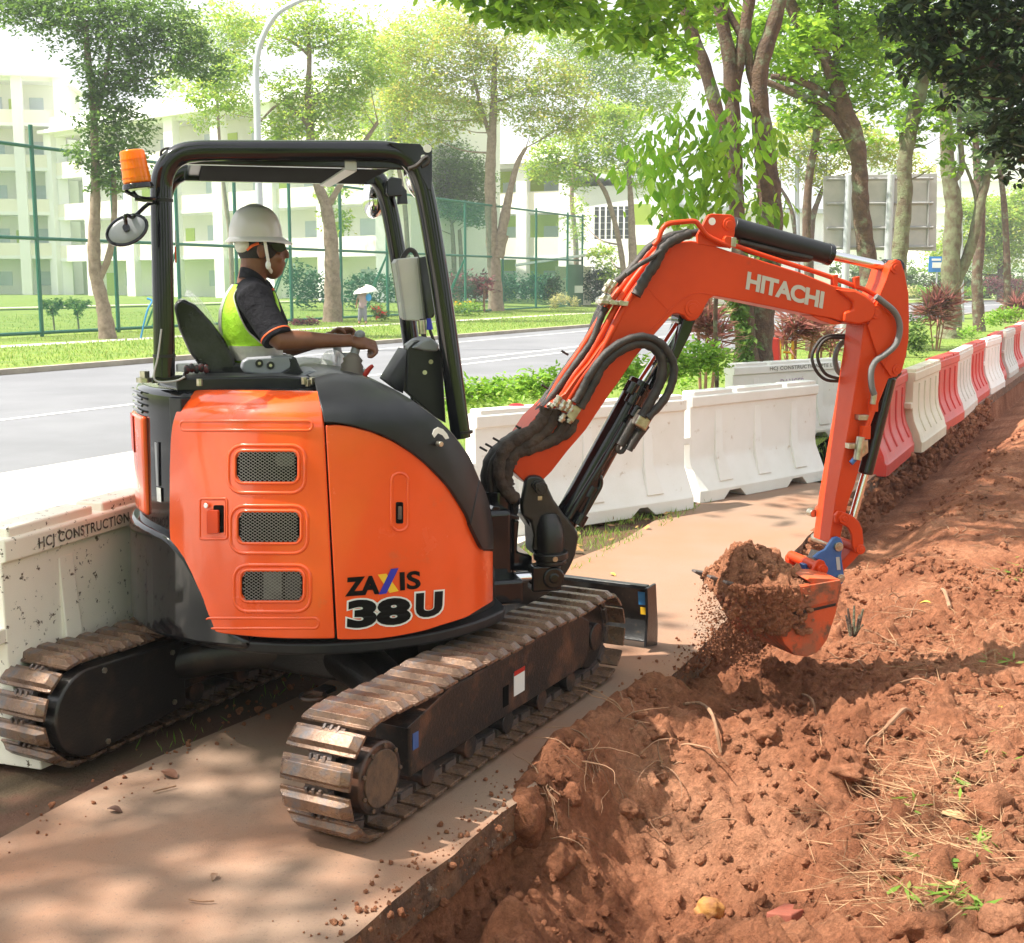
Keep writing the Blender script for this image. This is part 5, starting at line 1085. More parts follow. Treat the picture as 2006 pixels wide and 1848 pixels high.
# raised box under the seat and the canopy foot
mb = MB(); mb.prism(UL([(345, 768), (345, 741), (560, 737), (614, 741), (640, 768)], -.50), L*.95); mb.build('seat_base', m_blackm, ex, bevel=.01)
mb = MB(); mb.prism(UL([(296, 752), (298, 738), (356, 735), (366, 738), (366, 744)], -.52), L*.2); mb.build('canopy_foot', m_black, ex, bevel=.008)
for x, y in ((391, 756), (596, 753), (604, 757), (612, 753)):
    mb = MB(); q = U3(x, y, -.6); mb.cyl(q, q+Z*.028, .013, n=8); mb.build('hinge_bolt', m_zinc, ex)
# ---- canopy
cn = MB(); yn = -.50; yf = .42
near = smoothline(UL([(322, 738), (321, 640), (319, 540), (317, 440), (316, 385), (318, 350), (330, 322), (352, 304), (384, 297), (430, 296), (560, 296), (700, 296), (752, 297), (785, 303), (808, 320), (824, 352), (836, 400), (850, 480), (866, 580), (880, 680), (893, 780), (903, 858)], yn), 4)
far_l = [LW((p-XC).dot(E), yf, p.z) for p in near]
def bar(P, r, name, mat=m_black): mb = MB(); mb.tube(P, r, 18); return mb.build(name, mat, ex, ang=60)
cnear = bar(near, .043, 'canopy_frame'); bar(far_l, .043, 'canopy_frame')
cut = [p for p in near if p.z > 2.2]
zr = max(p.z for p in near)
rx0 = (U3(372, 300, yn)-XC).dot(E); rx1 = (U3(790, 300, yn)-XC).dot(E)
mb = MB(); mb.box(LW((rx0+rx1)/2, (yn+yf)/2, zr-.03), rx1-rx0, yf-yn-.06, .035, E, L, Z); roof = mb.build('canopy_roof', m_blackm, ex, bevel=.01)
for yy in (yn+.03, yf-.02):
    mb = MB(); mb.box(LW((rx0+rx1)/2, yy, zr-.045), (rx1-rx0)*1.04, .05, .05, E, L, Z); mb.build('roof_rail', m_black, roof, bevel=.006)
mb = MB(); mb.box(LW(rx1-.22, (yn+yf)/2, zr-.062), .05, yf-yn, .04, (E*.94-Z*.1).normalized(), L, Z); mb.build('roof_crossbar', m_greyl, roof, bevel=.004)
mb = MB(); mb.box(LW((rx0+rx1)/2, (yn+yf)/2, zr-.055), rx1-rx0-.1, yf-yn-.1, .03, E, L, Z); mb.build('roof_lining', m_vis, roof)
mb = MB(); mb.prism(UL([(759, 279), (823, 282), (828, 289), (834, 289), (838, 282), (843, 282), (847, 292), (847, 352), (845, 374), (838, 372), (812, 318), (790, 300)], yn-.045), L*.012); gu = mb.build('canopy_gusset', m_black, ex, bevel=.003)
for x, y, r in ((837.6, 291), (829.5, 308)) and ((837.6, 291, .017), (829.5, 308, .010)):
    mb = MB(); q = U3(x, y, yn-.05); mb.cyl(q, q+L*.006, r, n=20); mb.build('gusset_hole_disc', m_bwhite, gu)  # solid white disc painted where bright background shows through
mb = MB(); mb.tube(smoothline(UL([(800, 331), (812, 327), (822, 320), (830, 311), (837, 308), (839, 315), (834, 322), (826, 326)], yn-.05), 3), .009, 8); mb.build('cable_clip', m_rubber, gu)
mb = MB(); P = smoothline(UL([(802, 322), (805, 345), (815, 370), (828, 388)], yn+.06), 4); mb.tube(P, [.030*sin(pi*(k+.6)/(len(P)+.2))**.5+.003 for k in range(len(P))], 12); mb.build('front_lamp_glass', m_chrome, ex)
mb = MB(); mb.prism(UL([(757, 354), (766, 346), (788, 350), (789, 384), (762, 386), (757, 380)], yf-.12), L*.10); wl = mb.build('wiper_motor_box', m_black, ex, bevel=.006)
mb = MB(); mb.prism(UL([(789, 364), (797, 374), (799, 400), (782, 400), (782, 366)], yf-.1), L*.06); mb.build('bracket', m_black, wl, bevel=.003)
mb = MB(); c = U3(738, 391, yf+.1); ax = (E*.95+L*.3).normalized(); mb.ell(c-ax*.02, (.05, .075, .095), ax, ax.cross(Z), Z, 20, 12); lamp = mb.build('work_lamp', m_chrome, ex)
mb = MB(); mb.cyl(c+ax*.02, c+ax*.035, .08, n=24); mb.build('lamp_lens', m_greyl, lamp, bevel=.003)
# bands, stickers on posts
for x, y in ((321.5, 697), (316.5, 393), (906, 846)):
    mb = MB(); q = U3(x, y, yn); mb.cyl(q-Z*.006, q+Z*.006, .046, n=20); mb.build('post_band', m_blackm, cnear)
for (x, y0, y1, mt) in ((344, 452, 480, m_greyl), (344, 483, 515, m_orange2)):
    mb = MB(); a = LW((U3(x-26, y0, yf)-XC).dot(E), yf-.045, 0); 
    mb.prism(UL([(x-2, y0), (x+1, y0), (x+2, y1), (x-1, y1)], yf-.05), L*.003); mb.build('post_sticker', mt, ex)
# ---- rotating beacon and round mirror on the rear post
b0 = U3(272, 375, yn-.16); ub = (Z*.985-E*.13).normalized()
mb = MB(); mb.cyl(b0+ub*.008, b0+ub*.030, .060, .056, 28); bc = mb.build('beacon_base', m_black, ex, bevel=.004)
mb = MB(); mb.cyl(b0+ub*.03, b0+ub*.155, .054, .046, 32); mb.build('beacon_lens', m_amber, bc, bevel=.008)
for k in range(3):
    mb = MB(); mb.cyl(b0+ub*(.05+.034*k), b0+ub*(.053+.034*k), .0545-.0022*k, n=28); mb.build('lens_rib', m_amber, bc)
mb = MB(); mb.tube(smoothline([b0-E*.05, b0-ub*.025, b0-ub*.02+E*.06+L*.1, U3(312, 380, yn)], 3), .008, 8); mb.tube([b0-ub*.03-E*.02, b0-ub*.035+E*.045], .008, 6); mb.tube([b0-ub*.0-E*.02, b0-ub*.035+E*.0], .006, 6); mb.build('beacon_bracket', m_black, bc)
mb = MB(); mb.tube(smoothline(UL([(318, 318), (315, 300), (322, 292), (334, 291), (345, 296)], yn), 4), .0055, 8); mb.build('beacon_cable', m_rubber, bc)
mc = U3(249, 451, yn-.20); mx = (E*.62-L*.32-Z*.20).normalized()
mn = (V((.18, -1, .35))).normalized(); ma = (E*.86+Z*.5).normalized(); ma = (ma-mn*ma.dot(mn)).normalized(); mbx = mn.cross(ma)
mb = MB(); mb.ell(mc, (.078, .052, .012), ma, mbx, mn, 28, 8); mir = mb.build('mirror', M('grey_mirror_back', (.22, .23, .25), .3, c2=(.28, .29, .31), vs=5), ex)
mb = MB(); P = [mc+ma*.079*cos(2*pi*k/30)+mbx*.053*sin(2*pi*k/30) for k in range(31)]; mb.tube(P, .007, 8, cap=False); mb.build('mirror_rim', m_black, mir)
mb = MB(); mb.tube(smoothline([U3(312, 372+25, yn), U3(290, 400, yn-.1), U3(262, 425, yn-.19), mc+mn*.03+Z*.045, mc+mn*.012], 3), .008, 8); mb.cyl(mc+mn*.01, mc+mn*.03, .014, n=12); mb.build('mirror_stem', m_black, mir)
# ---- seat, console, levers
P = [(341, 604), (346, 592), (358, 586), (384, 598), (412, 628), (440, 664), (460, 706), (466, 735), (404, 735), (370, 690), (350, 645)]
mb = MB(); mb.prism(UL(P, -.24), L*.44); seat = mb.build('seat_backrest', m_plas, ex, bevel=.035, seg=4)
mb = MB(); mb.prism(UL([(430, 738), (430, 712), (560, 716), (590, 726), (590, 738)], -.24), L*.46); mb.build('seat_cushion', m_blackm, ex, bevel=.03, seg=3)
G = []
for (x0, y0), (x1, y1) in (((356, 596), (366, 566)), ((362, 590), (378, 572)), ((380, 612), (398, 590)), ((400, 640), (416, 622)), ((420, 668), (434, 652)), ((440, 694), (452, 684))):
    G.append([U3(x0, y0, -.2), U3((x0+x1)/2, (y0+y1)/2, -.22), U3(x1, y1, -.16), U3(x1, y1, .1)])
mb = MB(); mb.grid(G); mb.build('plastic_cover', m_film, seat, sub=1, fixn=False)
arm_P = [(471, 722), (474, 708), (486, 701), (560, 697), (573, 696), (578, 706), (570, 722), (552, 734), (520, 736), (480, 732)]
mb = MB(); mb.prism(UL(arm_P, -.33), L*.055); ar = mb.build('armrest', m_grey, ex, bevel=.012, seg=3)
for x, y, r in ((508, 712, .017), (530, 716, .017)):
    mb = MB(); q = U3(x, y, -.334); mb.cyl(q-L*.004, q+L*.004, r, n=18); mb.build('armrest_screw', m_blackm, ar, bevel=.002)
    mb = MB(); mb.cyl(q-L*.007, q, r*.4, n=10); mb.build('screw_head', m_zinc, ar)
mb = MB(); mb.prism(UL([(560, 697), (580, 700), (588, 720), (600, 738), (540, 740), (566, 722)], -.33), L*.2); mb.build('console_side', m_blackm, ex, bevel=.01)
mb = MB(); mb.prism(UL([(586, 736), (606, 726), (640, 730), (700, 734), (720, 742), (720, 756), (600, 752)], -.36), L*.3); cs = mb.build('right_console', m_grey, ex, bevel=.012)
# boot and joystick
def boot(px, py, yl, k=1., mat=m_greyl):
    mb = MB(); c = U3(px, py, yl); tilt = (Z+E*.12).normalized(); pts = []; rr = []
    for i, r in enumerate((.052, .055, .046, .050, .040, .044, .030, .020)): pts.append(c+tilt*.014*i*k); rr.append(r*k)
    mb.tube(pts, rr, 20); return mb.build('lever_boot', mat, ex, ang=70)
boot(688, 735, -.28, mat=M('grey_brown_boot', (.16, .135, .115), .6))
mb = MB(); mb.tube(smoothline(UL([(690, 712), (692, 700), (697, 684), (700, 672), (704, 658)], -.28), 3), [.015]*4+[.02]*8+[.024], 12); mb.ell(U3(705, 655, -.28), (.024, .022, .018)); js = mb.build('joystick', m_grey, ex)
boot(672, 735, .24, 1.1, m_film if False else M('foil_wrapped_boot', (.35, .37, .38), .25, .3, bump=1., bs=40, bdist=.03))
mb = MB(); mb.tube(smoothline(UL([(668, 715), (664, 700), (660, 680), (657, 660), (660, 648)], .24), 3), [.016]*4+[.02]*8+[.022], 12); mb.build('joystick', m_grey, ex)
G = [[U3(x, y, .1-.1*(k % 2)) for k, (x, y) in enumerate(r)] for r in ([(633, 690), (650, 684), (668, 688)], [(628, 706), (652, 702), (678, 704)], [(616, 722), (650, 716), (690, 724)], [(606, 738), (650, 736), (690, 738)])]
mb = MB(); mb.grid(G); mb.build('plastic_wrap', m_film, cs, sub=2, fixn=False)
mb = MB(); mb.tube(smoothline(UL([(712, 742), (718, 730), (724, 722), (731, 716)], -.3), 3), [.010, .012, .013, .014, .014, .013, .012, .011, .010, .007], 10, flat=.6); mb.build('safety_lever', m_red, ex)
# black display pod at the front post with its cables
mb = MB(); mb.prism(UL([(796, 768), (800, 682), (812, 670), (846, 664), (866, 690), (874, 830), (850, 815)], -.40), L*.10); pod = mb.build('display_pod', m_blackm, ex, bevel=.006)
mb = MB(); mb.prism([U3(798, 684, -.38), U3(758, 748, -.28), U3(790, 772, -.38)], L*.22); mb.build('pod_front', m_blackm, pod, bevel=.004)
mb = MB(); mb.prism(UL([(806, 682), (826, 668), (845, 662), (862, 676), (858, 690), (830, 688)], -.42), L*.24); mb.build('pod_visor', m_grey, pod, bevel=.012)
for x, y in ((849, 709), (837, 730)):
    mb = MB(); q = U3(x-5, y, -.405); mb.cyl(q-L*.004, q, .010, n=12); mb.build('pod_screw', m_zinc, pod)
mb = MB(); mb.prism(UL([(777, 514), (782, 507), (820, 503), (832, 618), (834, 630), (795, 628), (789, 622)], -.16), L*.09); bx = mb.build('controller_box', m_white_box, ex, bevel=.006)
mb = MB(); mb.prism(UL([(774, 515), (779, 507), (797, 628), (791, 624)], -.165), L*.1); mb.build('box_lid_edge', m_greyl, bx, bevel=.002)
mb = MB(); mb.prism(UL([(820, 505), (840, 501), (846, 520), (853, 612), (850, 622), (833, 628)], -.20), L*.07); mb.build('box_bracket', m_black, bx, bevel=.005)
mb = MB()
mb.tube(smoothline(UL([(785, 515), (792, 500), (802, 490), (812, 494), (818, 508)], -.12), 3), .012, 8)
mb.tube(smoothline(UL([(827, 625), (829, 650), (833, 668), (845, 690), (856, 715)], -.2), 3), .012, 8); mb.tube(smoothline(UL([(840, 622), (842, 645), (850, 668), (860, 690)], -.2), 3), .007, 8)
mb.tube(smoothline(UL([(855, 618), (872, 640), (880, 690), (878, 720)], -.24), 3), .007, 8); mb.build('box_cables', m_rubber, bx)
mb = MB(); mb.tube(UL([(826, 627), (828, 655)], -.2), .018, 12); mb.build('cable_gland', m_zinc, bx, bevel=.003)
mb = MB(); mb.tube(UL([(840, 624), (842, 646)], -.205), [.010, .016], 10); mb.build('blue_plug', m_txtb, bx)
mb = MB(); mb.tube(smoothline(UL([(316, 645), (309, 700), (301, 735), (310, 748), (345, 746), (362, 738)], -.60), 4), .004, 6); mb.build('rear_cable', m_greyl, ex)
mb = MB(); q = U3(366, 724, -.3)
for k in range(5): mb.ell(q+E*.02*k+Z*.006*(k % 2), (.014, .012, .02))
mb.build('battery_switches', M('red_black_switches', (.12, .02, .02), .4, c2=(.02, .02, .02), vs=60, lo=.45, hi=.5), ex)
# ------------------------------------------------------------------ swing bracket, boom, arm, bucket
def c2(x, y): return (901.1+x*.42414, 391.8+y*.42414)
def c4(x, y): return (1567.2+x*.25438, 431+y*.25438)
def c5(x, y): return (1332.1+x*.23322, 274.3+y*.23322)
def c6(x, y): return (924.6+x*.21197, 822.8+y*.21197)
def c7(x, y): return (1081.4+x*.25433, 587.7+y*.25433)
def cb_(x, y): return (1332.1+x*.19531, 979.5+y*.19531)
def c3(x, y): return (1292.9+x*.35552, 391.8+y*.35552)
def slabp(name, px, y0, w, mat, parent=ex, bevel=.006, seg=2, label=None):
    mb = MB(); mb.prism(UL(px, y0), L*w); return mb.build(name, mat, parent, bevel=bevel, seg=seg, label=label)
# front of the machine frame and swing bracket
mb = MB(); mb.box(LW(.62, .0, .72), .42, .34, .42, E, L, Z); mb.build('swing_bracket_mount', m_black, ex, bevel=.03)
mb = MB(); mb.box(LW(.60, .05, .56), .5, .7, .12, E, L, Z); mb.build('front_frame', m_black, ex, bevel=.02)
mb = MB(); mb.cyl(LW(.80, .0, .52), LW(.80, .0, 1.0), .085, n=28); mb.build('swing_pin', m_black, ex, bevel=.006)
post = [c6(500, 560), c6(512, 535), c6(545, 520), c6(590, 514), (1060, 934), c6(672, 555), (1070.9, 947.9), (1085.7, 979.7), (1106.9, 1009.3), (1124, 1030), (1132.3, 1043.2), (1134, 1054), (1128, 1087.8), (1122, 1102), (1115.4, 1115.3), (1104.8, 1132), (1090, 1130), (1078, 1090), (1060, 1083), (1043, 1080), (1046, 1050), (1040, 1022), (1024, 1012), (1022, 990)]
sb = slabp('swing_bracket', post, -.13, .05, m_blackd, bevel=.016, seg=3); slabp('bracket_cheek', post, .08, .05, m_blackd, sb, .012, 3)
core_p = [(1024, 1010), (1046, 1004), (1080, 1000), (1112, 1026), (1126, 1050), (1122, 1090), (1104, 1118), (1096, 1098), (1080, 1092), (1046, 1090), (1044, 1040)]
slabp('bracket_web', core_p, -.085, .17, m_blackd, sb, .02, 3)
def P6(x, y, yl): return U3(*c6(x, y), yl)
mb = MB(); mb.tube([P6(700, 900, -.10), P6(715, 1000, -.125), P6(725, 1100, -.135), P6(725, 1230, -.135)], [.055, .066, .068, .062], 24); mb.build('bracket_barrel', m_blackd, sb, ang=80)
mb = MB(); mb.cyl(P6(727, 1215, -.135), P6(730, 1285, -.135), .085, n=28); mb.cyl(P6(730, 1285, -.135), P6(732, 1330, -.135), .074, n=28); mb.build('bracket_foot', m_blackd, sb, bevel=.008)
mb = MB(); q = P6(765, 1285, -.215); mb.cyl(q, q-L*.012, .013, n=8); mb.build('grease_bolt', m_zinc, sb)
for x, y, r in ((628, 625, .032), (590, 600, .022)):
    mb = MB(); q = P6(x, y, -.13); mb.cyl(q-L*(.03 if x == 628 else .015), q+L*.05, r, n=24); mb.cyl(q-L*.034, q, r*.6, n=20); mb.build('pivot_pin', m_blackd, sb, bevel=.004)
mb = MB(); mb.prism([P6(x, y, -.132) for x, y in ((608, 706), (648, 704), (648, 742), (608, 744))], L*-.002); mb.build('brass_label', m_zinc, sb)
mb = MB(); q = P6(740, 1450, -.15); mb.cyl(q-L*.035, q+L*.12, .055, n=24); mb.cyl(q-L*.042, q, .028, n=18); mb.box(P6(670, 1450, -.13), .15, .09, .13, E, L, Z); sc = mb.build('swing_cylinder_head', m_black, ex, bevel=.012)
mb = MB(); mb.cyl(P6(190, 1470, -.14), P6(560, 1448, -.14), .026, n=20); mb.build('swing_cylinder_rod', m_chrome, sc)
for y0, y1 in ((1010, 1080), ):
    pass
slabp('front_cover_plate', [c6(170, 850), c6(205, 795), c6(255, 797), c6(272, 845), c6(440, 890), c6(440, 930), c6(280, 900), c6(172, 880)], -.15, .26, m_black, ex, .006)
slabp('manifold_block', [c6(205, 920), c6(440, 930), c6(430, 1050), c6(420, 1220), c6(560, 1260), c6(560, 1400), c6(205, 1400)], -.05, .3, m_black, ex, .01)
# boom -------------------------------------------------------------
BW = .10
boomN = [(1017, 935), (1006, 925), (1001, 905), (1012, 872), (1045, 822), (1078, 790), (1107, 770), (1130, 738), (1152.6, 712), (1175, 680), (1196, 652), (1214, 628), (1236, 590), (1254, 560), (1274, 529), (1291, 504), (1308, 485), (1329, 474), (1355, 472), (1378.7, 475.3), (1425.4, 491.2), (1481.4, 507.5), (1565.3, 533.2), (1633, 560), (1677, 568), (1696, 578), (1710, 590), (1718, 602), (1717, 616), (1709, 630), (1684, 637), (1656, 632), (1628, 624), (1588.6, 617), (1509.3, 600.8), (1440, 587), (1399.7, 579.8), (1390, 586), (1382, 600), (1376.4, 612.5), (1369, 623), (1362.4, 627.6), (1353, 629.5), (1346, 626.5), (1340, 619), (1328, 614), (1318.9, 615.3), (1308, 626), (1302.6, 633), (1275, 664), (1244, 701), (1215, 745), (1193, 775), (1170, 809), (1147.5, 843), (1112, 884), (1081, 924), (1060, 945), (1036, 952)]
def arcin(): pass
boom = slabp('boom', boomN, -BW, 2*BW, m_orange2, ex, .007, 3)
# weld ribs and the lower reinforcement
mb = MB(); mb.tube(smoothline(UL([c2(1180, 442), c2(1110, 430), c2(1060, 440), c2(1000, 480), c2(940, 540), c2(880, 600)], -BW-.0005), 4), .0035, 6); mb.tube(UL([c2(868, 410), c2(968, 520)], -BW), .0018, 5); mb.build('weld_seam', m_orange2, boom)
for nm, pts in (('boss', [c2(1075, 503)]), ):
    for (x, y) in pts:
        mb = MB(); q = U3(x, y, -BW); mb.cyl(q-L*.006, q+L*.02, .042, n=28); mb.cyl(q-L*.010, q, .026, n=24); mb.build('pin_boss', m_orange2, boom, bevel=.002)
# boom nose, wider than the beam
slabp('boom_nose', [(1639, 566), (1677, 569), (1696, 579), (1710, 591), (1717, 602), (1716, 616), (1708, 629), (1683, 636.5), (1652, 631), (1655, 612), (1672, 606), (1672, 592), (1655, 580)], -BW-.022, 2*BW+.044, m_orange2, boom, .012, 3)
slabp('boom_belly_plate', [c5(1100, 1476), c5(1190, 1470), c5(1270, 1505), c5(1390, 1545), c5(1290, 1552), c5(1180, 1518)], -BW+.01, .12, m_orange2, boom, .004)
# cylinder ears on top
ear = [c5(145, 800), c5(190, 720), c5(225, 650), c5(245, 628), c5(275, 620), c5(430, 628), c5(456, 645), c5(466, 675), c5(462, 780), c5(450, 860), c5(430, 910), c5(150, 880)]
slabp('cylinder_ear', ear, -BW-.004, .022, m_orange2, boom, .004); slabp('cylinder_ear', ear, BW-.03, .022, m_orange2, boom, .004)
mb = MB(); q = U3(*c5(408, 712), -BW); mb.cyl(q-L*.012, q+L*(2*BW+.01), .033, n=26); mb.cyl(q-L*.016, q, .02, n=20); mb.build('ear_pin', m_orange2, boom, bevel=.002)
mb = MB(); q = U3(*c5(270, 685), -BW-.0045); mb.cyl(q-L*.001, q+L*.002, .018, n=20); mb.build('ear_hole_disc', m_bwhite, boom)  # white disc paints the bright view through the ear
# boom lettering
text_on('maker_lettering', 'HITACHI', [c5(550, 1255), c5(1198, 1420), c5(1216, 1275), c5(570, 1103)], lambda x, y: U3(x, y, -BW-.003), m_txts, boom, bold=.042, space=.95)
# arm cylinder (on top) and boom cylinder (below)
mb = MB(); mb.tube([U3(1434, 444, 0), U3(1448, 450, 0), U3(1625, 499, 0)], [.050, .052, .052], 28); acy = mb.build('arm_cylinder', m_blackm, ex, bevel=.006)
mb = MB(); mb.tube([U3(1617, 497, 0), U3(1628, 500, 0)], [.055, .055], 28); mb.build('cylinder_cap', m_black, acy, bevel=.006)
mb = MB(); mb.cyl(U3(1626, 499.5, 0), U3(1738, 524, 0), .025, n=20); mb.build('cylinder_rod', m_chrome, acy)
mb = MB(); q = U3(1748, 524, 0); mb.cyl(q-L*.055, q+L*.055, .042, n=24); mb.cyl(U3(1728, 520, 0), U3(1744, 524, 0), .034, n=20); mb.build('rod_eye', m_black, acy, bevel=.006)
mb = MB(); mb.tube(smoothline(UL([(1448, 480), (1470, 492), (1520, 500), (1560, 506), (1585, 507)], .03), 4), .018, 10); mb.tube(smoothline(UL([(1448, 474), (1490, 484), (1540, 496), (1590, 506)], -.03), 4), .014, 10); mb.build('cylinder_hoses', m_rubber, acy)
def P7(x, y, yl): return U3(*c7(x, y), yl)
bA, bB = P7(130, 1650, 0), P7(672, 672, 0)
mb = MB(); mb.cyl(bA, bB, .064, n=30); bcy = mb.build('boom_cylinder', m_black, ex, bevel=.006)
dirb = (bB-bA).normalized()
mb = MB(); mb.cyl(bB-dirb*.012, bB+dirb*.03, .062, n=28); mb.cyl(bA-dirb*.06, bA+dirb*.02, .062, n=28); mb.build('cylinder_cap', m_black, bcy, bevel=.006)
rodT = U3(1338, 626, 0)
mb = MB(); mb.cyl(bB, rodT, .028, n=20); mb.build('cylinder_rod', m_chrome, bcy)
mb = MB(); mb.cyl(rodT-L*.05, rodT+L*.05, .045, n=24); mb.build('rod_eye', m_black, bcy, bevel=.005)
slabp('cylinder_guard', [(1340, 622), (1361, 629), (1356, 650), (1300, 760), (1287, 770), (1276, 764), (1318, 686)], -.07, .14, m_black, bcy, .008)
# two pipes strapped along the boom cylinder, bracket, valve blocks
mb = MB(); o_ = P7(0, 0, -.09)-P7(0, 0, -.09)
mb.tube(UL([c7(560, 950), c7(380, 1270), c7(300, 1390)], -.10), .016, 10); mb.tube(UL([c7(430, 1180), c7(200, 1560), c7(130, 1680)], -.095), .018, 10); mb.build('cylinder_pipes', m_black, bcy)
mb = MB(); mb.tube(smoothline(UL([c7(345, 1330), c7(370, 1370), c7(372, 1430), c7(330, 1510), c7(250, 1650), c7(205, 1710)], -.10), 4), .013, 10); mb.tube(UL([c7(310, 1500), c7(240, 1650)], -.11), .011, 10); mb.build('return_pipe', m_black, bcy)
for (x, y, a, r) in ((350, 1345, 60, .02), (300, 1480, 60, .026), (215, 1690, 60, .034), (640, 860, 60, .03), (620, 760, 60, .032), (610, 680, 60, .034)):
    mb = MB(); q = P7(x, y, -.095); mb.cyl(q-dirb*.03, q+dirb*.03, r, n=12); mb.build('pipe_union', m_black, bcy, bevel=.004)
mb = MB(); mb.box(P7(690, 925, -.14), .085, .07, .075, dirb, L, dirb.cross(L)); mb.build('hose_block', m_zinc, bcy, bevel=.012)
mb = MB(); mb.tube(UL([c7(720, 960), c7(650, 1050), c7(600, 1130)], -.12), .026, 12); mb.tube(UL([c7(630, 930), c7(560, 1050), c7(520, 1120)], -.11), .028, 12); mb.cyl(P7(630, 1080, -.13), P7(590, 1160, -.13), .019, n=14); mb.tube(smoothline(UL([c7(510, 1120), c7(505, 1160), c7(540, 1170), c7(570, 1120)], -.12), 3), .012, 8); mb.build('dusty_hose_ends', m_rubber, bcy)
# looping hoses
def hose(name, pts, yl, r, mat=m_rubber, parent=ex, k=5, wob=0.):
    P = [U3(x, y, yl if not hasattr(yl, '__len__') else yl[i]) for i, (x, y) in enumerate(pts)]; P = smoothline(P, k)
    rr = [r*(1+wob*sin(i*2.1)+wob*.5*sin(i*5.3)) for i in range(len(P))]
    mb = MB(); mb.tube(P, rr, 12); return mb.build(name, mat, parent, ang=80)
hose('loop_hose', [c7(*p) for p in ((175, 790), (230, 700), (285, 590), (400, 430), (550, 320), (700, 285), (830, 330), (910, 430), (940, 540), (910, 680), (840, 800), (735, 910))], -.17, .020, wob=.08)
hose('loop_hose', [c7(*p) for p in ((215, 830), (270, 730), (330, 620), (380, 520), (480, 420), (620, 345), (740, 345), (820, 410), (850, 500), (830, 640), (770, 760), (690, 900))], -.16, .024, wob=.08)
# orange pipes along the back of the boom
for i, pts in enumerate((((395, 955), (470, 820), (560, 690), (690, 480), (760, 385), (860, 262), (905, 215)), ((435, 962), (520, 822), (610, 700), (725, 488), (800, 372), (890, 262), (935, 220)), ((478, 962), (560, 830), (650, 705), (765, 485), (840, 372), (915, 275), (965, 228)))):
    hose('boom_pipe', [c2(*p) for p in pts], [-.03-.03*i]*7, .0165, m_orange2, boom, 4)
hose('boom_pipe', [c2(895, 210), c2(915, 185), c2(935, 135), c2(965, 110), c2(1030, 102), c2(1085, 100), c2(1110, 125), c2(1150, 170), c2(1250, 215)], -.125, .012, m_orange2, boom)
hose('boom_pipe', [c5(440, 880), c5(640, 950), c5(900, 1035), c5(1200, 1130), c5(1480, 1232), c5(1560, 1262), c5(1640, 1305)], -.06, .012, m_orange2, boom)
for x, y in ((1308, 1180), (1490, 1195)):
    slabp('pipe_clamp', [c5(x-22, y-40), c5(x+22, y-50), c5(x+20, y+50), c5(x-20, y+55)], -.075, .03, m_orange2, boom, .003)
slabp('pipe_bracket', [c5(372, 830), c5(390, 805), c5(440, 812), c5(436, 885), c5(375, 892)], -.135, .03, m_orange2, boom, .003); slabp('zinc_clamp', [c5(436, 815), c5(478, 822), c5(472, 905), c5(430, 895)], -.14, .04, m_zinc, boom, .004)
slabp('zinc_clamp', [c2(650, 480), c2(655, 462), c2(782, 468), c2(776, 492)], -.125, .09, m_zinc, boom, .004)
for x, y in ((742, 476), (700, 472)):
    mb = MB(); q = U3(*c2(x, y), -.13); mb.cyl(q-L*.012, q, .013, n=6); mb.build('clamp_bolt', m_zinc, boom)
for (x0, y0, x1, y1) in ((720, 378, 682, 430), (700, 372, 665, 425), (672, 440, 640, 482), (694, 445, 665, 485), (686, 425, 700, 400)):
    mb = MB(); a = U3(*c2(x0, y0), -.06); b = U3(*c2(x1, y1), -.06); mb.cyl(a, b, .016, n=8); mb.cyl(a+(b-a)*.4, a+(b-a)*.62, .021, n=6); mb.build('hose_fitting', m_zinc, boom, bevel=.002)
# black hose runs up the back of the boom
for i, dx in enumerate((0, 12, 24)):
    hose('boom_hose', [c2(x+dx*.8, y+dx*.5) for x, y in ((652, 485), (625, 550), (590, 640), (548, 700), (500, 765), (440, 850), (378, 935), (310, 1045), (235, 1090), (170, 1145), (128, 1210), (120, 1290), (135, 1360), (185, 1440))], .05-.05*i, .017, m_rubber, boom, wob=.06)
hose('boom_hose', [c2(*p) for p in ((1105, 150), (1030, 160), (950, 178), (880, 215), (820, 285), (760, 350), (715, 385))], -.02, .020, m_rubber, boom, wob=.07)
hose('boom_hose', [c2(*p) for p in ((1060, 155), (985, 185), (935, 225), (905, 290), (870, 340), (840, 390), (812, 440))], -.125, .026, m_rubber, boom, wob=.09)
hose('boom_hose', [c2(*p) for p in ((1050, 150), (960, 170), (900, 215), (850, 262), (790, 320), (740, 370), (705, 400))], .04, .018, m_rubber, boom, wob=.06)
hose('boom_hose', [c2(*p) for p in ((930, 235), (880, 270), (820, 305), (770, 345))], -.14, .012, m_rubber, boom)
for pts, r in ((((400, 960), (370, 1030), (300, 1085), (230, 1130), (190, 1190), (185, 1270), (215, 1340), (260, 1385)), .032), (((440, 965), (415, 1040), (350, 1105), (280, 1150), (235, 1200), (215, 1270), (225, 1320)), .030), (((490, 985), (470, 1060), (420, 1110), (330, 1150), (260, 1170), (235, 1215)), .028), (((530, 1010), (505, 1070), (440, 1110), (380, 1135)), .024), (((455, 960), (400, 1050), (410, 1110), (395, 1130)), .012)):
    hose('sleeved_hose', [c2(*p) for p in pts], -.10, r, M('dusty_brown_sleeve_%d' % int(r*1000), (.045, .030, .024), .85, c2=(.09, .06, .045), vs=10, bump=.8, bs=40, bdist=.02), boom, wob=.12)
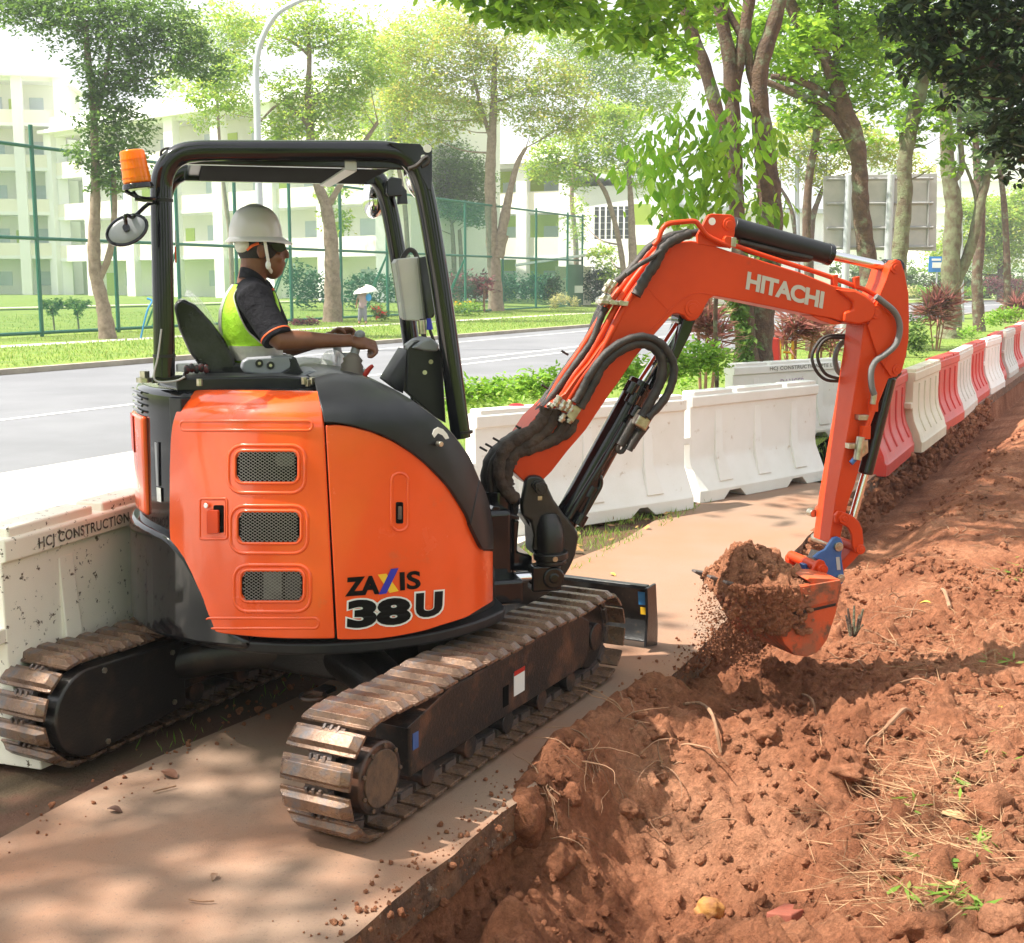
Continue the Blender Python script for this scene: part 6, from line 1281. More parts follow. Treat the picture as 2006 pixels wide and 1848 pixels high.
for pts, r in ((((400, 980), (340, 1070), (260, 1120), (190, 1170), (150, 1240), (150, 1330), (190, 1420), (250, 1450)), .055), (((300, 1100), (200, 1180), (175, 1260), (190, 1350), (240, 1420)), .06)):
    hose('hose_bundle', [c2(*p) for p in pts], .0, r, m_rubber, boom, wob=.05)
slabp('valve_plate', [c7(110, 890), c7(180, 810), c7(238, 830), c7(165, 945)], -.155, .02, m_zinc, boom, .003)
for (x0, y0, x1, y1) in ((20, 820, 60, 740), (60, 850, 100, 775), (100, 860, 145, 775), (130, 880, 165, 810), (60, 940, 95, 880), (125, 950, 145, 905), (0, 830, -30, 800)):
    mb = MB(); a = P7(x0, y0, -.14); b = P7(x1, y1, -.14); mb.cyl(a, b, .015, n=8); mb.cyl(a+(b-a)*.3, a+(b-a)*.6, .020, n=6); mb.build('hose_fitting', m_zinc, boom, bevel=.002)
for x, y in ((500, 716), (124, 1160), (150, 1145), (185, 1118), (290, 1062), (408, 872)):
    mb = MB(); q = U3(*c2(x, y), .0); mb.cyl(q, q-E*.035+Z*.02, .006, n=6); mb.build('cable_tie', m_rubber, boom)
# arm ---------------------------------------------------------------
AW = .088
armN = [(1735, 553), (1742, 530), (1746.5, 517), (1755.4, 509.9), (1764.3, 513), (1770.7, 532.8), (1778.3, 573.5), (1780, 621.8), (1778.3, 667.6), (1773.3, 698), (1768, 722), (1758, 738), (1741, 742), (1722, 790), (1700, 850), (1688, 901), (1675, 950), (1662, 985), (1652, 1030), (1646, 1056), (1625, 1066), (1636.8, 979.5), (1651, 901), (1669, 800), (1679, 736), (1686.8, 685.4), (1691.8, 639), (1703, 600), (1720, 583)]
armb = slabp('arm', armN, -AW, 2*AW, m_orange2, ex, .006, 3)
lobe = [(1720, 590), (1725, 573.5), (1735, 550.6), (1742.7, 527.7), (1746.5, 515), (1755.4, 508), (1765, 512), (1772, 532.8), (1780, 573.5), (1781.5, 621.8), (1780, 667.6), (1775, 698), (1768, 724), (1755, 738), (1745, 738), (1720, 700), (1700, 640)]
slabp('arm_lobe_plate', lobe, -AW-.016, .022, m_orange2, armb, .004); slabp('arm_lobe_plate', lobe, AW-.006, .022, m_orange2, armb, .004)
for x, y, r in ((1755, 525, .030), (1757, 724, .026), (1716, 612, .034)):
    mb = MB(); q = U3(x, y, -AW-.018); mb.cyl(q-L*.006, q+L*.02, r, n=24); mb.cyl(q-L*.010, q, r*.55, n=18); mb.build('arm_pin', m_orange2, armb, bevel=.002)
mb = MB(); mb.tube(UL([c4(600, 640), c4(705, 740)], -AW-.016), .002, 5); mb.tube(UL([c4(720, 900), c4(640, 1180)], -AW-.0165), .0015, 5); mb.build('weld_seam', m_orange2, armb)
hose('grey_arm_hose', [c4(*p) for p in ((585, 590), (650, 640), (720, 700), (762, 780), (765, 880), (730, 970), (650, 1040), (580, 1090), (548, 1170), (552, 1280), (572, 1345))], -.135, .016, m_hoseg, armb)
hose('far_hose', [c4(*p) for p in ((500, 905), (350, 890), (200, 900), (130, 960), (92, 1060), (130, 1170), (210, 1235), (340, 1240))], [.12]*8, .0085, m_rubber, armb)
hose('far_hose', [c4(*p) for p in ((480, 900), (350, 910), (230, 910), (160, 960), (135, 1060), (190, 1180), (280, 1218), (340, 1220))], [.11]*8, .0085, m_rubber, armb)
hose('far_hose', [c4(*p) for p in ((480, 880), (390, 930), (310, 960), (270, 1060), (290, 1160), (340, 1200))], [.11]*6, .014, m_hoseg, armb)
for q_, r_ in (((c4(570, 1340), c4(560, 1420)), .016), ((c4(468, 1670), c4(440, 1848)), .022)): mb = MB(); mb.tube(UL(q_, -.13), r_, 12); mb.build('steel_union', m_zinc, armb, bevel=.002)
mb = MB(); mb.tube(UL([c4(565, 1400), c4(545, 1500), c4(490, 1680)], -.125), .013, 10); mb.box(U3(*c4(562, 1430), -.12), .04, .04, .06, E, L, Z); mb.box(U3(*c4(500, 1635), -.12), .045, .04, .07, E, L, Z); mb.build('arm_pipe', m_orange2, armb, bevel=.003)
for x, y in ((505, 1525), (430, 1745)):
    slabp('pipe_clamp', [c4(x-50, y-22), c4(x+30, y-22), c4(x+30, y+20), c4(x-50, y+20)], -.13, .045, m_zinc, armb, .003)
mb = MB(); mb.cyl(U3(1681, 892, -.12), U3(1667, 908, -.12), .014, n=10); mb.build('blue_cap', m_blue, armb)
mb = MB(); mb.tube(UL([(1690, 862), (1692, 884), (1678, 898)], -.12), [.026, .024, .014], 12); mb.build('stop_valve', m_zinc, armb, bevel=.003)
mb = MB(); a = U3(*c3(1262, 975), -.01); b = U3(*c3(1130, 1512), -.01); mb.cyl(a, b, .040, n=28); bc2 = mb.build('bucket_cylinder', m_black, ex, bevel=.012, seg=3)
mb = MB(); mb.cyl(b, U3(1668, 1022, -.01), .021, n=18); mb.build('cylinder_rod', m_chrome, bc2)
mb = MB(); mb.cyl(a, U3(1757, 724, -.01), .036, n=20); mb.build('cylinder_eye', m_black, bc2, bevel=.004)
mb = MB(); q = U3(1595, 1006, AW+.01); mb.cyl(q, q+L*.05, .022, n=18); mb.build('link_pin_end', m_zinc, armb, bevel=.003)
# link, quick coupler
lk = [(1636, 1010), (1643, 1002), (1654, 1004), (1670, 1010), (1683, 1022), (1690, 1038), (1692, 1060), (1692, 1080), (1684, 1087), (1675, 1084), (1671, 1070), (1669, 1048), (1662, 1034), (1648, 1027), (1637, 1024)]
l1 = slabp('curved_link', lk, -.125, .022, m_orange2, ex, .004); slabp('link_plate', lk, .10, .022, m_orange2, l1, .004)
for x, y, r in ((1652, 1016, .030), (1684, 1076, .026)):
    mb = MB(); q = U3(x, y, -.125); mb.cyl(q-L*.016, q+L*.25, r, n=24); mb.cyl(q-L*.02, q-L*.01, r*.5, n=14); mb.build('link_pin', m_orange2, l1, bevel=.004)
slabp('push_link', [(1674, 1070), (1688, 1082), (1672, 1100), (1652, 1120), (1644, 1108), (1660, 1088)], -.07, .14, m_orange2, l1, .006)
cp = [cb_(1460, 500), cb_(1500, 440), cb_(1540, 385), cb_(1580, 370), cb_(1615, 385), cb_(1640, 440), cb_(1620, 560), cb_(1645, 740), cb_(1640, 830), cb_(1600, 870), cb_(1455, 800), cb_(1440, 650), cb_(1340, 580), cb_(1400, 530)]
qc = slabp('quick_coupler', cp, -.118, .024, m_blue, ex, .005); slabp('coupler_plate', cp, .094, .024, m_blue, qc, .005)
slabp('coupler_body', [cb_(1480, 560), cb_(1620, 600), cb_(1640, 820), cb_(1440, 800), cb_(1330, 700), cb_(1340, 620), cb_(1440, 640)], -.09, .18, m_blackd, qc, .008)
for x, y, r in ((1585, 468, .024), (1605, 783, .022)):
    mb = MB(); q = U3(*cb_(x, y), -.12); mb.cyl(q-L*.014, q+L*.25, r, n=20); mb.cyl(q-L*.017, q, r*.5, n=14); mb.build('coupler_pin', m_zinc, qc, bevel=.003)
mb = MB(); mb.prism([U3(*cb_(x, y), -.1195) for x, y in ((1562, 575), (1598, 572), (1610, 700), (1574, 704))], L*-.002); mb.build('coupler_label', m_greyl, qc)
for yl in (-.05, .08): slabp('coupler_hook', [cb_(1240, 650), cb_(1330, 640), cb_(1370, 690), cb_(1330, 760), cb_(1250, 740)], yl, .05, m_blue, qc, .005)
# bucket: open box, mouth up
BN, BF = -.34, .32
bs = [(1484, 1163), (1492, 1182), (1508, 1204), (1524, 1236), (1537, 1262), (1557, 1284), (1580, 1287), (1600, 1280), (1612, 1266), (1621, 1253), (1637, 1204), (1649.5, 1148), (1645, 1135), (1630, 1136)]
curveN = UL(bs, BN); shift = L*(BF-BN)-Z*.055
# rear/far edge placed by pure translation so the bucket is a true extrusion
def bk(i, t): return curveN[i]+shift*t
bcn = sum(curveN, V((0, 0, 0)))/len(curveN)
G = [[bk(i, t) for t in lin(.02, .98, 9)] for i in range(len(bs))]; H = [[p+(bcn+shift*.5-p-L*((bcn+shift*.5-p).dot(L))).normalized()*.018 for p in r] for r in G]
mb = MB(); mb.shell(G, H); bucket = mb.build('bucket', m_orange_dirty, ex, bevel=.003, ang=45)
mb = MB(); mb.prism(curveN, L*.020); mb.build('bucket_side', m_orange_dirty, bucket, bevel=.004)
mb = MB(); mb.prism([p+shift for p in curveN], L*-.020); mb.build('bucket_side', m_orange_dirty, bucket, bevel=.004)
mb = MB(); mb.prism([curveN[i]-L*.012 for i in (0, 1, 2)]+[U3(1560, 1196, BN-.012), U3(1640, 1176, BN-.012), curveN[12]-L*.012], L*.014); mb.build('side_cutter', m_orange_dirty, bucket, bevel=.004)
mb = MB(); mb.prism([U3(x, y, BN-.004) for x, y in ((1508, 1206), (1530, 1203), (1562, 1199), (1638, 1182), (1637, 1187), (1562, 1205), (1530, 1209), (1512, 1211))], L*.006); mb.build('bucket_seam', m_blackd, bucket)
ld = (curveN[0]-curveN[1]).normalized(); out = (U3(1450, 1151, BN)-curveN[0]).normalized()
for k in range(4):
    c = bk(0, .05+.90*k/3)+out*-.01; up_ = L.cross(out).normalized(); mb = MB()
    w = .040; tl = (U3(1450, 1151, BN)-curveN[0]).length
    base_ = [c-L*w-up_*.026-out*.06, c+L*w-up_*.026-out*.06, c+L*w+up_*.026-out*.06, c-L*w+up_*.026-out*.06]; tip = c+out*tl*.85
    tp = [tip-L*w*.6-up_*.006, tip+L*w*.6-up_*.006, tip+L*w*.6+up_*.006, tip-L*w*.6+up_*.006]
    mb.add(base_+tp, [(0, 1, 2, 3), (7, 6, 5, 4), (0, 4, 5, 1), (1, 5, 6, 2), (2, 6, 7, 3), (3, 7, 4, 0)]); mb.build('tooth', m_shoeb, bucket, bevel=.004)
earp = [cb_(1285, 790), cb_(1340, 690), cb_(1375, 620), cb_(1410, 600), cb_(1450, 615), cb_(1470, 660), cb_(1452, 800)]
slabp('bucket_ear', earp, -.15, .022, m_orange2, bucket, .004); slabp('bucket_ear', earp, .13, .022, m_orange2, bucket, .004)
mb = MB(); q = U3(*cb_(1415, 690), -.15); mb.cyl(q-L*.028, q+L*.33, .026, n=22); mb.cyl(q-L*.032, q, .013, n=14); mb.build('bucket_pin', m_orange2, bucket, bevel=.003)
mb = MB(); q = U3(*cb_(1115, 590), .19); mb.cyl(q-L*.03, q+L*.02, .03, n=20); mb.build('far_pin_head', m_orange2, bucket, bevel=.004)
slabp('bucket_top_plate', [cb_(1270, 800), cb_(1300, 782), cb_(1600, 795), cb_(1500, 830), cb_(1380, 850), cb_(1320, 845)], BN, .22, m_orange_dirty, bucket, .004)
# ------------------------------------------------------------------ operator
op = thing('person', LW(-.38, 0, 1.5), YAW, 'operator in white hard hat, lime safety vest and black shirt seated under the excavator canopy', 'person', None)
def OC(x, y): return (313.4+x*.3125, 352.6+y*.3125)
def OP(x, y, yl): return U3(*OC(x, y), yl)
def hb(x, y): return (438.8+x*.15626, 548.5+y*.15626)
HY = -.04
sk = MB()
hc = OP(640, 430, HY); ex_ = E; 
sk.ell(hc+Z*.02-E*.008, (.098, .076, .108), E, L, Z, 24, 16)                     # skull
sk.ell(OP(700, 500, HY), (.058, .056, .088), (E*.98-Z*.1).normalized(), L, Z, 20, 14)   # face
sk.ell(OP(733, 570, HY), (.028, .030, .026), E, L, Z, 14, 10)                    # chin
sk.tube([OP(640, 560, HY), OP(735, 585, HY)], [.034, .026], 14)                  # jaw
sk.tube([OP(768, 420, HY), OP(786, 452, HY), OP(796, 476, HY)], [.010, .013, .016], 12); sk.ell(OP(797, 482, HY-.012), (.012, .010, .009)); sk.ell(OP(797, 482, HY+.012), (.012, .010, .009))
sk.ell(OP(768, 522, HY), (.015, .026, .008), E, L, Z, 14, 8); sk.ell(OP(764, 540, HY), (.015, .024, .009), E, L, Z, 14, 8)
sk.ell(OP(758, 396, HY), (.016, .052, .014), E, L, Z, 14, 8)                     # brow
for s in (-1, 1):
    e0 = OP(632, 448, HY)+L*.076*s*1.0; sk.ell(e0, (.022, .012, .036), (E+Z*.15).normalized(), (L*1-E*.35*s).normalized(), Z, 14, 10)
    sk.ell(OP(742, 440, HY)+L*.028*s, (.016, .014, .012)); sk.ell(OP(730, 490, HY)+L*.038*s, (.026, .020, .024))
sk.tube([OP(600, 470, HY), OP(590, 560, HY), OP(570, 640, HY), OP(575, 690, HY)], [.064, .062, .062, .068], 18)   # neck
TY = -.02
def tor(y, xb, xf, hw, yy=TY):        # torso section: back and front in the picture, half width
    a = OP(xb, y, yy); b = OP(xf, y, yy); return ((a+b)/2, (b-a).length/2, hw)
SEC = [tor(640, 490, 650, .10), tor(680, 455, 690, .165), tor(740, 420, 715, .19), tor(820, 395, 735, .19), tor(900, 390, 742, .18), tor(980, 400, 735, .17), tor(1060, 430, 740, .165), tor(1140, 470, 740, .165), tor(1200, 480, 760, .17)]
def loft(mb, secs, g=0., n=28, mi=0, pw=.8):
    G = []
    for c, a, b in secs:
        G.append([c+E*((a+g)*(abs(cos(q))**pw)*(1 if cos(q) > 0 else -1))+L*((b+g)*(abs(sin(q))**pw)*(1 if sin(q) > 0 else -1)) for q in [2*pi*k/n for k in range(n)]])
    mb.grid(G, close=True); N = n; r = len(G); b0 = len(mb.v)-N*r; mb.f += [tuple(b0+i for i in range(N))[::-1], tuple(b0+N*(r-1)+i for i in range(N))]; mb.m += [0, 0]
loft(sk, SEC, -.02)
# arms: near one down to the joystick, far one to the other lever
shN = OP(590, 745, -.235); elN = OP(742, 1005, -.34); wrN = OP(1165, 1008, -.29)
sk.tube([shN, shN+(elN-shN)*.5, elN], [.055, .050, .043], 16)
sk.tube([OP(722, 985, -.335), elN, elN+(wrN-elN)*.3, elN+(wrN-elN)*.65, wrN, OP(1200, 1006, -.288)], [.040, .045, .044, .034, .028, .030], 18, flat=.9)
shF = OP(620, 745, .20); elF = OP(790, 1060, .30); wrF = OP(1040, 1000, .26)
sk.tube([shF, elF], [.055, .042], 14); sk.tube([elF, wrF, OP(1075, 980, .25)], [.044, .030, .028], 14)
# hips and legs towards the pedals (inside the cab)
sk.tube([OP(560, 1200, -.02), OP(600, 1230, -.02)], [.15, .15], 18)
for s in (-.12, .10):
    kn = LW(.18, s*1.3, 1.42); sk.tube([OP(600, 1230, s), kn], [.085, .06], 14); sk.tube([kn, LW(.25, s*1.3, 1.1)], [.058, .04], 14)
# hands
def fingers(mb, base, fw, dn, side, mirror=1, k=1.):
    # palm centre, direction of the knuckles, curl direction, side along which the fingers are spread
    mb.ell(base, (.044*k, .038*k, .024*k), fw, side, fw.cross(side).normalized(), 16, 10)
    for i, (ln, r) in enumerate(((.94, .0092), (1.0, .0096), (.95, .0092), (.8, .0080))):
        o = base+side*(.027-.018*i)*k+fw*.034*k; ln *= k
        mb.tube([o-fw*.01, o+fw*.026*ln+dn*.004, o+fw*.040*ln+dn*.022*ln, o+fw*.026*ln+dn*.042*ln, o+fw*.006*ln+dn*.046*ln], [r*1.15, r*1.1, r*1.05, r, r*.8], 10)
    o = base+side*.030*k-fw*.012*k
    mb.tube([o, o+fw*.016+side*.016+dn*.012, o+fw*.032+side*.014+dn*.028, o+fw*.040+side*.004+dn*.040], [.013, .0115, .0105, .008], 10)
fwN = (E*.93-Z*.20-L*.15).normalized(); dnN = (-Z*.93-E*.30).normalized(); sdN = (L*.75+Z*.45+E*.1).normalized()
fingers(sk, OP(1255, 1018, -.285), fwN, dnN, sdN, k=1.12)
fingers(sk, OP(1120, 965, .25), (E*.9+Z*.1).normalized(), (-Z*.8-L*.4).normalized(), (-L*.6+Z*.6).normalized(), k=1.05)
body = sk.build('body', m_skin, op, remesh=.0055, smooth=3)
# shirt: torso, collar, sleeves
sh = MB(); loft(sh, SEC, .004)
sh.tube([OP(570, 700, -.12), shN+Z*.0, shN+(elN-shN)*.5, shN+(elN-shN)*.86], [.068, .076, .070, .066], 20)
sh.tube([OP(600, 700, .12), shF, shF+(elF-shF)*.6], [.08, .085, .07], 20)
shirt = sh.build('shirt', m_shirt, op, remesh=.009, smooth=3)
ad = (elN-shN).normalized()
def ringat(name, f, r, w, mat, par):
    c = shN+(elN-shN)*f; mb = MB(); mb.tube([c-ad*w, c-ad*w*.4, c+ad*w*.4, c+ad*w], [r*.97, r, r, r*.97], 28); mb.build(name, mat, par, ang=60)
ringat('sleeve_cuff', .90, .069, .017, m_shirt, shirt); ringat('cuff_stripe', .895, .0705, .0045, m_orcuff, shirt)
mb = MB(); P = smoothline([OP(500, 565, HY), OP(512, 545, HY-.05), OP(570, 560, HY-.085), OP(630, 600, HY-.085), OP(680, 660, HY-.05), OP(700, 690, HY)], 4); Q = [p-Z*.045-E*.008 for p in P]
mb.shell([P, Q], [[p+L*.008+E*.004 for p in P], [p+L*.01 for p in Q]]); mb.build('collar', m_shirt, shirt, bevel=.003)
mb = MB(); mb.tube([OP(705, 680, HY-.02), OP(712, 692, HY-.02)], .006, 8); mb.build('orange_button', m_orcuff, shirt)
# vest: back and flanks, with silver piping round the armhole
def torpt(y, q, g):
    ys = [640, 680, 740, 820, 900, 980, 1060, 1140, 1200]
    i = min(max(0, next((k for k in range(8) if y <= ys[k+1]), 7)), 7); t = (y-ys[i])/(ys[i+1]-ys[i])
    c = SEC[i][0].lerp(SEC[i+1][0], t); a = SEC[i][1]*(1-t)+SEC[i+1][1]*t; b = SEC[i][2]*(1-t)+SEC[i+1][2]*t
    cq, sq = cos(q), sin(q); return c+E*((a+g)*abs(cq)**.8*(1 if cq > 0 else -1))+L*((b+g)*abs(sq)**.8*(1 if sq > 0 else -1))
def vestband(name, ys, qa, qb, g, mat, n=20):
    # q measured round the torso: pi = middle of the back, 1.5*pi = the side nearest the picture
    G = []; H = []
    for y in ys:
        a = qa(y) if callable(qa) else qa; b = qb(y) if callable(qb) else qb
        G.append([torpt(y, a+(b-a)*k/n, g) for k in range(n+1)]); H.append([torpt(y, a+(b-a)*k/n, g-.006) for k in range(n+1)])
    mb = MB(); mb.shell(G, H); return mb.build(name, mat, op, ang=70)
ys = lin(655, 1195, 16)
hole = lambda y: interp(y, [(655, pi*1.40), (680, pi*1.28), (720, pi*1.27), (811, pi*1.37), (930, pi*1.46), (1010, pi*1.54), (1030, pi*1.62), (1195, pi*1.6)])
vest = vestband('safety_vest', ys, pi*.5, hole, .014, m_lime)
def sub(o, par): o.parent = par; return o
sub(vestband('back_band', lin(655, 1190, 14), lambda y: pi*.98, lambda y: pi*1.12, .018, m_silver, 8), op)
vb = vestband('waist_band', lin(1030, 1120, 5), pi*.5, pi*1.98, .020, m_silver, 30)
P = [torpt(y, hole(y), .017) for y in lin(660, 1025, 22)]; mb = MB(); mb.tube(P, .003, 8); mb.build('armhole_piping', m_silver, vest)
vestband('vest_front', lin(700, 1195, 10), lambda y: interp(y, [(700, pi*1.86), (800, pi*1.80), (950, pi*1.76), (1010, pi*1.62)]), pi*2.2, .013, m_lime, 12)
# trousers over hips and legs
mb = MB(); mb.tube([OP(560, 1190, -.02), OP(610, 1225, -.02)], [.165, .165], 18)
for s in (-.12, .10):
    kn = LW(.18, s*1.3, 1.42); mb.tube([OP(600, 1230, s), kn], [.095, .07], 14); mb.tube([kn, LW(.25, s*1.3, 1.12)], [.068, .055], 14)
mb.build('trousers', m_pants, op, remesh=.012, smooth=2)
# head wear
mb = MB(); mb.ell(hc+Z*.012-E*.012, (.100, .080, .108), E, L, Z, 24, 14, v0=-.35, v1=.8); hair = mb.build('hair', m_hair, op, sub=0)
mb = MB(); mb.ell(OP(565, 440, HY), (.046, .068, .052), E, L, Z, 18, 12); mb.build('hair_back', m_hair, op, ang=80)
ht = OP(612, 364, HY)
G = []
for i in range(13):
    t = i/12; row = []
    for k in range(32):
        q = 2*pi*k/32; r = cos(t*pi/2)**.72 if t < 1 else 0.004; rise = sin(t*pi/2)**.95
        row.append(ht+(E*(.118*r*cos(q))+L*.100*r*sin(q))+Z*(.142*rise)+(E*-.008+Z*.0)*1)
    G.append(row)
mb = MB(); mb.grid(G, close=True); mb.f.append(tuple(len(mb.v)-32+i for i in range(32))); mb.m.append(0); hat = mb.build('hard_hat', m_helmet, op, ang=70)
mb = MB(); G = []
for r, dz in ((.985, .004), (1.04, -.004), (1.10, -.012), (1.10, -.018), (.98, -.006)):
    row = []
    for k in range(40):
        q = 2*pi*k/40; f = max(0, cos(q))**3; rr = r+(r-.98)*2.0*f
        row.append(ht+E*(.120*rr*cos(q)-.008)+L*.103*(r)*sin(q)+Z*(dz*(1+.6*f)-.002))
    G.append(row)
mb.grid(G, close=True); mb.build('hat_brim', m_helmet, hat, ang=70)
mb = MB(); mb.tube([ht+E*(.103*cos(a))+Z*(.139*sin(a)+.005)-E*.008 for a in [pi*.12+pi*.72*k/14 for k in range(15)]], .006, 8); mb.build('hat_ridge', m_helmet, hat)
mb = MB(); mb.ell(OP(532, 410, HY), (.045, .075, .045), E, L, Z, 18, 10, v0=-.9, v1=.5); mb.build('hat_cradle', m_bwhite2, hat)
mb = MB(); mb.tube(smoothline([OP(652, 350, HY-.085), OP(660, 400, HY-.088), OP(672, 470, HY-.082), OP(684, 540, HY-.07), OP(690, 565, HY-.055), OP(715, 592, HY-.02)], 4), .0085, 8, flat=.5); mb.ell(OP(678, 535, HY-.082), (.012, .006, .02)); mb.build('chin_strap', m_txtw, hat)
mb = MB(); P = [OP(692, 398, HY-.084), OP(740, 398, HY-.080), OP(784, 402, HY-.050), OP(794, 436, HY-.040), OP(760, 456, HY-.066), OP(722, 446, HY-.080), OP(700, 420, HY-.084)]
mb.prism(P, L*.012); mb.tube([OP(635, 405, HY-.08), OP(700, 402, HY-.086)], .004, 6); sg = mb.build('sunglasses', m_black, op, bevel=.003)
mb = MB(); mb.prism([p-L*2*(p-XC).dot(L)+L*2*HY*1.0 for p in P], L*-.012); mb.build('lens', m_black, sg, bevel=.003)
mb = MB(); mb.tube(smoothline([OP(545, 440, HY-.066), OP(580, 412, HY-.076), OP(620, 398, HY-.082)], 3), .008, 8, flat=.5); mb.build('orange_temple_tip', m_orcuff, sg)
# ================================================================== SOIL
class Noise2:
    def __init__(s, seed): s.t = np.random.default_rng(seed).uniform(-1, 1, (256, 256))
    def __call__(s, x, y):
        xi = np.floor(x).astype(int); yi = np.floor(y).astype(int); fx = x-xi; fy = y-yi; fx = fx*fx*(3-2*fx); fy = fy*fy*(3-2*fy)
        t = s.t; a = t[xi % 256, yi % 256]; b = t[(xi+1) % 256, yi % 256]; c = t[xi % 256, (yi+1) % 256]; d = t[(xi+1) % 256, (yi+1) % 256]
        return a*(1-fx)*(1-fy)+b*fx*(1-fy)+c*(1-fx)*fy+d*fx*fy
N1 = Noise2(3)
def fbm(x, y, o=4, g=.5): 
    r = 0; a = 1.
    for k in range(o): r = r+a*N1(x*2**k+17*k, y*2**k+5*k); a *= g
    return r
def sm(a, b, x): t = np.clip((x-a)/(b-a), 0, 1); return t*t*(3-2*t)
def gp(px, py, z=.1): p = gnd(px, py, z); return (p.x, p.y)
BUMPS = []
def bump_(px, py, h, rx, ry=None, z=.1): x, y = gp(px, py, z); BUMPS.append((x, y, h, rx, ry or rx))
# heap at the front of the near track and ridge along the cut edge
bump_(1130, 1440, .08, .2); bump_(1220, 1390, .06, .24); bump_(1330, 1385, .10, .22); bump_(1460, 1390, .12, .25); bump_(1580, 1390, .10, .25); bump_(1420, 1330, .03, .3)
bump_(1350, 1290, .08, .14, .2, 0)
bump_(1030, 1620, .10, .10, .13, 0)
bump_(1290, 1640, -.32, .36, .44, -.1); bump_(1480, 1560, -.10, .35); bump_(1720, 1510, -.14, .16, .2, 0); bump_(1150, 1780, -.16, .2, .3, -.2); bump_(1560, 1750, -.10, .25, .3, -.1)
bump_(1020, 1750, .10, .14, .2, -.1); bump_(1760, 1350, .08, .25); bump_(1660, 1440, .07, .12)
def Hs(x, y):
    x = np.asarray(x, float); y = np.asarray(y, float)
    s = x*DS.x+y*DS.y; n = x*DN.x+y*DN.y
    n = n-.0013*np.maximum(0, s-60)**2
    e = -2.08-.40*np.clip((s-6)/6, 0, 1)
    d = n-e
    far = sm(7.5, 11, s)
    near_prof = -.205+.05*sm(.0, .5, d)+.13*sm(.5, 1.4, d)+.22*sm(1.4, 3.2, d)
    far_prof = -.52+.05*sm(.0, .25, d)+.33*sm(.3, 1.0, d)+.14*sm(1.2, 4, d)+.35*sm(4, 12, d)
    h = near_prof*(1-far)+far_prof*far
    a_ = sm(-.06, .015, d+.012*N1(s*9, s*0)); h = h*a_+(-.14)*(1-a_)
    for bx, by, hh, rx, ry in BUMPS:
        u = (x-bx); v = (y-by); us = u*DS.x+v*DS.y; un = u*DN.x+v*DN.y
        h = h+hh*np.exp(-(un/rx)**2-(us/ry)**2)
    win = sm(4.0, 4.3, s)*(1-sm(5.75, 6.1, s)); wob_ = .05*N1(s*4.+3, s*0+2)+.03*N1(s*11., s*0+7)
    h = h+win*(.262-.03*(s-3.9)+.03*N1(s*3, n*3))*np.exp(-((d-.0+wob_)/.17)**2)
    h = h-.13*np.exp(-((d-.06)/.2)**2)*(1-sm(3.9, 4.3, s))*sm(-.03, .02, d)
    rough = sm(-.3, .15, d)
    rg = 1-np.abs(fbm(x*8.5+3, y*8.5, 3, .6)); h = h+rough*(.045*fbm(x*1.4, y*1.4, 3)+.026*fbm(x*6, y*6, 3)*(1-.5*far)+.030*(rg-.5)*(1-.5*far)+.022*fbm(x*21, y*21, 3, .7)*(1-.5*far))
    return h
def grid_patch(ss, nn):
    S_, N_ = np.meshgrid(ss, nn, indexing='ij'); b = .0013*np.maximum(0, S_-60)**2
    X = DS.x*S_+DN.x*(N_+b); Y = DS.y*S_+DN.y*(N_+b); return X, Y
ss = np.concatenate([np.arange(1.2, 8.5, .015), 8.5+np.cumsum(np.linspace(.02, .12, 110)), ])
ss = np.concatenate([ss, ss[-1]+np.cumsum(np.linspace(.15, 3, 90))])
nn = np.concatenate([np.arange(-2.75, 1.6, .0155), 1.6+np.cumsum(np.linspace(.02, .5, 60))])
X, Y = grid_patch(ss, nn); Hh = Hs(X, Y)
# small clods raised on the surface
r2 = np.random.default_rng(5)
def stamp(cnt, rmin, rmax, region):
    for _ in range(cnt):
        s_ = r2.uniform(*region[0]); n_ = r2.uniform(*region[1]); r_ = rmin+(rmax-rmin)*r2.uniform()**3
        i0, i1 = np.searchsorted(ss, [s_-r_, s_+r_]); j0, j1 = np.searchsorted(nn, [n_-r_, n_+r_])
        if i1-i0 < 2 or j1-j0 < 2: continue
        a = (ss[i0:i1, None]-s_)/r_; b = (nn[None, j0:j1]-n_)/r_; th = r2.uniform(0, pi); e_ = r2.uniform(.6, 1); u = a*cos(th)+b*sin(th); v = (-a*sin(th)+b*cos(th))/e_
        q = np.clip(1-u*u-v*v, 0, 1); tu, tv = r2.uniform(-.7, .7, 2); Hh[i0:i1, j0:j1] += r_*.7*np.clip(np.sqrt(q)*(1+tu*u+tv*v), 0, 1.15)*np.where(nn[None, j0:j1] > -2.0, 1, .4)
stamp(6000, .010, .045, ((1.5, 8.5), (-2.0, 1.6))); stamp(500, .04, .10, ((1.5, 8.0), (-1.9, 1.4)))
V_ = np.stack([X, Y, Hh], -1).reshape(-1, 3); ni, nj = X.shape
I = (np.arange(ni-1)[:, None]*nj+np.arange(nj-1)[None, :]).ravel(); Q = np.stack([I, I+nj, I+nj+1, I+1], 1)
o = npmesh('dug_soil', V_, Q, m_soil, smooth=True); o['kind'] = 'structure'
def gs(px, py):
    d = ray(px, py); t = (.55-CAMZ)/d.z; st = .06
    while t < 60:
        p = CAM+d*t
        if p.z < float(Hs(p.x, p.y)): break
        t += st+.004*t
    a, b = t-st-.004*t, t
    for _ in range(7):
        c = (a+b)/2; p = CAM+d*c
        if p.z < float(Hs(p.x, p.y)): b = c
        else: a = c
    return CAM+d*b
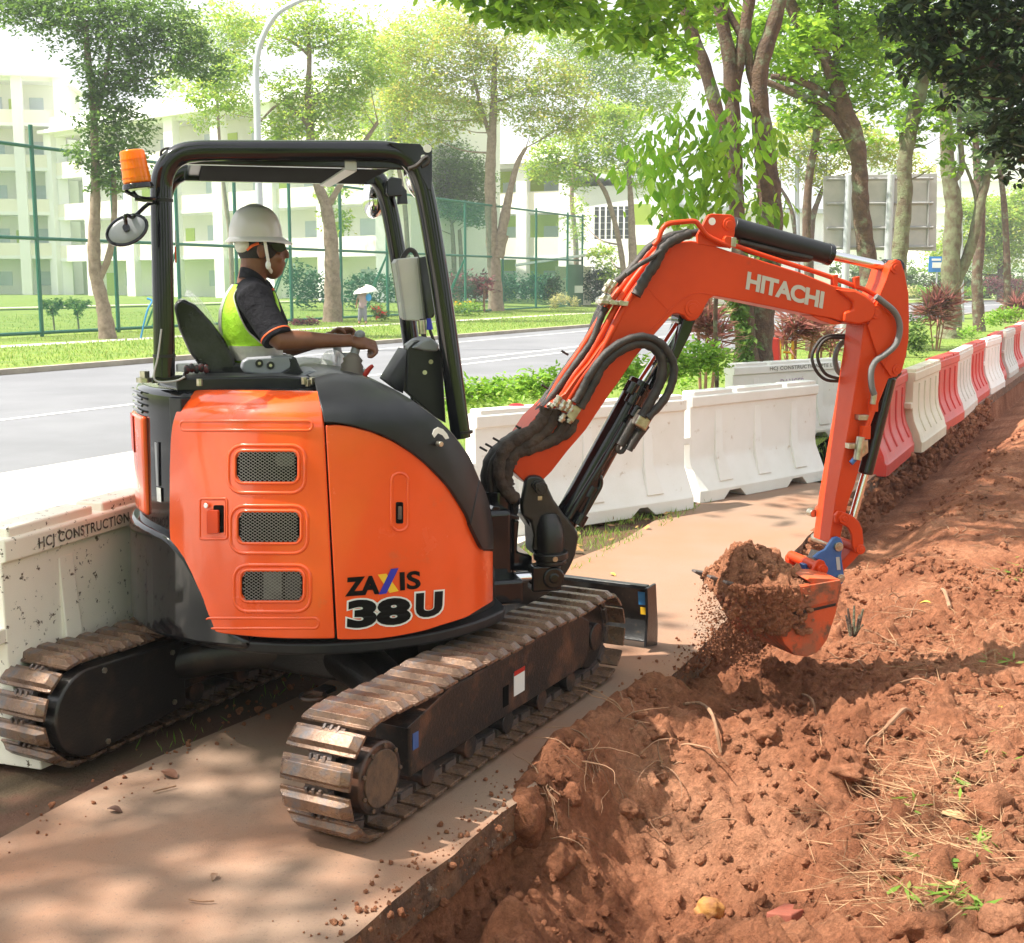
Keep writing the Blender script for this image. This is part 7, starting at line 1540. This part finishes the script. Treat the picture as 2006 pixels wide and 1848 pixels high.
# loose clods: one base set of lumpy stones, scattered as a single mass
import bmesh
def ico(sub_, seed, amp=.22):
    bm = bmesh.new(); bmesh.ops.create_icosphere(bm, subdivisions=sub_, radius=1); r = np.random.default_rng(seed); vs = np.array([v.co[:] for v in bm.verts]); fs = np.array([[v.index for v in f.verts] for f in bm.faces]); bm.free()
    ph = r.uniform(0, 6, 9); k = 1+amp*(np.sin(vs[:, 0]*2.3+ph[0])*np.sin(vs[:, 1]*2.7+ph[1])+.6*np.sin(vs[:, 2]*4+ph[2]+vs[:, 0]*3)+.4*np.sin(vs[:, 1]*7+ph[3])*np.sin(vs[:, 0]*6+ph[4]))
    vs = vs*k[:, None]*r.uniform(.7, 1.1, 3); return vs, fs
BASE = [ico(2, i, .26) for i in range(7)]; BASE1 = [ico(1, i+20, .3) for i in range(7)]; BASE0 = [(np.array([[1, 0, 0], [-.8, .2, 0], [0, 1, .1], [0, -1, 0], [.1, 0, 1], [0, .2, -.9]])*(1+.25*np.sin(i+np.arange(18).reshape(6, 3))), np.array([[0, 2, 4], [2, 1, 4], [1, 3, 4], [3, 0, 4], [2, 0, 5], [1, 2, 5], [3, 1, 5], [0, 3, 5]])) for i in range(7)]
def rotm(r): 
    a = r.normal(0, 1, 4); a /= np.linalg.norm(a); w, x, y, z = a
    return np.array([[1-2*(y*y+z*z), 2*(x*y-z*w), 2*(x*z+y*w)], [2*(x*y+z*w), 1-2*(x*x+z*z), 2*(y*z-x*w)], [2*(x*z-y*w), 2*(y*z+x*w), 1-2*(x*x+y*y)]])
def clods(name, P, R, mat, seed=1):
    r = np.random.default_rng(seed); VV = []; FF = []; b = 0
    for p, s_ in zip(P, R):
        v, f = (BASE if s_ > .012 else BASE1 if s_ > .0035 else BASE0)[r.integers(7)]; VV.append(v@rotm(r).T*s_+p); FF.append(f+b); b += len(v)
    return npmesh(name, np.concatenate(VV), np.concatenate(FF), mat, smooth=False)
m_clod = m_soil
n = 26000; s_ = np.where(r2.uniform(0, 1, n) < .78, r2.uniform(1.8, 9.5, n), 9+11*r2.uniform(0, 1, n)**1.4); n_ = np.where(r2.uniform(0, 1, n) < .6, r2.uniform(-2.1, .2, n), r2.uniform(-.4, 2.2, n)); x = DS.x*s_+DN.x*n_; y = DS.y*s_+DN.y*n_
cl = fbm(x*2.2+9, y*2.2, 3); keep = cl > -.25; x, y = x[keep], y[keep]; rr = .004+.026*r2.uniform(0, 1, len(x))**4.0; z = Hs(x, y)+rr*.5+.004
o = clods('soil_clods', np.stack([x, y, z], 1), rr, m_clod); o['kind'] = 'stuff'
# crumbs spilt on the path along the cut edge, by the blade and the tracks
n = 500; s_ = np.concatenate([r2.uniform(2.2, 4.4, 300), r2.uniform(5.2, 7.4, 200)]); n_ = -2.08-np.abs(r2.normal(0, .09, n)); x = DS.x*s_+DN.x*n_; y = DS.y*s_+DN.y*n_; rr = .003+.010*r2.uniform(0, 1, n)**2.5
o = clods('soil_crumbs', np.stack([x, y, rr*.5], 1), rr, m_clod, 4); o['kind'] = 'stuff'
n = 240; s_ = r2.uniform(1.5, 7, n); n_ = r2.uniform(-3.8, -3.45, n); x = DS.x*s_+DN.x*n_; y = DS.y*s_+DN.y*n_; rr = .004+.016*r2.uniform(0, 1, n)**2.5
o = clods('edge_crumbs', np.stack([x, y, rr*.5], 1), rr, m_clod, 5); o['kind'] = 'stuff'
# soil and small roots sticking to the cut face of the slab
P = []; R = []
for k in range(620):
    s_ = 6.9-4.9*r2.uniform()**1.8; e_ = -2.08-.40*min(1, max(0, (s_-6)/6)); q = SN(s_, e_+r2.uniform(-.005, .03), r2.uniform(-.16, -.004)); P.append(q[:]); R.append(.003+.016*r2.uniform()**3.5)
for k in range(1500):
    s_ = 7+16*r2.uniform()**1.3; e_ = -2.08-.40*min(1, max(0, (s_-6)/6)); zz = r2.uniform(-.42, -.01); q = SN(s_, e_+.02+r2.uniform(-.02, .03)-zz*.12, zz); P.append(q[:]); R.append(.006+.05*r2.uniform()**3)
o = clods('clinging_soil', np.array(P), R, m_soil, 33); o['kind'] = 'stuff'
# big lumps
m_yrock = M('yellowish_stone', (.42, .20, .05), .8, c2=(.26, .11, .05), vs=14, bump=.6, bs=40); m_brick = M('red_brick', (.34, .085, .05), .8, c2=(.26, .08, .05), vs=12, bump=.5, bs=60)
def lump(px, py, r_, lab, mat=m_clod, seed=0, sc=(1, 1, .8), name='soil_lump'):
    v, f = ico(4, seed, .2); rr_ = np.random.default_rng(seed); d_ = v/np.linalg.norm(v, axis=1)[:, None]
    v = v*(1+.06*fbm(d_[:, 0]*4+seed, d_[:, 1]*4+d_[:, 2]*3, 4))[:, None]; p = gs(px, py)
    v = v@rotm(rr_).T*r_*np.array(sc); o = npmesh(name, v+np.array([p.x, p.y, p.z+r_*.25]), f, mat, smooth=True); tag(o, lab, 'soil lump', 'larger lumps in the dug soil'); return o
for i, (x, y, r_, lab, sc) in enumerate(((1030, 1618, .125, 'biggest smooth lump of red soil leaning by the cut edge of the path', (.75, .8, 1.1)), (1120, 1560, .06, 'middling lump just right of the biggest lump', (1, 1, .9)), (1375, 1505, .035, 'small pale lump in the middle of the bright hollow', (1, 1, 1)), (1335, 1580, .04, 'darker lump low in the bright hollow', (1.2, 1, .7)), (1230, 1590, .045, 'lump beside the root tangle left of the hollow', (1, 1, .8)), (1698, 1400, .065, 'angular lump on the slope right of the bucket', (1.3, .9, .8)), (1760, 1360, .05, 'round lump on the slope near the fallen sticks', (1, 1, .8)), (1926, 1460, .06, 'round lump right of the yellow leaves', (1.1, 1, .8)), (1935, 1595, .09, 'large pale lump at the right edge of the slope', (1.1, 1, .8)), (1985, 1560, .06, 'lump at the right picture edge above the large pale lump', (1, 1, .8)), (1992, 1716, .055, 'reddish round lump at the lower right edge', (1.1, 1, .8)), (1800, 1830, .07, 'broad lump at the bottom edge below the straw', (1.4, 1, .8)), (1955, 1810, .065, 'lump at the lower right corner', (1.2, 1, .9)), (1890, 1700, .05, 'lump in the grass tufts at the lower right', (1.2, 1, .8)), (1660, 1520, .05, 'dark lump beside the shadowed hollow', (1.3, 1, .7)), (1500, 1440, .05, 'lump on the ridge below the bucket', (1.3, 1, .8)), (1285, 1440, .05, 'lump on the heap in front of the near track', (1.2, 1, .8)), (890, 1650, .05, 'lump spilled on the path by the rear of the near track', (1.1, 1, .7)), (1290, 1270, .05, 'clod against the end of the dozer blade', (1, 1, .9)), (1090, 1700, .07, 'lump under the cut edge at the lower left of the dig', (1.1, 1, .9)))):
    lump(x, y, r_, lab, m_clod, 20+i, sc)
lump(1391, 1792, .058, 'yellowish brown stone at the bottom of the hollow', m_yrock, 61, (1, .9, .9), 'stone')
b = gs(1543, 1815); mb = MB(); mb.box(b+V((0, 0, .03)), .10, .20, .07, (.8, -.55, .2), (.5, .8, -.25), (0, .2, .97)); o = mb.build('broken_brick', m_brick, bevel=.008); tag(o, 'broken red brick half buried at the bottom of the dig', 'brick')
# heap in the bucket, soil running over the lip
GX, GY = 60, 60; G = []
A1 = U3(1466, 1160, BN+.015); B1 = U3(1604, 1140, BN+.015); shf = L*(BF-BN-.03)-Z0*.05
vs = []
for i in range(GX+1):
    for j in range(GY+1):
        u = i/GX; t = j/GY; base_ = A1.lerp(B1, u)+shf*t; w = (max(0, sin(pi*min(1, max(0, u))))**.3)*(sin(pi*t)**.35)
        nz = float(fbm(np.array(u*4+3.), np.array(t*4+1.), 4)); nz2 = float(fbm(np.array(u*13+3.), np.array(t*13+1.), 3)); pk = .12*math.exp(-((u-.42)/.45)**2-((t-.6)/.5)**2)
        vs.append(base_+Z0*(-.06+.115*w+pk*w+.05*nz*w+.03*nz2)+E*(.03*nz))
Q = [(i*(GY+1)+j, (i+1)*(GY+1)+j, (i+1)*(GY+1)+j+1, i*(GY+1)+j+1) for i in range(GX) for j in range(GY)]

o = npmesh('bucket_soil', np.array([v[:] for v in vs]), np.array(Q), m_soil, smooth=True); o['kind'] = 'stuff'; o['label'] = 'heap of crumbly red soil piled in the bucket'; o['category'] = 'soil heap'
P = []; R = []
for k in range(520):
    u = r2.uniform(-.05, 1.02); t = r2.uniform(0, 1); b_ = A1.lerp(B1, u)+shf*t; w = max(0, sin(pi*min(1, max(0, u))))**.3*sin(pi*t)**.35; pk = .12*math.exp(-((u-.42)/.45)**2-((t-.6)/.5)**2)
    P.append((b_+Z0*(-.055+.115*w+pk*w))[:]); R.append(.004+.016*r2.uniform()**3)
for k in range(7000):                # falling crumbs under the lip and the near side
    t = r2.uniform()**1.0; f = r2.uniform()**.8; x0 = A1+shf*r2.choice([r2.normal(.12, .08), r2.normal(.5, .12), r2.normal(.8, .08)])+E*(r2.uniform(-.03, .15))
    P.append((x0+Z0*(-.03-.40*f)+E*r2.normal(0, .012+.02*f)+L*r2.normal(0, .015))[:]); R.append(.0016+.006*r2.uniform()**6)
for k in range(1100):                # soil clinging over the near side plate
    v_ = r2.uniform()**1.3; q = U3(r2.normal(1500+22*v_, 34-12*v_), 1150+92*v_, BN-.010); P.append(q[:]); R.append(.004+.020*r2.uniform()**2.4)
o = clods('falling_soil', np.array(P), R, m_soil, 9); o['kind'] = 'stuff'; o['label'] = 'loose crumbs on the heap and falling from the bucket lip'
# roots, straw, sticks, leaves
def rootmass(name, spots, mat, seed, up=.3):
    r = random.Random(seed); mb = MB()
    for px, py, cnt, ln, rad_ in spots:
        for k in range(cnt):
            p = gs(px+r.uniform(-22, 22), py+r.uniform(-14, 14)); a = r.uniform(0, 2*pi); q = V(p); P = [V(p)-Z0*.01]
            d = V((cos(a), sin(a), r.uniform(-.05, up)))
            for j in range(5):
                d = (d+V((r.uniform(-.5, .5), r.uniform(-.5, .5), r.uniform(-.35, .2)))).normalized(); q = q+d*ln/5*r.uniform(.7, 1.2); q.z = max(q.z, float(Hs(q.x, q.y))+.002); P.append(V(q))
            mb.tube(smoothline(P, 3), lin(rad_, rad_*.3, 16), 5)
    o = mb.build(name, mat, fixn=False, ang=80); o['kind'] = 'stuff'; return o
rootmass('roots', [(1150, 1480, 6, .25, .004), (1080, 1540, 6, .22, .004), (1230, 1400, 7, .25, .0035), (1300, 1500, 5, .3, .004), (1400, 1400, 5, .25, .004), (1250, 1600, 7, .2, .0025), (1180, 1530, 8, .2, .002), (1330, 1450, 3, .3, .006), (960, 1560, 4, .15, .003), (1750, 1600, 8, .3, .003), (1690, 1300, 5, .3, .004), (1800, 1200, 7, .25, .004), (1900, 1150, 6, .25, .004), (1740, 1180, 5, .2, .004), (1860, 1050, 6, .3, .004), (1950, 1000, 5, .3, .004), (1850, 900, 9, .35, .006), (1920, 880, 8, .3, .006), (1760, 1280, 8, .25, .004), (1840, 1330, 8, .25, .003), (1950, 1130, 8, .25, .004), (1820, 1000, 8, .3, .004), (1900, 960, 8, .35, .005), (1980, 1050, 8, .3, .004), (1700, 1230, 6, .25, .004), (1700, 1450, 5, .25, .004), (1450, 1600, 4, .3, .003), (1100, 1650, 4, .2, .003)], m_twig, 3)
def straw(name, spots, mat, ln, asp, seed):
    C = []; D = []; r = np.random.default_rng(seed)
    for px, py, sx, sy, cnt in spots:
        for k in range(cnt):
            p = gs(px+r.normal(0, sx), py+r.normal(0, sy)); a = r.uniform(0, 2*pi); C.append((p.x, p.y, p.z+r.uniform(.004, .03))); D.append((cos(a)*1.0, sin(a)*.8, r.normal(.02, .12)))
    o = leafmesh(name, np.array(C), ln, mat, aspect=asp, dirs=np.array(D), var=.5, fold=.1); o['kind'] = 'stuff'; return o
straw('straw', [(1800, 1560, 60, 60, 380), (1830, 1660, 60, 50, 300), (1760, 1760, 60, 40, 200), (1900, 1350, 60, 60, 160), (1960, 1240, 40, 40, 110), (1880, 1500, 60, 50, 150), (1650, 1650, 60, 60, 60), (1800, 1130, 90, 60, 160), (1950, 1450, 50, 60, 200), (1930, 1620, 50, 60, 200), (1850, 1250, 80, 50, 120), (1900, 1000, 60, 60, 110)], m_straw, .16, .018, 8)
straw('weeds', [(1915, 1650, 14, 10, 34), (1790, 1590, 8, 6, 16), (1830, 1700, 10, 6, 20), (1870, 1760, 14, 8, 30), (1910, 1790, 12, 8, 26), (1960, 1480, 20, 14, 26), (1950, 1300, 20, 14, 24), (1880, 1540, 10, 8, 14), (1770, 1750, 8, 6, 12), (1980, 1120, 16, 20, 16)], L_grass, .075, .16, 12)
# grass blades growing by the barriers and on the near verge
def blades(name, pts, ln, seed, mat=L_grass, asp=.10):
    r = np.random.default_rng(seed); C = np.array(pts); D = np.stack([r.normal(0, .45, len(C)), r.normal(0, .45, len(C)), np.ones(len(C))], 1); o = leafmesh(name, C, ln, mat, aspect=asp, dirs=D, var=.5, fold=.1); o['kind'] = 'stuff'; return o
P = []
for k in range(5200):
    s_ = r2.uniform(7.5, 13.5); n_ = r2.uniform(-4.2, -3.5)
    if N1(s_*3, n_*3) > -.15: q = SN(s_, n_, -.02); P.append(q[:])
for k in range(260):
    s_ = r2.uniform(1.0, 7.0); n_ = -3.62-abs(r2.normal(0, .22))
    if N1(s_*2, n_*2) > .15: q = SN(s_, n_, -.03); P.append(q[:])
blades('edge_grass', P, .055, 4)
P = []
for k in range(26000):
    s_ = 12.5+40*r2.uniform()**1.3; n_ = r2.uniform(-10.3, -2.9); q = SN(s_, n_, 0); P.append(q[:])
blades('verge_grass', P, .07, 6)
P = []
for k in range(42000):
    s_ = r2.uniform(12, 75); n_ = r2.uniform(-29.4, -22.3) if r2.uniform() < .55 else r2.uniform(-45, -30.8); q = SN(s_, n_, .10 if n_ > -30 else .10+max(0, -33-n_)*.03); P.append(q[:])
blades('far_grass', P, .085, 7, asp=.28)
# fallen leaves on the litter strip
P = [SN(r2.uniform(7.8, 12.5), r2.uniform(-4.2, -3.55), .0)[:] for k in range(90)]
o = leafmesh('leaf_litter', np.array(P), .08, L_dry, aspect=.6, dirs=np.stack([rng.normal(0, 1, 90), rng.normal(0, 1, 90), rng.normal(0, .2, 90)], 1)); o['kind'] = 'stuff'
def single_leaf(px, py, size, col_, label, soil=True, z=.01):
    p = gs(px, py) if soil else gnd(px, py, 0); a = random.uniform(0, 6); D = V((cos(a), sin(a), .15)).normalized(); S_ = D.cross(Z0).normalized(); G = []
    for i in range(9):
        t = i/8; w = size*.3*sin(pi*min(1, t*.96+.02))**.8; G.append([p+D*size*(t-.5)+S_*w*q+Z0*(z+.02*abs(q)*size*8*.3+.012*sin(t*3)) for q in (-1, -.5, 0, .5, 1)])
    mb = MB(); mb.shell(G, [[v-Z0*.0012 for v in r] for r in G]); o = mb.build('fallen_leaf', M('leaf_colour_%d_%d' % (px, py), col_, .6), ang=70); tag(o, label, 'leaf'); return o
single_leaf(1902, 1400, .12, (.62, .36, .05), 'left one of the two broad yellow leaves on the slope at right'); single_leaf(1966, 1402, .13, (.66, .33, .04), 'right one of the two broad yellow leaves, near the picture edge')
single_leaf(1872, 1608, .12, (.55, .36, .18), 'curled pale tan leaf beside the large pale lump'); single_leaf(1850, 1740, .12, (.50, .33, .12), 'curled brown leaf among the grass tufts at lower right')
single_leaf(1812, 1185, .07, (.60, .42, .06), 'small yellow leaf on the far slope'); single_leaf(1200, 1128, .055, (.65, .42, .08), 'small yellow leaf on the sunlit path behind the blade', False, .004); single_leaf(420, 1722, .04, (.22, .12, .07), 'small brown leaf near the bottom of the path', False, .004)
single_leaf(332, 1522, .09, (.16, .07, .04), 'dark curled leaf on the path below the far track', False, .006); single_leaf(225, 1592, .06, (.10, .05, .035), 'dark scrap of leaf on the path at left', False, .006)
def stick(pts, r_, label, soil=True):
    P = [gs(x, y) if soil else gnd(x, y, 0) for x, y in pts]; P = [p+Z0*(r_+.006+(.05*sin(pi*i/(len(P)-1)) if soil else .002)) for i, p in enumerate(P)]; mb = MB(); S_ = smoothline(P, 4); mb.tube(S_, [r_*(1+.15*sin(i*2)) for i in range(len(S_))], 7); o = mb.build('stick', m_twig); tag(o, label, 'stick')
stick([(1340, 1385), (1370, 1400), (1395, 1425), (1412, 1480)], .008, 'thick pale root lying on the heap before the bucket')
stick([(1720, 1450), (1745, 1440), (1770, 1415), (1785, 1405)], .011, 'splintered stick on the slope right of the bucket')
stick([(1572, 1365), (1590, 1395), (1600, 1415)], .007, 'short pale stick on the ridge below the bucket'); stick([(1750, 1345), (1800, 1352), (1850, 1358)], .004, 'long thin straight stick on the slope'); stick([(1845, 1160), (1850, 1180), (1860, 1195)], .012, 'stubby bent root standing on the far slope')
stick([(300, 1556), (325, 1550), (345, 1545)], .0035, 'thin dark twig on the path below the far track', False); stick([(370, 1768), (395, 1772), (420, 1771)], .003, 'thin twig near the bottom of the path', False)
# stump of cut stems right of the bucket
mb = MB(); q = gs(1672, 1262)
for k in range(9):
    a = k*.7; mb.tube([q-Z0*.02, q+V((cos(a)*.05, sin(a)*.05, .12+.05*(k % 3)))], [.012, .006], 6)
o = mb.build('stump', m_bark); tag(o, 'burst of dark cut stems sticking up just right of the bucket', 'stump')

# ================================================================== HAZE
mh, th, oh = _nt('haze_air'); vh = th.nodes.new('ShaderNodeVolumePrincipled'); vh.inputs['Color'].default_value = (.93, .97, 1, 1); vh.inputs['Density'].default_value = .0010; vh.inputs['Anisotropy'].default_value = .2
th.links.new(vh.outputs[0], oh.inputs['Volume'])
mb = MB(); mb.box(V((0, 180, 29)), 460, 420, 61); o = mb.build('haze', mh); o['kind'] = 'stuff'
